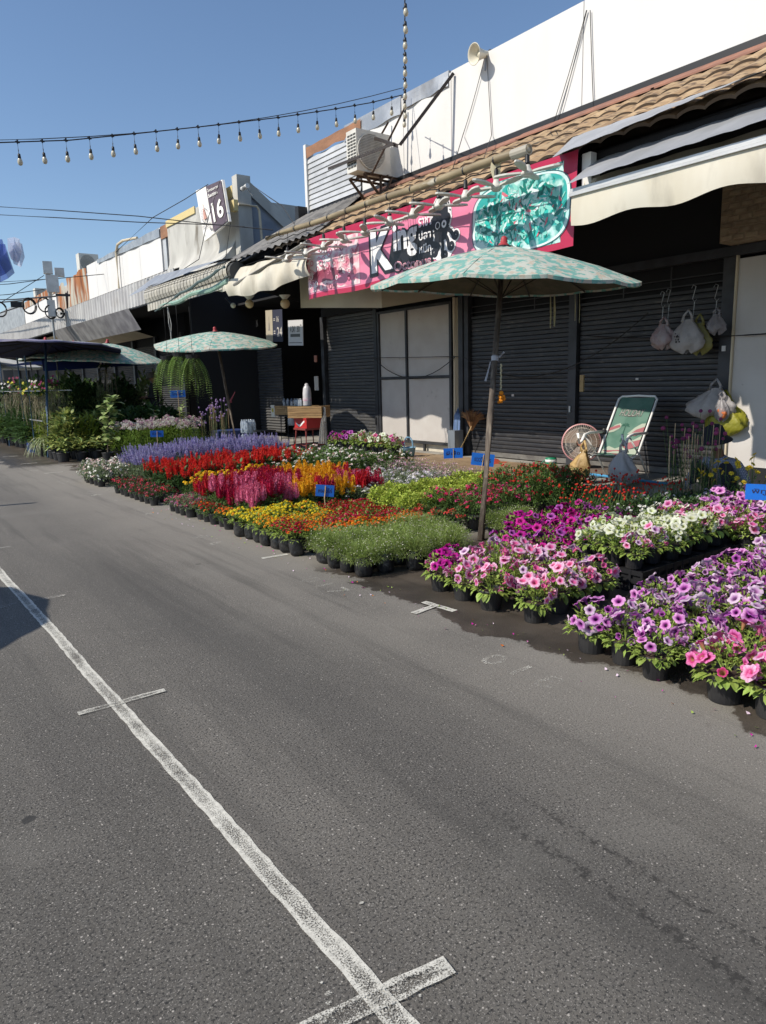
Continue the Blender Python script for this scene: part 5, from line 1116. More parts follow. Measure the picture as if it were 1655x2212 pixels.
# stand fan behind the chair arm
fc = at(1256, 957, 0, 8.85); fdir = Vector((-.80, -.55, .12)).normalized(); FR = .285
fn_ = thing('electric_fan', 'pink and peach electric fan facing the road beside the folding chair', 'fan', (fc.x+.1, fc.y, .12))
PCH = mat('peach_plastic', (.66, .34, .20), .45, col2=(.58, .29, .17), scale=5); PKF = mat('pink_fan_rim', (.55, .26, .26), .4); WIR = mat('white_fan_wire', (.58, .52, .44), .4)
fx, fy = basis(fdir)
for sgn in (1, -1):
    m = MB()
    for i in range(60):
        a = 2*math.pi*i/60; rd = fx*math.cos(a)+fy*math.sin(a)
        if sgn > 0: m.tube([fc+rd*FR+fdir*.03, fc+rd*FR*.8+fdir*.075, fc+rd*.07+fdir*.10], .0022, 3, False)
        elif i % 2 == 0: m.tube([fc+rd*FR+fdir*.0, fc+rd*FR*.8-fdir*.06, fc+rd*.07-fdir*.09], .0022, 3, False)
    for rr, dz in ((FR*.55, .093), (FR*.8, .075)): m.tube([fc+(fx*math.cos(a)+fy*math.sin(a))*rr+fdir*dz*sgn for a in [k_*math.pi/14 for k_ in range(29)]], .003, 4, False)
    m.build('guard', WIR, fn_)
m = MB(); m.lathe([(FR-.012, .03), (FR+.006, .03), (FR+.006, -.005), (FR-.012, -.005)], 40, fc, fdir); m.build('guard_rim', PKF, fn_, True)
m = MB(); m.lathe([(.001, .108), (.048, .106), (.052, .098), (.052, .09)], 20, fc, fdir); m.build('centre_badge', mat('terracotta_badge', (.42, .16, .10), .4), fn_)
for i in range(3):
    a0 = i*2.094; m = MB(); m.grid(6, 5, lambda u, v: fc+(fx*math.cos(a0+1.3*u)+fy*math.sin(a0+1.3*u))*(.03+(FR-.045)*v*(1-.12*(u-.5)**2))+fdir*(.05-.06*u)); m.build('blade', mat('smoky_fan_blade', (.30, .21, .16), .35, trans=.25), fn_, True)
m = MB(); m.lathe([(.05, .02), (.06, -.05), (.06, -.13), (.04, -.16), (.001, -.165)], 16, fc, fdir); m.build('motor', PCH, fn_, True)
fb = Vector((fc.x+.09, fc.y+.06, .12)); m = MB(); m.tube([fb+Vector((0, 0, .06)), fb+Vector((0, 0, fc.z-.26)), fc-fdir*.10], [.055, .045, .04], 10); m.build('column', PCH, fn_, True)
m = MB(); m.lathe([(.001, .075), (.07, .07), (.18, .045), (.20, .02), (.20, 0)], 24, fb, (0, 0, 1)); m.build('base', PCH, fn_, True)
m = MB()
m.grid(6, 6, lambda u, v: (7.62+.5*u, 6.15+.75*v, .128+.015*math.sin(u*9+v*7))); solo(m, 'paper_sheet', mat('peach_paper', (.55, .30, .18), .8), 'crumpled peach sheet lying on the pavement in front of the fan', 'sheet')
m = MB(); m.grid(5, 5, lambda u, v: (7.55+.28*u, 5.95+.42*v, .132+.008*math.sin(u*7))); solo(m, 'green_mat', mat('bright_green_foam', (.10, .45, .04), .7), 'bright green foam piece on the kerb before the chair', 'mat')
m = MB(); m.span((7.60, 5.6, .126), (7.9, 6.4, .134)); solo(m, 'black_board', BLACKM, 'thin black board on the kerb under the green foam', 'board')
# carrier bags
def bag(c, w, h, d, label, mt, neck=.35, lean=0.0, handles=True, extra=None, sd=0):
    rr = random.Random(sd+3); c = Vector(c); t = thing('carrier_bag', label, 'bag', (c.x, c.y, c.z-h))
    n = 30; M_ = 14; ph = rr.uniform(0, 6)
    def fnb(u, v):
        a = u*2*math.pi; q = v  # 0 bottom .. 1 top (neck)
        wd_ = min(1, (q+.02)/.22)**.5*(1-(1-neck*.4)*max(0, (q-.42)/.58)**1.2)
        fold = 1+.15*math.sin(a*5+ph+q*3)*(.3+q)+.07*math.sin(a*9+q*9)+.05*math.sin(a*14+ph*3-q*17)+rr.uniform(-.03, .03)
        return (c.x+math.cos(a)*d/2*wd_*fold, c.y+math.sin(a)*w/2*wd_*fold+lean*(1-q), c.z-h+h*q+.03*math.sin(a*3+ph)*(1-q))
    m = MB(); m.grid(n, M_, fnb); m.build('body', mt, t, True)
    if handles:
        for s_ in (-1, 1):
            m = MB(); b0 = Vector(fnb(.25*s_+.0, .93)); top = c+Vector((0, 0, h*.30)); m.tube([b0, b0.lerp(top, .5)+Vector((-.01, .02*s_, 0)), top], [.03, .018, .012], 6); m.build('handle', mt, t, True)
    return t
WB_ = mat('white_thin_bag', (.50, .47, .46), .45, col2=(.40, .37, .36), scale=6, trans=.2, alpha=.92, bump=.6, bscale=22); PKB = mat('pinkish_bag', (.34, .24, .24), .45, col2=(.42, .36, .36), scale=8, trans=.15, bump=.6, bscale=22); YB = mat('yellow_bag', (.38, .36, .035), .45, col2=(.30, .29, .03), scale=6, trans=.3, bump=.6, bscale=22); CLB = mat('grey_clear_bag', (.30, .28, .29), .3, alpha=.6, bump=.6, bscale=22); BRB = mat('tan_bag', (.62, .42, .17), .5, col2=(.38, .24, .09), scale=7, trans=.25, bump=.6, bscale=22)
hx = 9.36
for (x0, y0, x1, y1, l, mt, sd, mark) in ((1408, 700, 1460, 752, 'pinkish carrier bag hanging leftmost on the right hand shutter', PKB, 1, 0), (1452, 690, 1522, 760, 'white carrier bag with dark marks hanging in the middle of the shutter', WB_, 2, 1), (1530, 678, 1568, 720, 'small clear bag hanging nearest the right post', CLB, 4, 0)):
    cx_ = (x0+x1)/2; c = at(cx_, y0, 0, hx-.08); bt = at(cx_, y1, 0, hx-.08); lft = at(x0, y1, 0, hx-.08); rgt = at(x1, y1, 0, hx-.08); w = lft.y-rgt.y; h = c.z-bt.z
    t = bag(c, w, h, .16, l, mt, .5, 0, True, None, sd)
    if mark: m = MB(); [m.ball(c+Vector((-.085, .10+random.uniform(-.05, .05), -h*.55+random.uniform(-.06, .06))), random.uniform(.006, .014), 6, 4) for _ in range(12)]; m.build('print', BLACKM, t)
c = at(1512, 698, 0, hx); bag(c, .34, .40, .1, 'yellowish green bag behind the white carrier bag', mat('olive_bag', (.20, .18, .05), .5), .5, 0, True, None, 6)
for i, (x, y) in enumerate(((1432, 645), (1445, 640), (1500, 632), (1548, 630))):
    c = at(x, y, 0, hx); m = MB(); m.tube([c+Vector((0, .04, .06)), c+Vector((0, .02, .1)), c+Vector((0, -.02, .08)), c+Vector((0, 0, 0)), c+Vector((0, .02, -.08)), c+Vector((0, -.01, -.12)), c+Vector((0, -.04, -.09))], .0045, 5)
    m.tube([c+Vector((0, -.01, -.12)), c+Vector((0, 0, -.34))], .005, 5); solo(m, 'wire_hook', GALV, ['leftmost s-shaped wire hook on the transom', 's-shaped wire hook second from left on the transom', 's-shaped wire hook above the white carrier bag', 's-shaped wire hook above the small clear bag'][i], 'hook', group='wire hooks over the shutter')
c = at(1548, 838, 0, 9.38); c2 = at(1548, 900, 0, 9.38); bag(c, .62, c.z-c2.z+.02, .3, 'large translucent white carrier bag hanging from the right post', WB_, .3, .1, True, None, 9)
c = at(1560, 858, 0, 9.30); c2 = at(1560, 900, 0, 9.30); bag(c, .20, .30, .12, 'small clear bag of orange fruit beside the large white bag', CLB, .4, 0, True, None, 10)
m = MB(); [m.ball(at(1560, 896, 0, 9.28)+Vector((0, random.uniform(-.06, .06), random.uniform(-.02, .08))), .04, 8, 6) for _ in range(6)]; solo(m, 'oranges', mat('orange_fruit', (.5, .13, .03), .5), 'orange fruit inside the small clear bag', 'fruit')
c = at(1566, 865, 0, 9.44); c2 = at(1562, 938, 0, 9.44); bag(c, .55, c.z-c2.z, .22, 'bright yellow carrier bag hanging behind the white bag by the post', YB, .5, -.05, True, None, 12)
q = cp_(.40, -hw-.05, .52); bag(q-Vector((0, .14, .10)), .30, .42, .2, 'tan carrier bag with green print hanging from the left chair arm', BRB, .25, .1, True, None, 14)
tq = bpy.data.objects[-1] if False else None
q = cp_(.40, hw+.05, .52); bag(q-Vector((0, 0, .08)), .40, .44, .24, 'clear carrier bag hanging from the right chair arm', mat('milky_clear_bag', (.52, .50, .50), .3, alpha=.7, trans=.2), .25, 0, True, None, 15)
m = MB(); g0 = cp_(.44, -hw-.03, .17); put_text(m, 'สมุนไพร', lambda u, v: g0+SD*(u-.12)+Vector((-.10, 0, v)), 0, 0, .24, .06, .01, .2); t = solo(m, 'bag_lettering', mat('green_print', (.05, .13, .04), .7), 'green lettering printed on the tan carrier bag', 'lettering')
# broom, mop, cooler, pipe, bucket, clutter at the kerb
bp_ = at(1016, 925, 0, 9.38); br_ = thing('grass_broom', 'brown grass broom standing head up against the shutter post', 'broom', (9.35, bp_.y+.05, .12))
m = MB(); m.tube([(9.30, bp_.y+.28, .13), (9.40, bp_.y-.02, .70)], .014, 8); m.build('handle', mat('bamboo_handle', (.45, .33, .16), .6), br_)
m = MB(); b0 = Vector((9.40, bp_.y-.02, .62))
for i in range(70):
    a = -.85+1.9*i/69+random.uniform(-.03, .03); L = random.uniform(.34, .44); m.tube([b0+Vector((random.uniform(-.01, .01), 0, 0)), b0+Vector((.0, -math.sin(a)*L*.55, .12+math.cos(a)*L*.45)), b0+Vector((random.uniform(-.02, .02), -math.sin(a)*L, .06+math.cos(a)*L*.85))], [.012, .012, .003], 3, False)
m.build('bristles', mat('broom_bristle', (.22, .11, .045), .9, island=.3), br_, kind='stuff')
mp_ = at(990, 880, 0, 9.42); mo = thing('mop', 'blue string mop hung upside down on the pipe', 'mop', (9.42, mp_.y, .3))
m = MB()
for i in range(60):
    a = random.uniform(-1, 1); m.tube([mp_+Vector((0, 0, .0)), mp_+Vector((-.03, a*.08, -.15)), mp_+Vector((-.04+random.uniform(-.02, .02), a*.09, -.45)), mp_+Vector((-.03, a*.08+random.uniform(-.03, .03), -.6-random.uniform(0, .25)))], .005, 3, False)
m.build('strings', mat('blue_white_strings', (.14, .22, .38), .8, island=.5), mo, kind='stuff'); m = MB(); m.tube([(9.42, mp_.y, .12), mp_], .012, 6); m.build('handle', BLUEG, mo)
c = at(1190, 1012, 2, .12); c = Vector((8.35, c.y+(8.35-c.x)*1.02, .12)) if False else at(1190, 1014, 0, 8.0); c = at(1190, 1015, 2, .12)
gcl = thing('drinks_cooler', 'small green and white drinks cooler on the pavement left of the fan', 'cooler', tuple(c)); m = MB(); m.lathe([(.001, 0), (.075, 0), (.085, .02), (.09, .13)], 18, c); m.build('body', mat('green_cooler', (.015, .20, .10), .4), gcl, True)
m = MB(); m.lathe([(.091, .131), (.094, .135), (.094, .165), (.091, .17)], 18, c); m.build('white_band', CW, gcl, True); m = MB(); m.lathe([(.088, .171), (.085, .195), (.001, .198)], 18, c); m.build('lid', mat('green_cooler', (.015, .20, .10), .4), gcl, True); m = MB(); m.tube([c+Vector((-.08, .06, .16)), c+Vector((-.13, .10, .10)), c+Vector((-.10, .12, .04))], .01, 6); m.build('handle', mat('green_cooler', (0, 0, 0)), gcl)
a = at(1218, 1022, 2, .15); b_ = at(1400, 1035, 2, .15); m = MB(); m.tube([(8.95, 7.15, .15), (8.75, 7.1, .16), (8.65, 6.6, .16), (8.6, 5.2, .15)], .018, 8); solo(m, 'blue_pipe', mat('blue_pvc', (.06, .28, .50), .35), 'light blue water pipe running on the pavement behind the fan and chair', 'pipe')
c = at(883, 985, 2, .14); bu_ = thing('bucket', 'pale blue bucket with raised handle before the framed white boards', 'bucket', tuple(c)); BB = mat('pale_blue_plastic', (.16, .30, .42), .5); m = MB(); m.lathe([(.001, .0), (.11, 0), (.14, .16), (.15, .17), (.14, .17), (.10, .03)], 18, c); m.build('body', BB, bu_, True); m = MB(); m.tube([c+Vector((0, .14, .17)), c+Vector((0, .12, .3)), c+Vector((0, .05, .36)), c+Vector((0, -.05, .36)), c+Vector((0, -.12, .3)), c+Vector((0, -.14, .17))], .015, 6); m.build('handle', BB, bu_)
m = MB(); m.grid(6, 6, lambda u, v: (8.6+.5*u, 8.6+.4*v, .13+.10*math.sin(u*3.1)*math.sin(v*3.1)+.02*math.sin(u*20+v*9))); solo(m, 'orange_rag', mat('orange_cloth', (.50, .07, .035), .8), 'crumpled orange red cloth by the pavement beside the kerb signs', 'cloth', True)
m = MB(); m.span((8.9, 6.35, .12), (9.3, 7.3, .2)); solo(m, 'low_block', mat('brown_block', (.12, .09, .07), .8), 'low brown block behind the fan and the cooler', 'block')
c = Vector((9.3, 10.18, .12)); m = MB(); m.span((9.2, 10.05, .12), (9.42, 10.24, .62)); solo(m, 'steel_box', mat('pale_blue_grey_steel', (.24, .27, .30), .4, .4), 'pale blue grey metal box at the foot of the black posts', 'box')
for (y, l) in ((11.9, 'rounded terracotta pot lying beside the blue bucket'), (12.55, 'dark terracotta pot lying under the framed boards')):
    m = MB(); m.lathe([(.001, -.1), (.10, -.1), (.15, .1), (.16, .12), (.13, .12), (.09, -.06)], 16, (8.9, y, .24), (.3, -.8, .2)); solo(m, 'clay_pot', mat('terracotta', (.33, .13, .09), .85), l, 'pot')
# hooks and block hanging from umbrella-side transom
c = at(1456, 815, 0, 9.4); m = MB(); c = at(1453, 830, 0, 9.42); c = Vector((9.40, *yz(1455*.8642+0, 828, 9.4)))
m = MB(); m.box(c, (.03, .07, .26)); solo(m, 'wooden_tag', mat('wood_tag', (.35, .25, .12), .8), 'small speckled wooden tag hanging on the shutter beside the post', 'tag')
# price signs on sticks
BLS = mat('blue_corrugated_plastic', (.005, .14, .58), .5, col2=(.005, .11, .48), scale=4); BLT = mat('dark_blue_ink', (.01, .015, .07), .7); STK = mat('bamboo_stick', (.52, .38, .22), .7)
def psign(px, py, w, h, zc, txt, label, tilt=0.0, dep=None, yaw=0.0, pbase=None):
    X = dep; c = at(px, py, 0, X); t = thing('price_sign', label, 'sign', (c.x, c.y, 0)); q = Matrix.Rotation(R_(-90)+R_(yaw)+math.atan2(-.59, .79)*0, 3, 'Z')
    vd = Vector((c.x, c.y, 0)).normalized(); ang = math.atan2(vd.y, vd.x)-math.pi/2
    q = Matrix.Rotation(ang+R_(yaw), 3, 'Z') @ Matrix.Rotation(tilt, 3, 'Y')
    m = MB(); m.box(c, (w, .006, h), q); m.build('board', BLS, t)
    m = MB(); put_text(m, txt, lambda u, v: c+q @ Vector((-w*.36+u*w*.72, -.0045, -h*.18+v*h*.42)), 0, 0, 1, 1, .012); m.build('lettering', BLT, t)
    f_ = c+q @ Vector((0, -.009, -h/2-.02)); m = MB(); m.tube([(c+q @ Vector((w*.02, -.010, h*.42))), f_, (f_.x+random.uniform(-.03, .03), f_.y, .12)], .006, 5); m.build('stick', STK, t)
psign(702, 1060, .20, .125, .6, 'หงอนไก่', 'blue price sign standing among the crimson and yellow cockscombs', .10, 4.05)
psign(339, 937, .24, .12, .8, 'ซัลเวีย', 'blue price sign in the blue salvia before the pale cleome', .03, 4.7)
psign(384, 851, .34, .16, 1.2, 'ไทรใบสัก', 'blue price sign in front of the hanging ferns', -.03, 6.2)
psign(979, 979, .30, .16, .6, 'ผีเสื้อ', 'dark blue price sign on a red string stick by the white boards', -.03, 7.6)
psign(1043, 993, .33, .18, .6, 'แวววิเชียร', 'tilted blue price sign just behind the large umbrella pole', .12, 7.35)
psign(1660, 1064, .36, .14, .6, 'พิทูเนีย', 'bright blue petunia price sign cut by the right edge of the view', .0, 6.35)
# ================================================================== PEOPLE
def skin_body(joints, edges, mt, name, parent, sub=2):
    """continuous body grown with a Skin modifier over a joint skeleton"""
    me = bpy.data.meshes.new('sk'); me.from_pydata([j[:3] for j in joints], edges, []); o = bpy.data.objects.new('sk', me); COL.objects.link(o)
    o.modifiers.new('skin', 'SKIN'); sv = me.skin_vertices[0].data
    for i, j in enumerate(joints): sv[i].radius = (j[3], j[4] if len(j) > 4 else j[3])
    sv[0].use_root = True
    ss = o.modifiers.new('sub', 'SUBSURF'); ss.levels = sub; ss.render_levels = sub
    dg = bpy.context.evaluated_depsgraph_get(); nm = bpy.data.meshes.new_from_object(o.evaluated_get(dg)); bpy.data.objects.remove(o)
    nm.name = name; nm.materials.clear(); nm.materials.append(mt); nm.polygons.foreach_set('use_smooth', [True]*len(nm.polygons))
    n = bpy.data.objects.new(name, nm); COL.objects.link(n); n.parent = parent; n.data.transform(Matrix.Translation(-wloc(parent))); return n
SKIN = mat('tan_skin', (.36, .20, .13), .55); 
def plaid():
    m = mat('checked_shirt', (.34, .35, .42), .85); n = m.node_tree.nodes; l = m.node_tree.links; P = n['Principled BSDF']
    tc = n.new('ShaderNodeTexCoord'); sx = n.new('ShaderNodeSeparateXYZ'); l.new(tc.outputs['Object'], sx.inputs[0]); out = []
    for k in (1, 2):
        a = n.new('ShaderNodeMath'); a.operation = 'MULTIPLY'; a.inputs[1].default_value = 55; l.new(sx.outputs[k], a.inputs[0]); b = n.new('ShaderNodeMath'); b.operation = 'FRACT'; l.new(a.outputs[0], b.inputs[0])
        c = n.new('ShaderNodeMath'); c.operation = 'LESS_THAN'; c.inputs[1].default_value = .3; l.new(b.outputs[0], c.inputs[0]); out.append(c.outputs[0])
    mx = n.new('ShaderNodeMath'); mx.operation = 'MAXIMUM'; l.new(out[0], mx.inputs[0]); l.new(out[1], mx.inputs[1])
    x = n.new('ShaderNodeMix'); x.data_type = 'RGBA'; x.inputs[6].default_value = (.36, .37, .43, 1); x.inputs[7].default_value = (.10, .11, .17, 1); l.new(mx.outputs[0], x.inputs[0]); l.new(x.outputs[2], P.inputs['Base Color']); return m
PLAID = plaid(); HAT = mat('black_bucket_hat', (.016, .016, .022), .9, bump=.2, bscale=60); TRS = mat('dark_trousers', (.02, .02, .03), .9)
# seated gardener, head bent under a black hat
px_, py_ = 8.35, 4.20
sh_c = at(1552, 990, 0, px_); H0 = at(1545, 940, 0, px_-.05)
g = thing('person', 'person in a black bucket hat and checked shirt sitting bent over behind the flowers', 'person', (px_, sh_c.y, .12))
Y0 = sh_c.y; Z0 = .12
hd = Vector((px_-.06, H0.y, H0.z-.03))
neck = Vector((px_+.02, Y0+.0, hd.z-.20)); chest = Vector((px_+.10, Y0-.02, neck.z-.20)); waist = Vector((px_+.20, Y0-.02, neck.z-.42)); pel = Vector((px_+.22, Y0-.02, neck.z-.56))
shL = Vector((px_+.04, Y0+.19, neck.z-.09)); shR = Vector((px_+.04, Y0-.19, neck.z-.09))
elL = Vector((px_-.06, Y0+.33, neck.z-.33)); elR = Vector((px_-.05, Y0-.38, neck.z-.30)); haL = Vector((px_-.28, Y0+.22, neck.z-.42)); haR = Vector((px_-.22, Y0-.50, neck.z-.42))
kL = Vector((px_-.22, Y0+.17, Z0+.42)); kR = Vector((px_-.22, Y0-.2, Z0+.42)); fL = Vector((px_-.20, Y0+.2, Z0+.05)); fR = Vector((px_-.20, Y0-.22, Z0+.05))
J = [(*pel, .15, .12), (*waist, .14, .11), (*chest, .17, .12), (*neck, .06), (*shL, .075), (*elL, .055), (*haL, .038), (*shR, .075), (*elR, .055), (*haR, .038)]
skin_body(J, [(0, 1), (1, 2), (2, 3), (2, 4), (4, 5), (5, 6), (2, 7), (7, 8), (8, 9)], PLAID, 'shirt', g)
hipL = pel+Vector((-.02, .10, -.02)); hipR = pel+Vector((-.02, -.10, -.02))
skin_body([(*pel, .15), (*hipL, .11), (*kL, .075), (*(fL+Vector((0, 0, .08))), .045), (*hipR, .11), (*kR, .075), (*(fR+Vector((0, 0, .08))), .045)], [(0, 1), (1, 2), (2, 3), (0, 4), (4, 5), (5, 6)], TRS, 'trousers', g)
# head, neck and hands as one skin-coloured body part each, with face
m = MB(); m.ball(hd, .105, 18, 14, (.95, .82, 1.12))
for i, v in enumerate(m.v):
    p = Vector(v)-hd
    if p.x < 0 and abs(p.y) < .03 and -.03 < p.z < .01: m.v[i] = tuple(hd+p+Vector((-.016*(1-abs(p.y)/.03), 0, 0)))
m.ball(hd+Vector((0, .088, -.01)), .024, 8, 6, (.7, .4, 1.2)); m.ball(hd+Vector((0, -.088, -.01)), .024, 8, 6, (.7, .4, 1.2)); m.tube([hd+Vector((.03, 0, -.05)), neck+Vector((.0, 0, -.03))], [.055, .06], 12)
m.build('head', SKIN, g, True)
for s_ in (-1, 1): m = MB(); m.ball(hd+Vector((-.092, .033*s_, .012)), .011, 8, 6); m.build('eye', BLACKM, g, True)
m = MB(); m.ball(hd+Vector((-.094, 0, -.052)), .02, 8, 6, (.3, 1, .3)); m.build('mouth', mat('lip', (.26, .09, .08), .5), g)
m = MB(); m.grid(14, 4, lambda u, v: hd+Vector((-.10*math.cos((u-.5)*2.6)*(1.06-.1*v), .095*math.sin((u-.5)*2.6)*1.05, -.035-.085*v))); m.build('face_mask', mat('pale_cloth_mask', (.55, .52, .42), .85), g, True)
hc = hd+Vector((-.005, 0, .035)); m = MB(); m.lathe([(.001, .125), (.06, .122), (.095, .10), (.118, .04), (.125, .0), (.15, -.03), (.195, -.07), (.198, -.075), (.15, -.035), (.12, -.005)], 28, hc, (-.22, 0, 1)); m.build('hat', HAT, g, True)
def hand(w, d_, up, parent, sc=1.0, mt=SKIN):
    d_ = Vector(d_).normalized(); sd_ = d_.cross(Vector(up)).normalized(); js = [(*w, .026, .02)]; ed = []
    palm = w+d_*.05*sc; js.append((*palm, .036*sc, .018*sc)); ed.append((0, 1))
    for k, (o_, L) in enumerate(((-.026, .068), (-.009, .078), (.009, .073), (.026, .058))):
        b0 = palm+d_*.035*sc+sd_*o_*sc; m1 = b0+d_*L*.55*sc+Vector((0, 0, -.008)); m2 = b0+d_*L*.9*sc+Vector((0, 0, -.032)); i0 = len(js); js += [(*b0, .0095*sc), (*m1, .0085*sc), (*m2, .007*sc)]; ed += [(1, i0), (i0, i0+1), (i0+1, i0+2)]
    t0 = w+d_*.02*sc-sd_*.032*sc; t1 = t0+d_*.035*sc-sd_*.018*sc+Vector((0, 0, -.01)); i0 = len(js); js += [(*t0, .011*sc), (*t1, .009*sc)]; ed += [(0, i0), (i0, i0+1)]
    return skin_body(js, ed, mt, 'hand', parent, 1)
hand(haL, haL-elL+Vector((0, 0, -.05)), (0, 0, 1), g); hand(haR, haR-elR+Vector((0, 0, -.05)), (0, 0, 1), g)
for f_ in (fL, fR): m = MB(); m.ball(f_+Vector((-.06, 0, -.01)), .05, 10, 8, (2.2, .85, .7)); m.build('shoe', BLACKM, g, True)
m = MB(); m.span((px_+.02, Y0-.18, .12), (px_+.40, Y0+.16, pel.z-.09)); solo(m, 'low_stool', mat('stool_blue', (.06, .10, .2), .6), 'low plastic stool under the person in the checked shirt', 'stool')
# standing figure in the shade near the ferns
hd = at(330, 815, 0, 6.9); s0 = thing('person', 'standing person in a floppy grey hat and dark clothes in the shade by the ferns', 'person', (6.9, hd.y, .12))
X1, Y1 = 6.9, hd.y; HZ = hd.z
sc_ = (HZ-.12+.12)/1.72
def L_(x, y, z): return (X1+x, Y1+y, .12+(z)*sc_)
CL = mat('dark_clothes', (.028, .027, .03), .9)
J = [(*L_(0, 0, .95), .15, .10), (*L_(0, 0, 1.15), .13, .09), (*L_(0, 0, 1.32), .16, .10), (*L_(0, 0, 1.48), .055), (*L_(0, .18, 1.38), .065), (*L_(-.02, .25, 1.10), .05), (*L_(-.22, .16, 1.08), .04), (*L_(0, -.18, 1.38), .065), (*L_(-.02, -.25, 1.10), .05), (*L_(-.24, -.12, 1.12), .04), (*L_(0, .10, .88), .10), (*L_(0, .11, .48), .07), (*L_(0, .11, .07), .045), (*L_(0, -.10, .88), .10), (*L_(0, -.11, .48), .07), (*L_(0, -.11, .07), .045)]
skin_body(J, [(0, 1), (1, 2), (2, 3), (2, 4), (4, 5), (5, 6), (2, 7), (7, 8), (8, 9), (0, 10), (10, 11), (11, 12), (0, 13), (13, 14), (14, 15)], CL, 'clothes', s0)
h2 = Vector(L_(-.02, 0, 1.60)); m = MB(); m.ball(h2, .10, 14, 10, (.95, .82, 1.12)); m.ball(h2+Vector((-.10, 0, -.01)), .018, 6, 5, (1, .6, 1.3)); m.ball(h2+Vector((0, .085, 0)), .022, 6, 5, (.6, .4, 1.2)); m.ball(h2+Vector((0, -.085, 0)), .022, 6, 5, (.6, .4, 1.2)); m.tube([h2, L_(0, 0, 1.47)], .05, 8); m.build('head', SKIN, s0, True)
for s_ in (-1, 1): m = MB(); m.ball(h2+Vector((-.088, .032*s_, .02)), .010, 6, 5); m.build('eye', BLACKM, s0)
m = MB(); m.lathe([(.001, .13), (.07, .12), (.10, .09), (.115, .03), (.19, -.03), (.195, -.035), (.115, .0)], 20, h2+Vector((0, 0, .02)), (-.15, .1, 1)); m.build('hat', mat('grey_floppy_hat', (.16, .145, .125), .9), s0, True)
hand(Vector(L_(-.22, .16, 1.08)), (-.8, -.2, .1), (0, 0, 1), s0); hand(Vector(L_(-.24, -.12, 1.12)), (-.8, .2, .1), (0, 0, 1), s0)
# ================================================================== PLANTS
random.seed(33)
POTM = mat('black_plastic_pot', (.016, .016, .018), .38, col2=(.030, .029, .029), scale=9, rnd=.2, spec=.5)
BAGM = mat('black_poly_bag', (.014, .014, .015), .32, col2=(.045, .044, .042), scale=12, lo=.5, hi=.7, rnd=.2, bump=.5, bscale=30, spec=.6)
SOIL = mat('potting_soil', (.055, .035, .022), .95, bump=.4, bscale=60)
def lmat(n, c, c2=None, tr=.28, isl=.30, rough=.55): return mat(n, c, rough, col2=c2, scale=14, trans=tr, island=isl, rnd=.10, spec=.35)
L_PET = lmat('petunia_leaf', (.32, .42, .09), (.22, .32, .06)); L_DK = lmat('dark_leaf', (.060, .115, .032), (.045, .09, .028)); L_MID = lmat('mid_green_leaf', (.12, .19, .05), (.08, .15, .035))
L_LIME = lmat('lime_leaf', (.46, .52, .09), (.34, .44, .07)); L_GREY = lmat('grey_green_leaf', (.20, .26, .13), (.15, .21, .10)); L_GYP = lmat('gypsophila_green', (.20, .28, .06), (.25, .32, .085), .25)
L_VAR = lmat('variegated_leaf', (.40, .42, .12), (.10, .17, .05), isl=.4); L_FIC = lmat('ficus_leaf', (.16, .25, .07), (.36, .40, .18), .12, .3, .3); L_RED = lmat('bromeliad_leaf', (.16, .03, .03), (.06, .06, .025)); L_FERN = lmat('fern_green', (.26, .37, .11), (.17, .27, .07)); L_SPID = lmat('striped_leaf', (.46, .48, .30), (.14, .20, .06)); L_ROOT = lmat('aerial_root', (.26, .23, .15), (.17, .14, .08), 0)
def pmat(n, c, c2=None, isl=.22, tr=.22): return mat(n, c, .6, col2=c2, scale=18, trans=tr, island=isl, rnd=.14, spec=.3)
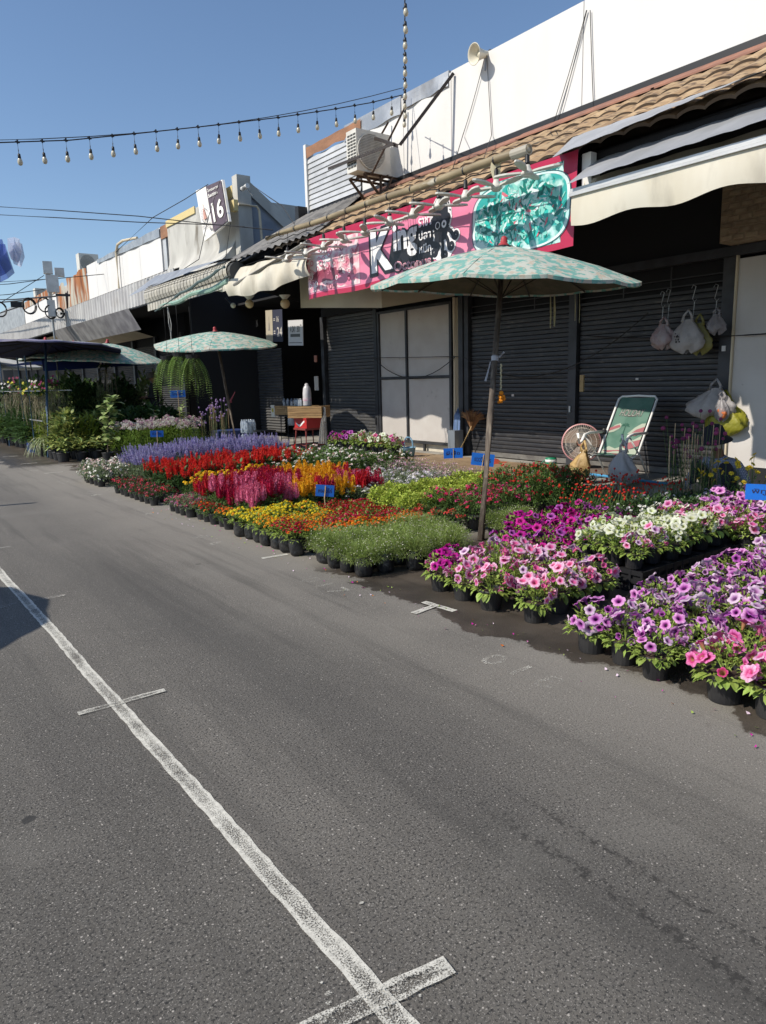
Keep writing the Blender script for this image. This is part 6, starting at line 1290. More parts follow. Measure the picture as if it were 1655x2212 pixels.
def pet_mat(name, edge, mid, throat, vein, vk=.5):
    m = bpy.data.materials.new(name); m.use_nodes = True; n = m.node_tree.nodes; l = m.node_tree.links; P = n['Principled BSDF']; P.inputs['Roughness'].default_value = .6; P.inputs['Specular IOR Level'].default_value = .25
    tc = n.new('ShaderNodeTexCoord'); sx = n.new('ShaderNodeSeparateXYZ'); l.new(tc.outputs['Object'], sx.inputs[0])
    def M(op, a, b=None):
        x = n.new('ShaderNodeMath'); x.operation = op
        for i, q in enumerate((a, b)):
            if q is None: continue
            if isinstance(q, (int, float)): x.inputs[i].default_value = q
            else: l.new(q, x.inputs[i])
        return x.outputs[0]
    r = M('SQRT', M('ADD', M('MULTIPLY', sx.outputs[0], sx.outputs[0]), M('MULTIPLY', sx.outputs[1], sx.outputs[1])))
    cr = n.new('ShaderNodeValToRGB'); e = cr.color_ramp.elements; e[0].position = .0; e[0].color = throat+(1,); e[1].position = 1; e[1].color = edge+(1,)
    a = e.new(.18); a.color = throat+(1,); a = e.new(.34); a.color = vein+(1,); a = e.new(.62); a.color = mid+(1,)
    l.new(M('MULTIPLY', r, 1/.040), cr.inputs[0])
    an = M('ARCTAN2', sx.outputs[1], sx.outputs[0]); s5 = M('POWER', M('ABSOLUTE', M('COSINE', M('MULTIPLY', an, 2.5))), 26); s15 = M('MULTIPLY', M('POWER', M('ABSOLUTE', M('COSINE', M('MULTIPLY', an, 7.5))), 9), .5)
    vv = M('MULTIPLY', M('MAXIMUM', s5, s15), vk); x = n.new('ShaderNodeMix'); x.data_type = 'RGBA'; l.new(vv, x.inputs[0]); l.new(cr.outputs[0], x.inputs[6]); x.inputs[7].default_value = vein+(1,)
    oi = n.new('ShaderNodeObjectInfo'); hs = n.new('ShaderNodeHueSaturation'); mr = n.new('ShaderNodeMapRange'); mr.inputs[3].default_value = .82; mr.inputs[4].default_value = 1.15; l.new(oi.outputs['Random'], mr.inputs[0]); l.new(mr.outputs[0], hs.inputs['Value'])
    m2 = n.new('ShaderNodeMapRange'); m2.inputs[3].default_value = .485; m2.inputs[4].default_value = .512; l.new(oi.outputs['Random'], m2.inputs[0]); l.new(m2.outputs[0], hs.inputs['Hue']); l.new(x.outputs[2], hs.inputs['Color']); l.new(hs.outputs[0], P.inputs['Base Color'])
    t = n.new('ShaderNodeBsdfTranslucent'); l.new(hs.outputs[0], t.inputs[0]); ms = n.new('ShaderNodeMixShader'); ms.inputs[0].default_value = .35; l.new(P.outputs[0], ms.inputs[1]); l.new(t.outputs[0], ms.inputs[2]); l.new(ms.outputs[0], n['Material Output'].inputs[0]); return m
PM = dict(lilac=pet_mat('lilac_petal', (.82, .45, .78), (.76, .33, .68), (.09, .01, .10), (.38, .06, .34), .3),
          pale=pet_mat('pale_lilac_petal', (.84, .68, .80), (.80, .60, .75), (.20, .06, .20), (.45, .22, .45), .25),
          purple=pet_mat('violet_petal', (.64, .18, .60), (.56, .12, .52), (.04, .005, .05), (.14, .01, .16)),
          pink=pet_mat('pink_petal', (.86, .62, .78), (.82, .46, .66), (.62, .12, .26), (.66, .08, .28), .4),
          hot=pet_mat('bright_pink_petal', (.86, .28, .60), (.82, .22, .50), (.40, .22, .08), (.5, .02, .18), .5),
          magenta=pet_mat('magenta_petal', (.66, .018, .40), (.58, .014, .32), (.09, .002, .05), (.20, .003, .09), .4),
          white=pet_mat('white_petal', (.78, .79, .70), (.76, .78, .66), (.48, .52, .20), (.62, .66, .42), .3))
def leaf(m, p, d, n_, L, w, bend=.25, fold=.2, quads=2):
    d = Vector(d).normalized(); s_ = d.cross(Vector(n_)); 
    if s_.length < 1e-4: s_ = d.cross(Vector((1, 0, .1)))
    s_.normalize(); up = s_.cross(d)
    p = Vector(p); a = p+d*L*.45+up*L*bend*.25; t = p+d*L-up*L*bend*.5
    if quads == 1: m.idx([p, a+s_*w/2, t, a-s_*w/2], [(0, 1, 2, 3)]); return
    f_ = up*w*fold; m.idx([p, a+s_*w/2+f_, t, a-s_*w/2+f_, a], [(0, 1, 4), (1, 2, 4), (0, 4, 3), (4, 2, 3)])
def oval(m, p, d, n_, L, w, bend=.2):
    d = Vector(d).normalized(); s_ = d.cross(Vector(n_)).normalized(); up = s_.cross(d); p = Vector(p)
    def c(t): return p+d*L*t+up*L*bend*(t-t*t*1.6)
    W = [0.12, .85, 1, .7, 0]; T = [0, .28, .55, .82, 1]; vs = []
    for t, k in zip(T, W): q = c(t); vs += [q+s_*w/2*k+up*w*.12*k, q, q-s_*w/2*k+up*w*.12*k]
    fs = []
    for i in range(4): b = i*3; fs += [(b, b+3, b+4, b+1), (b+1, b+4, b+5, b+2)]
    m.idx(vs, fs)
def rdir(zmin=-.2, zmax=1): 
    z = random.uniform(zmin, zmax); a = random.uniform(0, 6.2832); r_ = math.sqrt(max(0, 1-z*z)); return Vector((r_*math.cos(a), r_*math.sin(a), z))
def tuft(m, n, R, z0, H, ll, lw, zmin=-.25, shape=1.0, stems=10, style='leaf', quads=2, r0=.55, stemk=0):
    """leafy dome: n leaves spread through the volume"""
    for _ in range(stems):
        d = rdir(.2, 1); e = Vector((d.x*R*.8, d.y*R*.8, z0+abs(d.z)*H*.8)); m.tube([(d.x*.02, d.y*.02, z0-.01), (e.x*.5, e.y*.5, z0+(e.z-z0)*.6), e], [.003, .0025, .0015], 3, False)
    for _ in range(n):
        d = rdir(zmin, 1); q = r0+(1-r0)*random.random()**.5; k = 1+random.uniform(-.14, .12)
        p = Vector((d.x*R*q*k, d.y*R*q*k, z0+max(-.25, d.z)*H*q*k)); o = (Vector((d.x, d.y, d.z*.6+.25))+rdir(-.6, .8)*.75)
        L = ll*random.uniform(.6, 1.2); w = lw*random.uniform(.7, 1.2)
        if style == 'oval': oval(m, p, o, (0, 0, 1), L, w, random.uniform(.0, .4))
        else: leaf(m, p, o, (0, 0, 1), L, w, random.uniform(.1, .6), .2, quads)
def floret(m, c, nrm, r_, petals=5, cup=.25, w=.75):
    x, y = basis(nrm); z = Vector(nrm).normalized(); c = Vector(c); a0 = random.uniform(0, 3)
    for i in range(petals):
        a = a0+2*math.pi*i/petals; d = x*math.cos(a)+y*math.sin(a); s_ = z.cross(d); m.idx([c, c+d*r_*.62+s_*r_*w*.5+z*r_*cup, c+d*r_+z*r_*cup*.6, c+d*r_*.62-s_*r_*w*.5+z*r_*cup], [(0, 1, 2, 3)])
def petunia_mesh(name, sc=1.0, wilt=0.0):
    m = MB(); n = 20; R = .038*sc
    def pt(u, v):
        a = u*2*math.pi; lob = .80+.20*abs(math.cos(a*2.5))**.55
        if v < .34: q = v/.34; r_ = .0035+.006*q*sc; z = -.040+.030*q
        else: q = (v-.34)/.66; r_ = (.0095*sc+(R*lob-.0095*sc)*q**.9)*(1-.5*wilt*q); z = -.010+.016*q**.6-.010*q*q+.0035*math.sin(a*5+1)*q+.002*math.sin(a*11+3)*q-wilt*.02*q+wilt*.02*q
        return (r_*math.cos(a), r_*math.sin(a), z)
    m.grid(n, 6, lambda u, v: pt(u, v)); return m
PET = [petunia_mesh('a'), petunia_mesh('b', .86), petunia_mesh('c', .95, .9)]
PETME = {}
for k_, mt_ in PM.items(): PETME[k_] = [q.mesh('flower', mt_, True) for q in PET]
# pots ---------------------------------------------------------------------------
def pot_mesh(rt, rb, h, mt=POTM, rim=.008):
    m = MB(); m.mi(0).lathe([(.001, .0), (rb, 0), (rb+.002, .006), (rt-.004, h-.03), (rt-.003, h-.028), (rt+rim*.3, h-.026), (rt+rim*.6, h-.003), (rt+rim*.4, h), (rt-.004, h-.002), (rt-.008, h-.02)], 20); m.mi(1).lathe([(.001, h-.018), (rt-.006, h-.022)], 20); return m.mesh('pot', [mt, SOIL], False)
def bag_mesh(r_, h, seed):
    rr = random.Random(seed); n = 16; m = MB(); ph = [rr.uniform(0, 6) for _ in range(4)]
    def fb(u, v):
        a = u*2*math.pi; sq = 1/max(abs(math.cos(a)), abs(math.sin(a)))**.35; k = r_*.93*sq*(.90+.12*math.sin(v*2.4+.3))*(1+.035*math.sin(a*3+ph[0]+v*5)+.03*math.sin(a*7+ph[1]+v*11)); 
        if v < .04: k *= .8
        return (k*math.cos(a), k*math.sin(a), h*v+.006*math.sin(a*4+ph[2])*(v > .9))
    m.mi(0).grid(n, 9, lambda u, v: fb(u, v), True); m.mi(1).lathe([(.001, h-.03), (r_*.9, h-.03)], 12); return m.mesh('grow_bag', [BAGM, SOIL], True)
P15 = pot_mesh(.085, .068, .145); P12 = pot_mesh(.072, .054, .125); P10 = pot_mesh(.062, .047, .11); P20 = pot_mesh(.13, .10, .20)
BG = [bag_mesh(.078, .17, s_) for s_ in range(4)]
SPEC = {}
def spec(name, potm, variants, parts_fn, flowers=None, nm='potted_plant', potn='pot', cat='potted plant'):
    vs = []
    for i in range(variants):
        random.seed(hash(name) % 1 + 100*len(SPEC)+i); vs.append((parts_fn(i), flowers(i) if flowers else []))
    SPEC[name] = dict(pot=potm, var=vs, nm=nm, potn=potn, cat=cat)
def plant(sp, x, y, z, label, group, sc=1.0, flowerset=None, pot=True):
    s_ = SPEC[sp]; parts, fl_ = random.choice(s_['var']); t = thing(s_['nm'], label, s_['cat'], (x, y, z), group)
    t.rotation_euler = (random.uniform(-.03, .03), random.uniform(-.03, .03), random.uniform(0, 6.28)); t.scale = (sc, sc, sc*random.uniform(.94, 1.06))
    if pot:
        pm = s_['pot']; pm = random.choice(pm) if isinstance(pm, list) else pm
        o = bpy.data.objects.new(s_['potn'], pm); COL.objects.link(o); o.parent = t; o.rotation_euler = (0, 0, random.uniform(0, 6))
    for (nm_, me, kd) in parts:
        o = bpy.data.objects.new(nm_, me); COL.objects.link(o); o.parent = t
        if kd: o['kind'] = 'stuff'
    for (nm_, me, mtx) in fl_:
        if callable(me): me = me(flowerset)
        o = bpy.data.objects.new(nm_, me); COL.objects.link(o); o.parent = t; o.matrix_local = mtx
    return t
def mtx(p, d, sc=1.0, roll=None):
    q = Vector(d).to_track_quat('Z', 'Y'); r2 = Quaternion((0, 0, 1), random.uniform(0, 6.28) if roll is None else roll); return Matrix.Translation(p) @ (q @ r2).to_matrix().to_4x4() @ Matrix.Scale(sc, 4)
# petunia
def f_pet(i):
    m = MB(); tuft(m, 150, .135, .15, .12, .045, .020, -.35, style='leaf'); 
    for k in range(26):
        d = rdir(-.45, .25); p = Vector((d.x*.085, d.y*.085, .14+d.z*.03)); oval(m, p, (d.x, d.y, d.z-.1), (0, 0, 1), random.uniform(.05, .085), random.uniform(.028, .042), .3)
    return [('foliage', m.mesh('foliage', L_PET), 1)]
def fl_pet(n, R=.15, H=.135, z0=.17):
    def g_(i):
        out = []
        for k in range(n):
            d = rdir(-.05, 1); p = Vector((d.x*R*random.uniform(.8, 1.1), d.y*R*random.uniform(.8, 1.1), z0+abs(d.z)*H*random.uniform(.9, 1.15)+.01)); o = (d+Vector((0, 0, .2))+rdir(-1, 1)*.55); wil = random.random() < .20
            j = 2 if wil else random.choice((0, 0, 1)); out.append(('flower', (lambda fs, j=j, rv=random.random(): PETME[(fs[0] if rv < .75 or len(fs) == 1 else fs[1])][j]), mtx(p, o, random.uniform(.78, 1.28))))
        return out
    return g_
spec('petunia', P15, 8, f_pet, fl_pet(17), 'potted_petunia', cat='potted petunia')
def f_pet_dark(i):
    m = MB(); tuft(m, 170, .14, .16, .13, .045, .020, -.3); return [('foliage', m.mesh('foliage', L_MID), 1)]
# gypsophila
def f_gyp(i):
    m = MB(); tuft(m, 2300, .165, .17, .135, .034, .0032, -.5, stems=26, quads=1, r0=.25)
    b = MB()
    for k in range(110): d = rdir(-.35, 1); p = Vector((d.x*.172, d.y*.172, .175+max(-.3, d.z)*.145))*1.0+rdir(-1, 1)*.008; floret(b, p, d+rdir(-1, 1)*.6, .0042, 3, .1, 1.2)
    return [('foliage', m.mesh('foliage', L_GYP), 1), ('blossom', b.mesh('blossom', pmat('gypsophila_white', (.62, .58, .50), isl=.3)), 1)]
spec('gyp', BG, 4, f_gyp, None, 'bagged_gypsophila', 'grow_bag', 'potted plant')
# zinnia / small bedding colours with flat heads: each head an object
def head_mesh(c, r_=.020, layers=3, nm='flower_head'):
    m = MB()
    for k in range(layers): floret(m, (0, 0, .003*k), (0, 0, 1), r_*(1-.24*k), 8, .12+.22*k, .62)
    return m.mesh(nm, c)
ZC = {k: [head_mesh(pmat('zinnia_'+k, c, c2), .017*q) for q in (1, 1.2)] for k, c, c2 in (('yellow', (.78, .66, .03), (.72, .55, .02)), ('amber', (.76, .36, .015), (.72, .28, .01)), ('crimson', (.48, .010, .045), (.40, .008, .03)), ('orange', (.76, .19, .012), (.70, .14, .01)), ('scarlet', (.42, .012, .012), (.34, .008, .01)), ('rose', (.62, .08, .16), (.5, .04, .1)))}
def f_zin(i):
    m = MB(); tuft(m, 130, .12, .17, .10, .055, .018, -.4); return [('foliage', m.mesh('foliage', L_PET), 1)]
def fl_zin(n, R=.125, H=.11, z0=.185):
    def g_(i):
        out = []
        for k in range(n):
            a = k*2.39996; q = math.sqrt((k+.5)/n); p = Vector((R*q*math.cos(a), R*q*math.sin(a), z0+H*(1-.55*q*q)+random.uniform(-.012, .012))); out.append(('flower_head', (lambda fs, rv=random.random(): ZC[fs[0] if rv < .9 or len(fs) == 1 else fs[1]][int(rv*10) % 2]), mtx(p, (math.cos(a)*q*.6, math.sin(a)*q*.6, 1), random.uniform(.8, 1.1))))
        return out
    return g_
spec('zinnia', BG, 4, f_zin, fl_zin(36, .135), 'bagged_zinnia', 'grow_bag', 'potted zinnia')
def f_zlow(i): m = MB(); tuft(m, 150, .105, .12, .09, .045, .016, -.3); return [('foliage', m.mesh('foliage', L_MID), 1)]
spec('zlow', P12, 4, f_zlow, fl_zin(22, .11, .10, .125), 'potted_zinnia', cat='potted zinnia')
# pentas / dianthus : clusters of tiny florets
def cluster_spec(name, potm, col_, lf, R, H, z0, n, fr=.007, k_=7, nm='potted_dianthus', leaves=150, ll=.05, lw=.014, variants=3, potn='pot', cat='potted plant', cols=None, cs=.018, zmin=.05):
    def f_(i):
        m = MB(); tuft(m, leaves, R*.92, z0, H*.92, ll, lw, -.4)
        ms = [MB() for _ in range(len(cols) if cols else 1)]
        for k in range(n):
            d = rdir(zmin, 1); p = Vector((d.x*R, d.y*R, z0+d.z*H))+rdir(-1, 1)*.012; b = random.choice(ms)
            for _ in range(k_): floret(b, p+rdir(-.2, 1)*cs, d+rdir(-.5, 1)*.7, fr*random.uniform(.8, 1.2), 5, .2, .9)
        return [('foliage', m.mesh('foliage', lf), 1)]+[('blossom', b.mesh('blossom', c), 1) for b, c in zip(ms, cols or [col_])]
    spec(name, potm, variants, f_, None, nm, potn, cat)
DP = pmat('dianthus_pink', (.55, .13, .22), (.42, .05, .10)); DR = pmat('dianthus_red', (.42, .012, .035), (.5, .03, .05)); DM = pmat('dianthus_magenta', (.50, .02, .18), (.55, .03, .10)); VR = pmat('verbena_red', (.66, .035, .045), (.60, .06, .05)); PK = pmat('shell_pink', (.72, .48, .46), (.7, .6, .55)); WT = pmat('blossom_white', (.74, .73, .66), (.66, .66, .60)); LIL = pmat('pale_lilac_blossom', (.62, .56, .68), (.7, .68, .7)); PLM = pmat('plum_blossom', (.30, .06, .20), (.45, .22, .34)); MV = pmat('mauve_blossom', (.40, .20, .32), (.55, .40, .44))
cluster_spec('dianthus_low', P12, DP, L_GREY, .115, .10, .125, 26, .008, 6, cols=[DP, DP, PLM], nm='potted_dianthus', cat='potted dianthus')
cluster_spec('dianthus_red', P12, DR, L_DK, .115, .10, .125, 22, .008, 5, cols=[DR, DR, DP], nm='potted_dianthus', cat='potted dianthus')
cluster_spec('verbena', P12, VR, L_MID, .12, .11, .12, 8, .008, 16, nm='potted_verbena', cs=.026, cat='potted verbena')
cluster_spec('dianthus_mag', P15, DM, L_MID, .16, .20, .18, 20, .012, 5, cols=[DM, DM, DR], leaves=230, ll=.075, lw=.016, nm='potted_dianthus', cat='potted dianthus', cs=.022, zmin=.35)
cluster_spec('dianthus_top', P15, DR, L_MID, .17, .26, .21, 12, .012, 5, cols=[DR, pmat('scarlet_blossom', (.6, .02, .012))], leaves=300, ll=.10, lw=.02, nm='potted_dianthus', cat='potted dianthus', cs=.022, zmin=.6)
cluster_spec('iberis', P15, LIL, L_GREY, .16, .16, .16, 20, .0085, 8, cols=[LIL, WT], leaves=420, ll=.045, lw=.005, nm='potted_candytuft', cat='potted plant', zmin=.35)
cluster_spec('pinkmist', P15, MV, L_GREY, .17, .20, .16, 34, .009, 3, cols=[MV, PLM, PK], leaves=420, ll=.045, lw=.005, nm='potted_candytuft', cat='potted plant', zmin=.2, cs=.03)
cluster_spec('lime', BG, None, L_LIME, .14, .15, .17, 0, leaves=520, ll=.04, lw=.026, nm='bagged_foliage_plant', potn='grow_bag')
cluster_spec('white_imp', P15, WT, L_MID, .20, .27, .20, 22, .020, 3, cols=[WT, WT, PK], leaves=330, ll=.085, lw=.026, nm='potted_impatiens', cat='potted impatiens', zmin=.0)
cluster_spec('pink_imp', P15, PK, L_DK, .17, .22, .18, 16, .017, 4, cols=[PK, WT], leaves=260, ll=.07, lw=.026, nm='potted_impatiens', cat='potted impatiens', zmin=-.1)
cluster_spec('vinca', P12, WT, L_GREY, .15, .22, .16, 34, .016, 2, cols=[WT, PK], leaves=150, ll=.06, lw=.022, nm='potted_vinca', cat='potted vinca', zmin=-.1)
cluster_spec('lantana', P15, WT, L_DK, .19, .22, .20, 13, .010, 8, cols=[WT, LIL], leaves=430, ll=.06, lw=.025, nm='potted_lantana', cat='potted lantana', zmin=.1, cs=.012)
# red salvia, blue salvia
def spikes(m, n, R, z0, H, h, r_, fr, col_=None, thin=False):
    for _ in range(n):
        a = random.uniform(0, 6.28); q = math.sqrt(random.random())*R; x, y = q*math.cos(a), q*math.sin(a); zt3 = z0+H*random.uniform(.75, 1.1); lx, ly = x*.25, y*.25; L = h*random.uniform(.7, 1.15)
        for k in range(int(L/(.008 if thin else .011))):
            t = k*(.008 if thin else .011)/L; p = Vector((x+lx*t, y+ly*t, zt3+L*t)); rr = r_*(1-.65*t); d = rdir(-.3, .6)
            floret(m, p+d*rr*.6, d, fr*(1.1-.5*t), 4, .5, .8); d = Vector((-d.x, -d.y, d.z)); floret(m, p+d*rr*.6, d, fr*(1.1-.5*t), 4, .5, .8)
def f_rsal(i):
    m = MB(); tuft(m, 170, .15, .17, .22, .085, .045, -.3, style='oval'); b = MB(); spikes(b, 11, .16, .20, .17, .16, .024, .016); return [('foliage', m.mesh('foliage', L_DK), 1), ('flower_spikes', b.mesh('flower_spikes', pmat('salvia_red', (.66, .020, .012), (.55, .012, .008))), 1)]
spec('red_salvia', P15, 4, f_rsal, None, 'potted_red_salvia', cat='potted salvia')
def f_bsal(i):
    m = MB(); tuft(m, 150, .14, .17, .25, .07, .016, -.2, stems=16); b = MB(); spikes(b, 26, .17, .26, .16, .17, .011, .011, thin=True); return [('foliage', m.mesh('foliage', L_GREY), 1), ('flower_spikes', b.mesh('flower_spikes', pmat('salvia_blue', (.24, .20, .44), (.42, .40, .58))), 1)]
spec('blue_salvia', P15, 4, f_bsal, None, 'potted_blue_salvia', cat='potted salvia')
# celosia plumes: separate objects
def plume_mesh(c, nm='flower_plume'):
    m = MB(); 
    for k in range(190):
        t = random.random(); R = .036*(1-t)**.6*(.55+.45*min(1, t*5))+.002; a = random.uniform(0, 6.28); p = Vector((R*math.cos(a), R*math.sin(a), .185*t)); d = Vector((math.cos(a)*.8, math.sin(a)*.8, 1.1)); leaf(m, p*1.0, d, rdir(-1, 1), .028*(1-.4*t), .009, .2, .3, 1)
    m.lathe([(.012, 0), (.024, .03), (.018, .09), (.002, .155)], 8); return m.mesh(nm, c)
CEL = {k: [plume_mesh(pmat('celosia_'+k, c, c2, .3)) for _ in range(3)] for k, c, c2 in (('crimson', (.40, .006, .040), (.32, .004, .05)), ('red', (.50, .008, .020), (.42, .006, .02)), ('pink', (.68, .17, .28), (.60, .12, .24)), ('yellow', (.74, .40, .012), (.70, .32, .01)))}
def f_cel(i): m = MB(); tuft(m, 130, .12, .16, .15, .07, .026, -.3, style='leaf'); return [('foliage', m.mesh('foliage', L_MID), 1)]
def fl_cel(i):
    out = []
    for k in range(7):
        a = k*2.4; q = math.sqrt((k+.3)/7)*.115; p = Vector((q*math.cos(a), q*math.sin(a), .19+random.uniform(0, .12))); out.append(('flower_plume', (lambda fs, rv=random.random(): CEL[fs[0] if rv < .8 or len(fs) == 1 else fs[1]][int(rv*30) % 3]), mtx(p, (math.cos(a)*.14, math.sin(a)*.14, 1), random.uniform(.8, 1.25))))
    return out
spec('celosia', P15, 5, f_cel, fl_cel, 'potted_cockscomb', cat='potted cockscomb')
# marigold pompons
def pom(c):
    m = MB()
    for k in range(46): d = rdir(-.25, 1); floret(m, Vector((d.x*.018, d.y*.018, d.z*.012)), d, .011, 3, .3, 1.2)
    return m.mesh('flower_head', c)
MG = pom(pmat('marigold_yellow', (.80, .46, .012), (.78, .54, .02)))
def fl_mar(i): return [('flower_head', MG, mtx(Vector((.14*math.cos(a), .14*math.sin(a), 0))*math.sqrt((k+.4)/9)+Vector((0, 0, .36+random.uniform(-.03, .04))), (0, 0, 1), random.uniform(1.0, 1.5))) for k, a in ((k, k*2.4) for k in range(9))]
def f_mar(i): m = MB(); tuft(m, 380, .15, .17, .19, .045, .010, -.3); return [('foliage', m.mesh('foliage', L_MID), 1)]
spec('marigold', P15, 4, f_mar, fl_mar, 'potted_marigold', cat='potted marigold')
# gomphrena (red balls on stalks) and tall purple, yellow cosmos
def stalks(n, R, z0, H, ball, lf, nm, potm, br=.012, leaves=220, ll=.05, lw=.010, catn='potted plant', spread=1.25, flat=False, sticks=0):
    def f_(i):
        m = MB(); tuft(m, leaves, R, z0, H*.55, ll, lw, -.3, stems=6); b = MB(); s_ = MB()
        for k in range(n):
            a = random.uniform(0, 6.28); q = math.sqrt(random.random())*R*spread; zt4 = z0+H*random.uniform(.55, 1.1); p = Vector((q*math.cos(a), q*math.sin(a), zt4)); m.tube([(p.x*.3, p.y*.3, z0), (p.x*.7, p.y*.7, z0+(zt4-z0)*.6), p], [.0028, .0022, .0016], 3, False)
            if flat: floret(b, p, rdir(.3, 1), br*1.6, 7, .25, .7); floret(b, p+Vector((0, 0, .003)), (0, 0, 1), br, 6, .4, .7)
            else: b.ball(p, br*random.uniform(.8, 1.15), 7, 5)
        out = [('foliage', m.mesh('foliage', lf), 1), ('blossom', b.mesh('blossom', ball), 1)]
        if sticks:
            for k in range(sticks): x, y = random.uniform(-R, R)*.8, random.uniform(-R, R)*.8; s_.tube([(x, y, .05), (x*1.1+random.uniform(-.05, .05), y*1.1, z0+H*random.uniform(.6, 1.0))], .004, 5)
            out.append(('support_sticks', s_.mesh('support_sticks', STK), 0))
        return out
    spec(nm, potm, 3, f_, None, 'potted_'+nm, cat=catn)
stalks(20, .20, .16, .34, pmat('globe_red', (.55, .035, .012), (.50, .02, .02)), L_MID, 'globe_amaranth', P15)
stalks(11, .12, .16, .72, pmat('globe_purple', (.30, .05, .15), (.22, .04, .12)), L_MID, 'tall_amaranth', P15, .018, 100, sticks=5)
stalks(9, .14, .16, .40, pmat('cosmos_yellow', (.74, .58, .05), (.7, .5, .03)), L_MID, 'yellow_cosmos', P15, .018, 130, flat=True)
stalks(14, .10, .16, .95, pmat('scabious_purple', (.22, .14, .34), (.30, .2, .4)), L_GREY, 'tall_scabious', P15, .024, 90, sticks=4)
def f_cleo(i):
    m = MB(); tuft(m, 460, .19, .15, .62, .06, .016, -.1, stems=16); b = MB(); c = MB()
    for k in range(26):
        a = random.uniform(0, 6.28); q = math.sqrt(random.random())*.20; p = Vector((q*math.cos(a), q*math.sin(a), .74+random.uniform(-.06, .10)))
        for _ in range(9): floret(b if k % 2 else c, p+rdir(-.4, 1)*.035, rdir(-.1, 1), .019, 4, .3, .5)
    return [('foliage', m.mesh('foliage', lmat('bright_leaf', (.19, .29, .035), (.14, .23, .03))), 1), ('blossom', b.mesh('blossom', MV), 1), ('blossom', c.mesh('blossom', WT), 1)]
spec('cleome', P20, 3, f_cleo, None, 'potted_cleome', cat='potted cleome')
def f_croton(i): m = MB(); [oval(m, (rdir(0, 1)*.05)+Vector((0, 0, .22+.16*random.random())), rdir(-.15, .9), (0, 0, 1), random.uniform(.14, .24), random.uniform(.05, .075), .3) for _ in range(46)]; return [('foliage', m.mesh('foliage', L_VAR), 1)]
spec('croton', P20, 3, f_croton, None, 'potted_croton', cat='potted plant')
def f_spid(i):
    m = MB()
    for _ in range(46):
        a = random.uniform(0, 6.28); L = random.uniform(.25, .45); o = Vector((math.cos(a), math.sin(a), 0)); w = .014
        pts = [Vector((0, 0, .30))+o*L*t+Vector((0, 0, L*(1.3*t-2.3*t*t))) for t in (0, .3, .6, .85, 1)]; sd_ = Vector((-o.y, o.x, 0))*w; m.idx([p+sd_*(1-.8*i/4) for i, p in enumerate(pts)]+[p-sd_*(1-.8*i/4) for i, p in enumerate(pts)], [(i, i+1, i+6, i+5) for i in range(4)])
    return [('foliage', m.mesh('foliage', L_SPID), 0)]
spec('spider', P20, 2, f_spid, None, 'potted_spider_plant', cat='potted plant')
def f_brom(i):
    m = MB()
    for _ in range(34):
        a = random.uniform(0, 6.28); L = random.uniform(.25, .42); o = Vector((math.cos(a), math.sin(a), 0)); pts = [Vector((0, 0, .2))+o*L*t*.8+Vector((0, 0, L*(1.5*t-1.0*t*t))) for t in (0, .4, .8, 1)]; sd_ = Vector((-o.y, o.x, 0))*.022; m.idx([p+sd_*(1-.9*i/3) for i, p in enumerate(pts)]+[p-sd_*(1-.9*i/3) for i, p in enumerate(pts)], [(i, i+1, i+5, i+4) for i in range(3)])
    return [('foliage', m.mesh('foliage', L_RED), 0)]
spec('bromeliad', P20, 2, f_brom, None, 'potted_bromeliad', cat='potted plant')
def f_bush(i): m = MB(); tuft(m, 260, .30, .3, .5, .15, .065, -.2, style='oval'); return [('foliage', m.mesh('foliage', L_MID if i % 2 else L_DK), 1)]
spec('bush', P20, 3, f_bush, None, 'potted_shrub', cat='potted plant')
# fern and orchid basket (hanging), no pot on the ground
def frond(m, p0, d, L, lf_w=.11, droop=2.0):
    d = Vector((d[0], d[1], 0)).normalized(); s_ = Vector((-d.y, d.x, 0)); n = int(L/.042)
    for k in range(n):
        t = k/n; p = Vector(p0)+d*(L*.24*math.sin(min(1, t*1.3)*1.5))+Vector((random.uniform(-.004, .004), 0, .05*math.sin(t*3.1)-L*t**1.3*droop*.42)); w = lf_w*math.sin(min(1, (t+.12))*math.pi)**.5+.008
        for sg_ in (-1, 1): leaf(m, p, s_*sg_+d*.3+Vector((0, 0, -.25)), (0, 0, 1), w*1.1, .024, .1, .1, 1)
# ---------------------------------------------------------------- beds
Z_ = 0
def fr(x): return 1.35+(x-3.04)*.47-.30        # right-hand edge of what the view takes in, at ground level
LM = {'petunia': 'petunia'}
def clear(c): 
    # keep the foot of the umbrella pole open towards the road
    a = Vector((4.92, 5.0)); b_ = Vector((4.10, 4.12)); p = Vector((c[0], c[1])); t = max(0, min(1, (p-a).dot(b_-a)/(b_-a).length_squared)); return (p-(a+(b_-a)*t)).length > .17
def bed(sp, desc, group, cells, sc=1.0, fs=None, z=0.0, jit=.02, order='right', crowd=1.0):
    """cells: list of rows (front first), each a list of (x,y) from the right"""
    nr = len(cells)
    for i, rowc in enumerate(cells):
        for j, c in enumerate(rowc):
            if not clear(c): continue
            where = ('front row' if i == 0 else 'back row' if i == nr-1 and nr > 1 else '%s row' % NTH[i]) if nr > 1 else 'single row'
            if len(rowc) == 1: lab = '%s, alone in %s' % (desc, where)
            elif j == len(rowc)-1: lab = '%s, leftmost in %s' % (desc, where)
            elif j == 0: lab = '%s, rightmost in %s' % (desc, where)
            else: lab = '%s, %s from right in %s' % (desc, NTH[j], where)
            f_ = fs(i, j, c) if callable(fs) else fs
            zz = z(i, j, c) if callable(z) else z
            plant(sp, c[0]+random.uniform(-jit, jit), c[1]+random.uniform(-jit, jit), zz, lab, group, sc*random.uniform(.90, 1.09), f_)
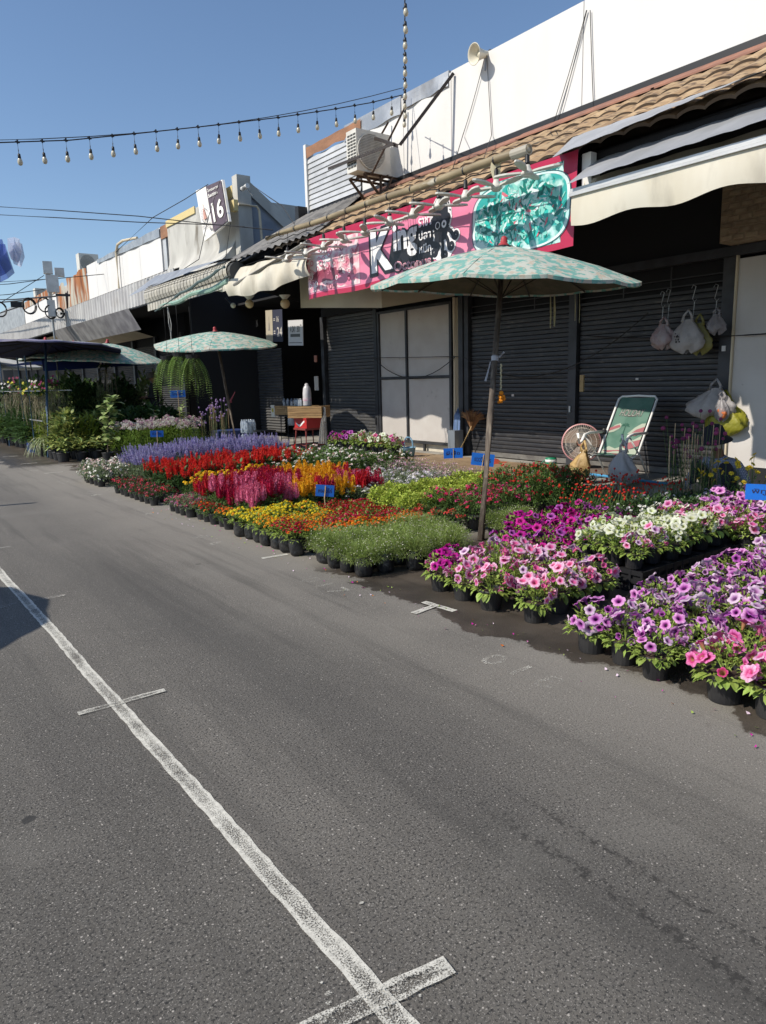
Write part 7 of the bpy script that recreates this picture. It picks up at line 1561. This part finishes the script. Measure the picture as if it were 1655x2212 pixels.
def rows(x0, nx, dx, yfn, dy):
    out = []
    for i in range(nx):
        x = x0+i*dx; a, b_ = yfn(x); n = max(1, int(round((b_-a)/dy))); out.append([(x, a+(k+.5)*(b_-a)/n) for k in range(n)] if b_-a > .1 else [])
    return [r for r in out if r]
# petunias, near right
front = [[(3.30, 1.17), (3.30, 1.43), (3.31, 1.66), (3.29, 2.02), (3.33, 2.25), (3.34, 2.47)]]
bed('petunia', 'lilac petunia in a black pot by the kerb', 'lilac petunias nearest the camera', front, 1.0, lambda i, j, c: ['hot', 'pink'] if j < 3 else ['lilac', 'pale'], jit=.01)
bed('petunia', 'pale lilac petunia behind the front pots', 'pale lilac petunias in the near right bed', rows(3.55, 10, .245, lambda x: (max(fr(x), 1.2), 2.52 if x < 4.0 else 2.62), .25), .98, lambda i, j, c: (['hot', 'pink'] if (i < 3 and c[1] < 1.75) else [random.choice(['lilac', 'pale', 'pale', 'lilac', 'lilac']), random.choice(['pale', 'purple', 'lilac'])]))
bed('petunia', 'pink petunia by the painted T mark', 'pale pink petunias beside the T mark', [[(3.50, 3.05), (3.46, 3.42), (3.47, 3.70), (3.50, 4.00)]], 1.0, lambda i, j, c: ['pink'] if j < 3 else ['magenta', 'pink'], jit=.01)
bed('petunia', 'light pink petunia behind the T mark pots', 'pale pink petunias behind the front row', rows(3.74, 3, .245, lambda x: (2.95, 4.0), .25), 1.0, lambda i, j, c: ['pink', 'pale'])
bed('petunia', 'magenta petunia beside the umbrella pole', 'magenta petunias by the umbrella pole', rows(3.74, 1, .245, lambda x: (4.05, 4.25), .22)+rows(4.0, 9, .25, lambda x: (3.72 if x > 4.4 else 4.0, 4.72 if x > 4.8 else 4.25+(x-4)*.3), .24), 1.0, lambda i, j, c: ['magenta', 'purple'])
# crates carrying white petunias
CRT = mat('black_crate_plastic', (.014, .014, .016), .45)
def crate(c, L, W, Hh, label):
    t = thing('plastic_crate', label, 'crate', c, 'black crates under the petunias'); m = MB()
    for z in (.02, Hh-.02, Hh/2): 
        for (p, s_) in (((c[0]-W/2, c[1], c[2]+z), (.012, L, .035)), ((c[0]+W/2, c[1], c[2]+z), (.012, L, .035)), ((c[0], c[1]-L/2, c[2]+z), (W-.02, .012, .035)), ((c[0], c[1]+L/2, c[2]+z), (W-.02, .012, .035))): m.box(p, s_)
    m.build('side_rails', CRT, t); m = MB()
    for k in range(7): y = c[1]-L/2+L*k/6; m.box((c[0]-W/2-.002, y, c[2]+Hh/2), (.014, .02, Hh-.004)); m.box((c[0]+W/2+.002, y, c[2]+Hh/2), (.014, .02, Hh-.004))
    for k in range(5): x = c[0]-W/2+W*k/4; m.box((x, c[1]-L/2-.002, c[2]+Hh/2), (.02, .014, Hh-.004)); m.box((x, c[1]+L/2+.002, c[2]+Hh/2), (.02, .014, Hh-.004))
    m.build('uprights', CRT, t); m = MB(); m.box((c[0], c[1], c[2]+Hh-.045), (W-.03, L-.03, .01)); m.box((c[0], c[1], c[2]+Hh*.45), (W-.022, L-.022, Hh*.8)); m.build('base', CRT, t)
for i, (x, y) in enumerate(((4.72, 3.22), (5.15, 3.22), (5.58, 3.22), (6.02, 3.2))): crate((x, y, 0), .60, .41, .17, 'black plastic crate under the white petunias, %s from the road' % NTH[i])
bed('petunia', 'white petunia raised on a black crate', 'white petunias standing on crates', rows(4.60, 6, .23, lambda x: (2.95, 3.55), .22), .95, lambda i, j, c: ['pink', 'pale'] if (i < 2 and j == 0) else ['white'] if c[1] < 3.5 and c[0] < 5.6 else ['pink', 'white'], z=.16)
bed('petunia', 'rose pink petunia right of the white ones', 'pink petunias right of the white petunias', rows(5.95, 4, .25, lambda x: (max(2.75, fr(x)), 3.45), .25), .95, lambda i, j, c: ['pink', 'hot'] if i < 2 else ['lilac', 'pale'], z=.10)
bed('petunia', 'mauve petunia under the blue petunia sign', 'lilac petunias under the bright blue sign', rows(6.2, 4, .28, lambda x: (fr(x)+.1, fr(x)+.95), .26), 1.05, lambda i, j, c: ['lilac', 'pale'], z=.12)
crate((6.65, 3.15, 0), 1.0, 1.0, .11, 'large low black crate under the mauve petunias at the right edge')
# darker mounds behind
bed('globe_amaranth', 'red globe amaranth before the folding chair', 'red globe amaranths by the chair', rows(5.95, 4, .30, lambda x: (4.05, 4.95), .29), 1.0)
bed('lantana', 'white flowered dark bush right of the red globes', 'white flowered dark bushes', rows(5.75, 5, .30, lambda x: (max(3.45, fr(x)+.75), 4.10), .30), .95)
bed('tall_amaranth', 'tall purple globe amaranth tied to sticks before the seated person', 'tall purple globe amaranths', [[(7.30, 4.10), (7.32, 4.35)], [(7.55, 4.15), (7.55, 4.42)]], 1.25)
bed('yellow_cosmos', 'small yellow cosmos right of the seated person', 'yellow cosmos near the right boards', rows(7.2, 2, .28, lambda x: (3.45, 4.0), .27), 1.0, z=.1)
# gypsophila bags
bed('gyp', 'fine green gypsophila in a black bag', 'bags of gypsophila', rows(3.28, 6, .225, lambda x: (4.62 if x < 3.7 else 4.48, 5.42), .225)+rows(4.66, 4, .225, lambda x: (4.72, 5.05), .2), 1.0, jit=.012)
# zinnia bags : colour bands
def zc(i, j, c):
    x, y = c
    if y > 6.35 and x < 3.95: return ['yellow', 'amber']
    if x > 4.05 and y > 5.85: return ['scarlet', 'rose']
    if y > 6.02: return ['amber', 'yellow'] if x < 3.9 else ['scarlet']
    if y > 5.72: return ['crimson', 'rose']
    return ['orange', 'amber'] if (x > 3.35 or y < 5.5) else ['crimson', 'orange']
bed('zinnia', 'zinnia in a black bag left of the gypsophila', 'bags of zinnias in colour bands', rows(3.24, 7, .205, lambda x: (5.62 if x < 3.5 else 5.48, 7.0 if x < 3.8 else 6.7), .205), 1.0, zc, jit=.012)
# front row of low pots beyond
bed('zlow', 'low orange and red zinnia in a round pot', 'low pots of small zinnias along the road', [[(3.30, 7.32+.2*k) for k in range(5)]], 1.0, lambda i, j, c: ['orange', 'amber'] if j < 2 else ['scarlet', 'orange'], jit=.01)
bed('dianthus_low', 'dusty pink dianthus in a round pot', 'pink dianthus pots left of the orange ones', rows(3.26, 2, .21, lambda x: (8.25, 9.0), .21), 1.0, jit=.012)
# cockscomb
def cel(i, j, c):
    x, y = c
    if x > 4.75 and not (5.05 < x < 5.45 and y < 8.0): return ['yellow']
    if 4.2 < x < 4.45 and y < 7.6: return ['yellow', 'crimson']
    if y > 8.35: return ['red', 'crimson']
    return random.choice([['crimson'], ['pink', 'crimson'], ['crimson', 'pink'], ['pink'], ['red']])
bed('celosia', 'plumed cockscomb behind the zinnias', 'red, pink and yellow cockscombs', rows(3.58, 8, .25, lambda x: (7.15+max(0, (x-3.58))*.05, 8.75+.25*(x-3.58)), .24), 1.0, cel, jit=.025)
bed('marigold', 'yellow marigold behind the cockscombs', 'yellow marigolds', rows(3.62, 5, .27, lambda x: (8.75+.25*(x-3.58)+.08, 9.35+.22*(x-3.58)), .26), 1.0)
bed('dianthus_red', 'small red dianthus at the road edge', 'small red dianthus pots at the road edge', rows(3.22, 2, .21, lambda x: (9.45, 11.2), .21), 1.0, jit=.012)
bed('red_salvia', 'red salvia before the blue salvia', 'red salvias', rows(3.62, 10, .27, lambda x: (9.55+.24*(x-3.6), 10.75+.30*(x-3.6)), .28), 1.0)
bed('blue_salvia', 'blue salvia behind the red salvia', 'blue salvias', rows(3.70, 11, .28, lambda x: (10.95+.30*(x-3.6), 12.1+.35*(x-3.6)), .29), 1.05)
bed('vinca', 'small white and pink flowered plant on bare stems', 'small white and pink bushes at the road edge', rows(3.22, 4, .24, lambda x: (11.9, 13.1), .25), 1.0)
bed('white_imp', 'leafy white impatiens before the framed boards', 'white impatiens', rows(5.9, 5, .32, lambda x: (8.95, 11.0), .33), 1.0)
bed('petunia', 'magenta and white petunia on top of the back bed', 'petunias behind the white impatiens', [[(7.15, 9.3+.25*k) for k in range(8)]], 1.1, lambda i, j, c: ['white', 'hot'] if j < 5 else ['purple', 'magenta'], z=.38)
bed('pink_imp', 'pale pink impatiens between red salvia and yellow plumes', 'pale pink impatiens', rows(5.2, 3, .29, lambda x: (9.45, 10.7), .29), 1.0)
bed('iberis', 'grey green candytuft with white flowers', 'white flowered candytuft', rows(4.95, 6, .28, lambda x: (7.0+.12*(x-4.9), 8.2+.2*(x-4.9)), .29), 1.0)
bed('pinkmist', 'mauve flowered grey green plant at the back', 'mauve flowered plants near the kerb', rows(6.55, 3, .29, lambda x: (7.2, 8.9), .29), 1.0)
bed('lime', 'lime green leafy plant in a black bag', 'lime green foliage plants in bags', rows(5.0, 9, .235, lambda x: (6.15+.08*(x-5)+.18*(x > 6), 6.95+.25*(x-5)*.8), .235), 1.0, jit=.015)
bed('verbena', 'bright red verbena in a low pot', 'red verbenas behind the gypsophila', [[(4.72, 5.62), (4.72, 5.88), (4.74, 6.15)], [(4.98, 5.45), (5.0, 5.72), (5.0, 5.98)]], 1.0)
bed('dianthus_mag', 'magenta dianthus behind the umbrella pole', 'magenta dianthus', rows(5.22, 4, .27, lambda x: (5.30, 6.15), .27), 1.0)
bed('dianthus_top', 'crimson topped leafy dianthus by the kerb', 'crimson topped leafy dianthus', rows(6.28, 4, .28, lambda x: (5.35, 6.35), .28), 1.0)
# behind the blue salvia
bed('cleome', 'mauve and white cleome behind the blue salvia', 'cleomes', rows(4.85, 6, .36, lambda x: (15.3+.35*(x-4.85), 16.6+.4*(x-4.85)), .42), 1.0)
bed('tall_scabious', 'tall thin purple flower tied to sticks', 'tall purple flowers by the blue salvia', [[(6.6, 15.3), (6.6, 15.7)], [(6.95, 15.4), (6.95, 15.9)]], 1.05)
bed('croton', 'yellow green croton by the navy umbrella pole', 'yellow green crotons', rows(3.75, 4, .36, lambda x: (16.6, 18.0), .40), 1.0)
bed('spider', 'striped arching spider plant beside the pole', 'striped spider plants', [[(3.75, 18.7), (3.78, 19.2)]], 1.1)
bed('bromeliad', 'dark red bromeliad behind the crotons', 'dark red bromeliads', rows(5.0, 3, .45, lambda x: (18.2, 20.4), .5), 1.1, z=.15)
bed('bush', 'broad leaved potted shrub in the shade behind', 'broad leaved shrubs in shade', rows(5.2, 4, .5, lambda x: (17.2+.2*(x-5), 22.5), .6), 1.15, z=.1)
bed('bush', 'green potted shrub far down the street', 'far green shrubs', rows(3.9, 3, .55, lambda x: (19.6, 32), .65), 1.35)
def f_lite(i): m = MB(); tuft(m, 230, .26, .25, .55, .20, .045 if i % 2 else .085, -.2, style='oval'); return [('foliage', m.mesh('foliage', [L_VAR, L_PET, L_FIC, L_LIME][i % 4]), 1)]
spec('light_shrub', P20, 4, f_lite, None, 'potted_shrub', cat='potted plant')
bed('light_shrub', 'pale green leafy shrub beside the orchid rack', 'pale leafy shrubs by the orchid rack', rows(4.1, 4, .42, lambda x: (17.4+.5*(x-4), 20.5+.4*(x-4)), .55), 1.15)
def f_tall(i):
    m = MB(); tuft(m, 420, .34, .9, .85, .20, .075, -.75, style='oval', stems=14); return [('foliage', m.mesh('foliage', [L_DK, L_MID, L_FIC][i % 3]), 1)]
spec('tall_shrub', P20, 3, f_tall, None, 'potted_tree', cat='potted tree')
bed('tall_shrub', 'tall potted tree under the far umbrellas', 'tall potted trees under the far umbrellas', rows(4.9, 4, .7, lambda x: (19.5+.3*(x-4.9), 31), .85), 1.0)
random.seed(77)
pf = MB(); PFM = [PM['magenta'], PM['pale'], PM['hot'], pmat('fallen_orange', (.7, .2, .02)), L_PET]
for _ in range(150):
    y = random.uniform(1.0, 9.5); x = 3.25-abs(random.gauss(0, .16)); a = random.uniform(0, 6.28); r_ = random.uniform(.004, .013); pf.k = random.choice((0, 1, 1, 2, 3, 4, 4))
    pf.face(*[(x+r_*math.cos(a+q)*(1 if k_ % 2 else .6), y+r_*math.sin(a+q)*(1 if k_ % 2 else .6), .006+.003*k_) for k_, q in enumerate((0, 1.57, 3.14, 4.71))])
o = pf.build('fallen_petals', PFM); o['kind'] = 'stuff'; o['label'] = 'scattered fallen petals and leaf bits along the front of the pots'; o['category'] = 'petals'
# variegated ficus: large single leaves as parts
fc_ = thing('ficus', 'tall pale edged rubber plant with large round leaves beside the cleome', 'tree', (4.5, 16.1, 0))
m = MB(); m.tube([(4.5, 16.1, .2), (4.54, 16.05, .8), (4.66, 16.0, 1.35)], [.018, .014, .008], 6); m.tube([(4.52, 16.08, .6), (4.38, 16.2, .95)], .01, 5); m.build('trunk', WOODP, fc_); o = bpy.data.objects.new('pot', P20); COL.objects.link(o); o.parent = fc_
lm = MB(); oval(lm, (0, 0, 0), (0, 0, 1), (0, 1, 0), .17, .11, .25); LME = lm.mesh('leaf', L_FIC)
for k in range(84):
    t = random.random(); p = Vector((4.5+.16*t, 16.1-.1*t, .35+1.0*t))+Vector((random.uniform(-.12, .12), random.uniform(-.16, .16), 0))*(1.2-.5*t); d = rdir(-.3, .8)
    o = bpy.data.objects.new('leaf', LME); COL.objects.link(o); o.parent = fc_; q = d.to_track_quat('Z', 'Y'); o.matrix_local = Matrix.Translation(p-wloc(fc_)) @ q.to_matrix().to_4x4() @ Matrix.Scale(random.uniform(1.0, 1.5), 4)
for (x, y, z, l) in ((5.9, 17.0, .6, 'small rubber plant shoot right of the tall one, left of the ferns'), (6.3, 16.2, .75, 'rubber plant shoot under the blue sign before the ferns')):
    t = thing('ficus', l, 'tree', (x, y, 0)); o = bpy.data.objects.new('pot', P20); COL.objects.link(o); o.parent = t; m = MB(); m.tube([(x, y, .2), (x, y, z+.45)], .01, 5); m.build('trunk', WOODP, t)
    for k in range(14): o = bpy.data.objects.new('leaf', LME); COL.objects.link(o); o.parent = t; q = rdir(0, .95).to_track_quat('Z', 'Y'); o.matrix_local = Matrix.Translation((random.uniform(-.05, .05), random.uniform(-.05, .05), z+random.random()*.45)) @ q.to_matrix().to_4x4()
# hanging boston ferns
def fern(c, n, L, label):
    t = thing('hanging_fern', label, 'fern', (c[0], c[1], c[2]-.1), 'hanging ferns'); m = MB(); m.lathe([(.001, -.16), (.10, -.15), (.14, 0), (.13, 0)], 12, c); m.build('basket', BLACKM, t); m = MB(); m.tube([(c[0], c[1], c[2]), (c[0], c[1], c[2]+.9)], .006, 4); m.build('wire', CABLE, t); m = MB()
    for k in range(n): a = k*2.4+random.uniform(-.3, .3); frond(m, c, (math.cos(a), math.sin(a)), L*random.uniform(.7, 1.1))
    m.build('fronds', L_FERN, t, kind='stuff')
for i, (px__, py__) in enumerate(((362, 775), (388, 768), (416, 772))):
    c = at(px__, py__, 0, 5.30+.12*i); fern((c.x, c.y, c.z+.05), 15, 1.15, ['left', 'middle', 'right'][i]+' one of the three long hanging ferns under the leaning umbrella')
for i, (x, y) in enumerate(()): fern((x, y, 2.5), 26, 1.3, ['dim hanging fern right of the bright ferns', 'dim hanging fern nearest the drinks stall', 'dim hanging fern behind the standing person'][i])
# orchid racks
rk = thing('orchid_rack', 'dark pipe rack hung with orchids under the navy umbrella', 'rack', (4.0, 20.5, 0)); BLP = mat('blue_steel_pole', (.05, .10, .17))
for (x, y) in ((3.68, 18.0+1.4), (3.69, 20.4), (4.4, 19.4), (4.4, 22.5), (3.7, 23.0)): m = MB(); m.tube([(x, y, 0), (x, y, 2.4)], .022, 6); m.build('post', BLP if x < 4 else DARKM, rk)
for z in (.85, 1.55): m = MB(); m.tube([(3.7, 18.3, z), (3.7, 24.5, z)], .016, 5); m.tube([(4.4, 18.3, z), (4.4, 24.5, z)], .016, 5); m.build('rail', GALV, rk)
OC = [pmat('orchid_'+n_, c) for n_, c in (('yellow', (.60, .55, .06)), ('magenta', (.42, .04, .18)), ('white', (.7, .66, .62)), ('dark', (.18, .02, .06)))]
def orchid(c, col_, label, sc=1.0):
    t = thing('hanging_orchid', label, 'orchid', tuple(c), 'orchids hanging from the rack'); m = MB()
    for k in range(34):
        a = random.uniform(0, 6.28); L = random.uniform(.18, .36)*sc; o = Vector((math.cos(a), math.sin(a), 0)); pts = [c+o*L*t_+Vector((0, 0, L*(.9*t_-1.1*t_*t_)+.08)) for t_ in (0, .5, 1)]; sd_ = Vector((-o.y, o.x, 0))*.014; m.idx([pts[0]+sd_, pts[1]+sd_, pts[2], pts[1]-sd_, pts[0]-sd_], [(0, 1, 2, 3, 4)])
    m.build('leaves', L_DK, t, kind='stuff'); m = MB()
    for k in range(34):
        a = random.uniform(0, 6.28); r_ = random.uniform(.02, .22)*sc; L = random.uniform(.3, .75)*sc; p = c+Vector((math.cos(a)*r_*.3, math.sin(a)*r_*.3, 0)); m.tube([p, p+Vector((math.cos(a)*r_, math.sin(a)*r_, -.12)), p+Vector((math.cos(a)*r_+random.uniform(-.06, .06), math.sin(a)*r_+random.uniform(-.06, .06), -.12-L*.5)), p+Vector((math.cos(a)*r_+random.uniform(-.06, .06), math.sin(a)*r_, -.12-L))], .0035, 3, False)
    m.build('aerial_roots', L_ROOT, t, kind='stuff'); m = MB()
    for k in range(9): floret(m, c+Vector((random.uniform(-.14, .14), random.uniform(-.14, .14), random.uniform(.02, .34)))*1.0, (-.6, -.5, .4), .038, 5, .2, .8)
    m.build('blossom', col_, t, kind='stuff')
on = ['yellow', 'magenta', 'white', 'dark red']; ol = ['nearest the pole', 'second along the rack', 'third along the rack', 'fourth along the rack', 'fifth along the rack', 'sixth along the rack', 'seventh along the rack', 'eighth along the rack', 'ninth along the rack', 'tenth along the rack', 'eleventh along the rack', 'furthest down the rack']
for i in range(12):
    k = [0, 3, 1, 0, 2, 1, 3, 0, 1, 2, 0, 1][i]; orchid(Vector((3.75+.3*(i % 3), 18.6+.48*i, 1.50+random.uniform(-.16, .12))), OC[k], '%s flowered orchid with hanging roots, %s' % (on[k], ol[i]))
orchid(Vector((5.6, 19.6, 2.05)), OC[2], 'white moth orchid spray hanging in front of the far shutter'); 
# blue basin with white sticks
c = Vector((3.85, 20.2, 0)); m = MB(); m.lathe([(.001, .0), (.16, 0), (.20, .25), (.21, .26), (.19, .24), (.15, .03)], 18, c)
for k in range(24): a = k/24*6.28; m.box(c+Vector((.19*math.cos(a), .19*math.sin(a), .13)), (.01, .01, .22))
solo(m, 'basin', mat('blue_basin_plastic', (.012, .05, .32), .4), 'ribbed blue plastic basin on the road among the far left plants', 'basin')
plant('spider', 3.85, 20.2, .12, 'white topped plant standing in the ribbed blue basin', None, .5, None, False)
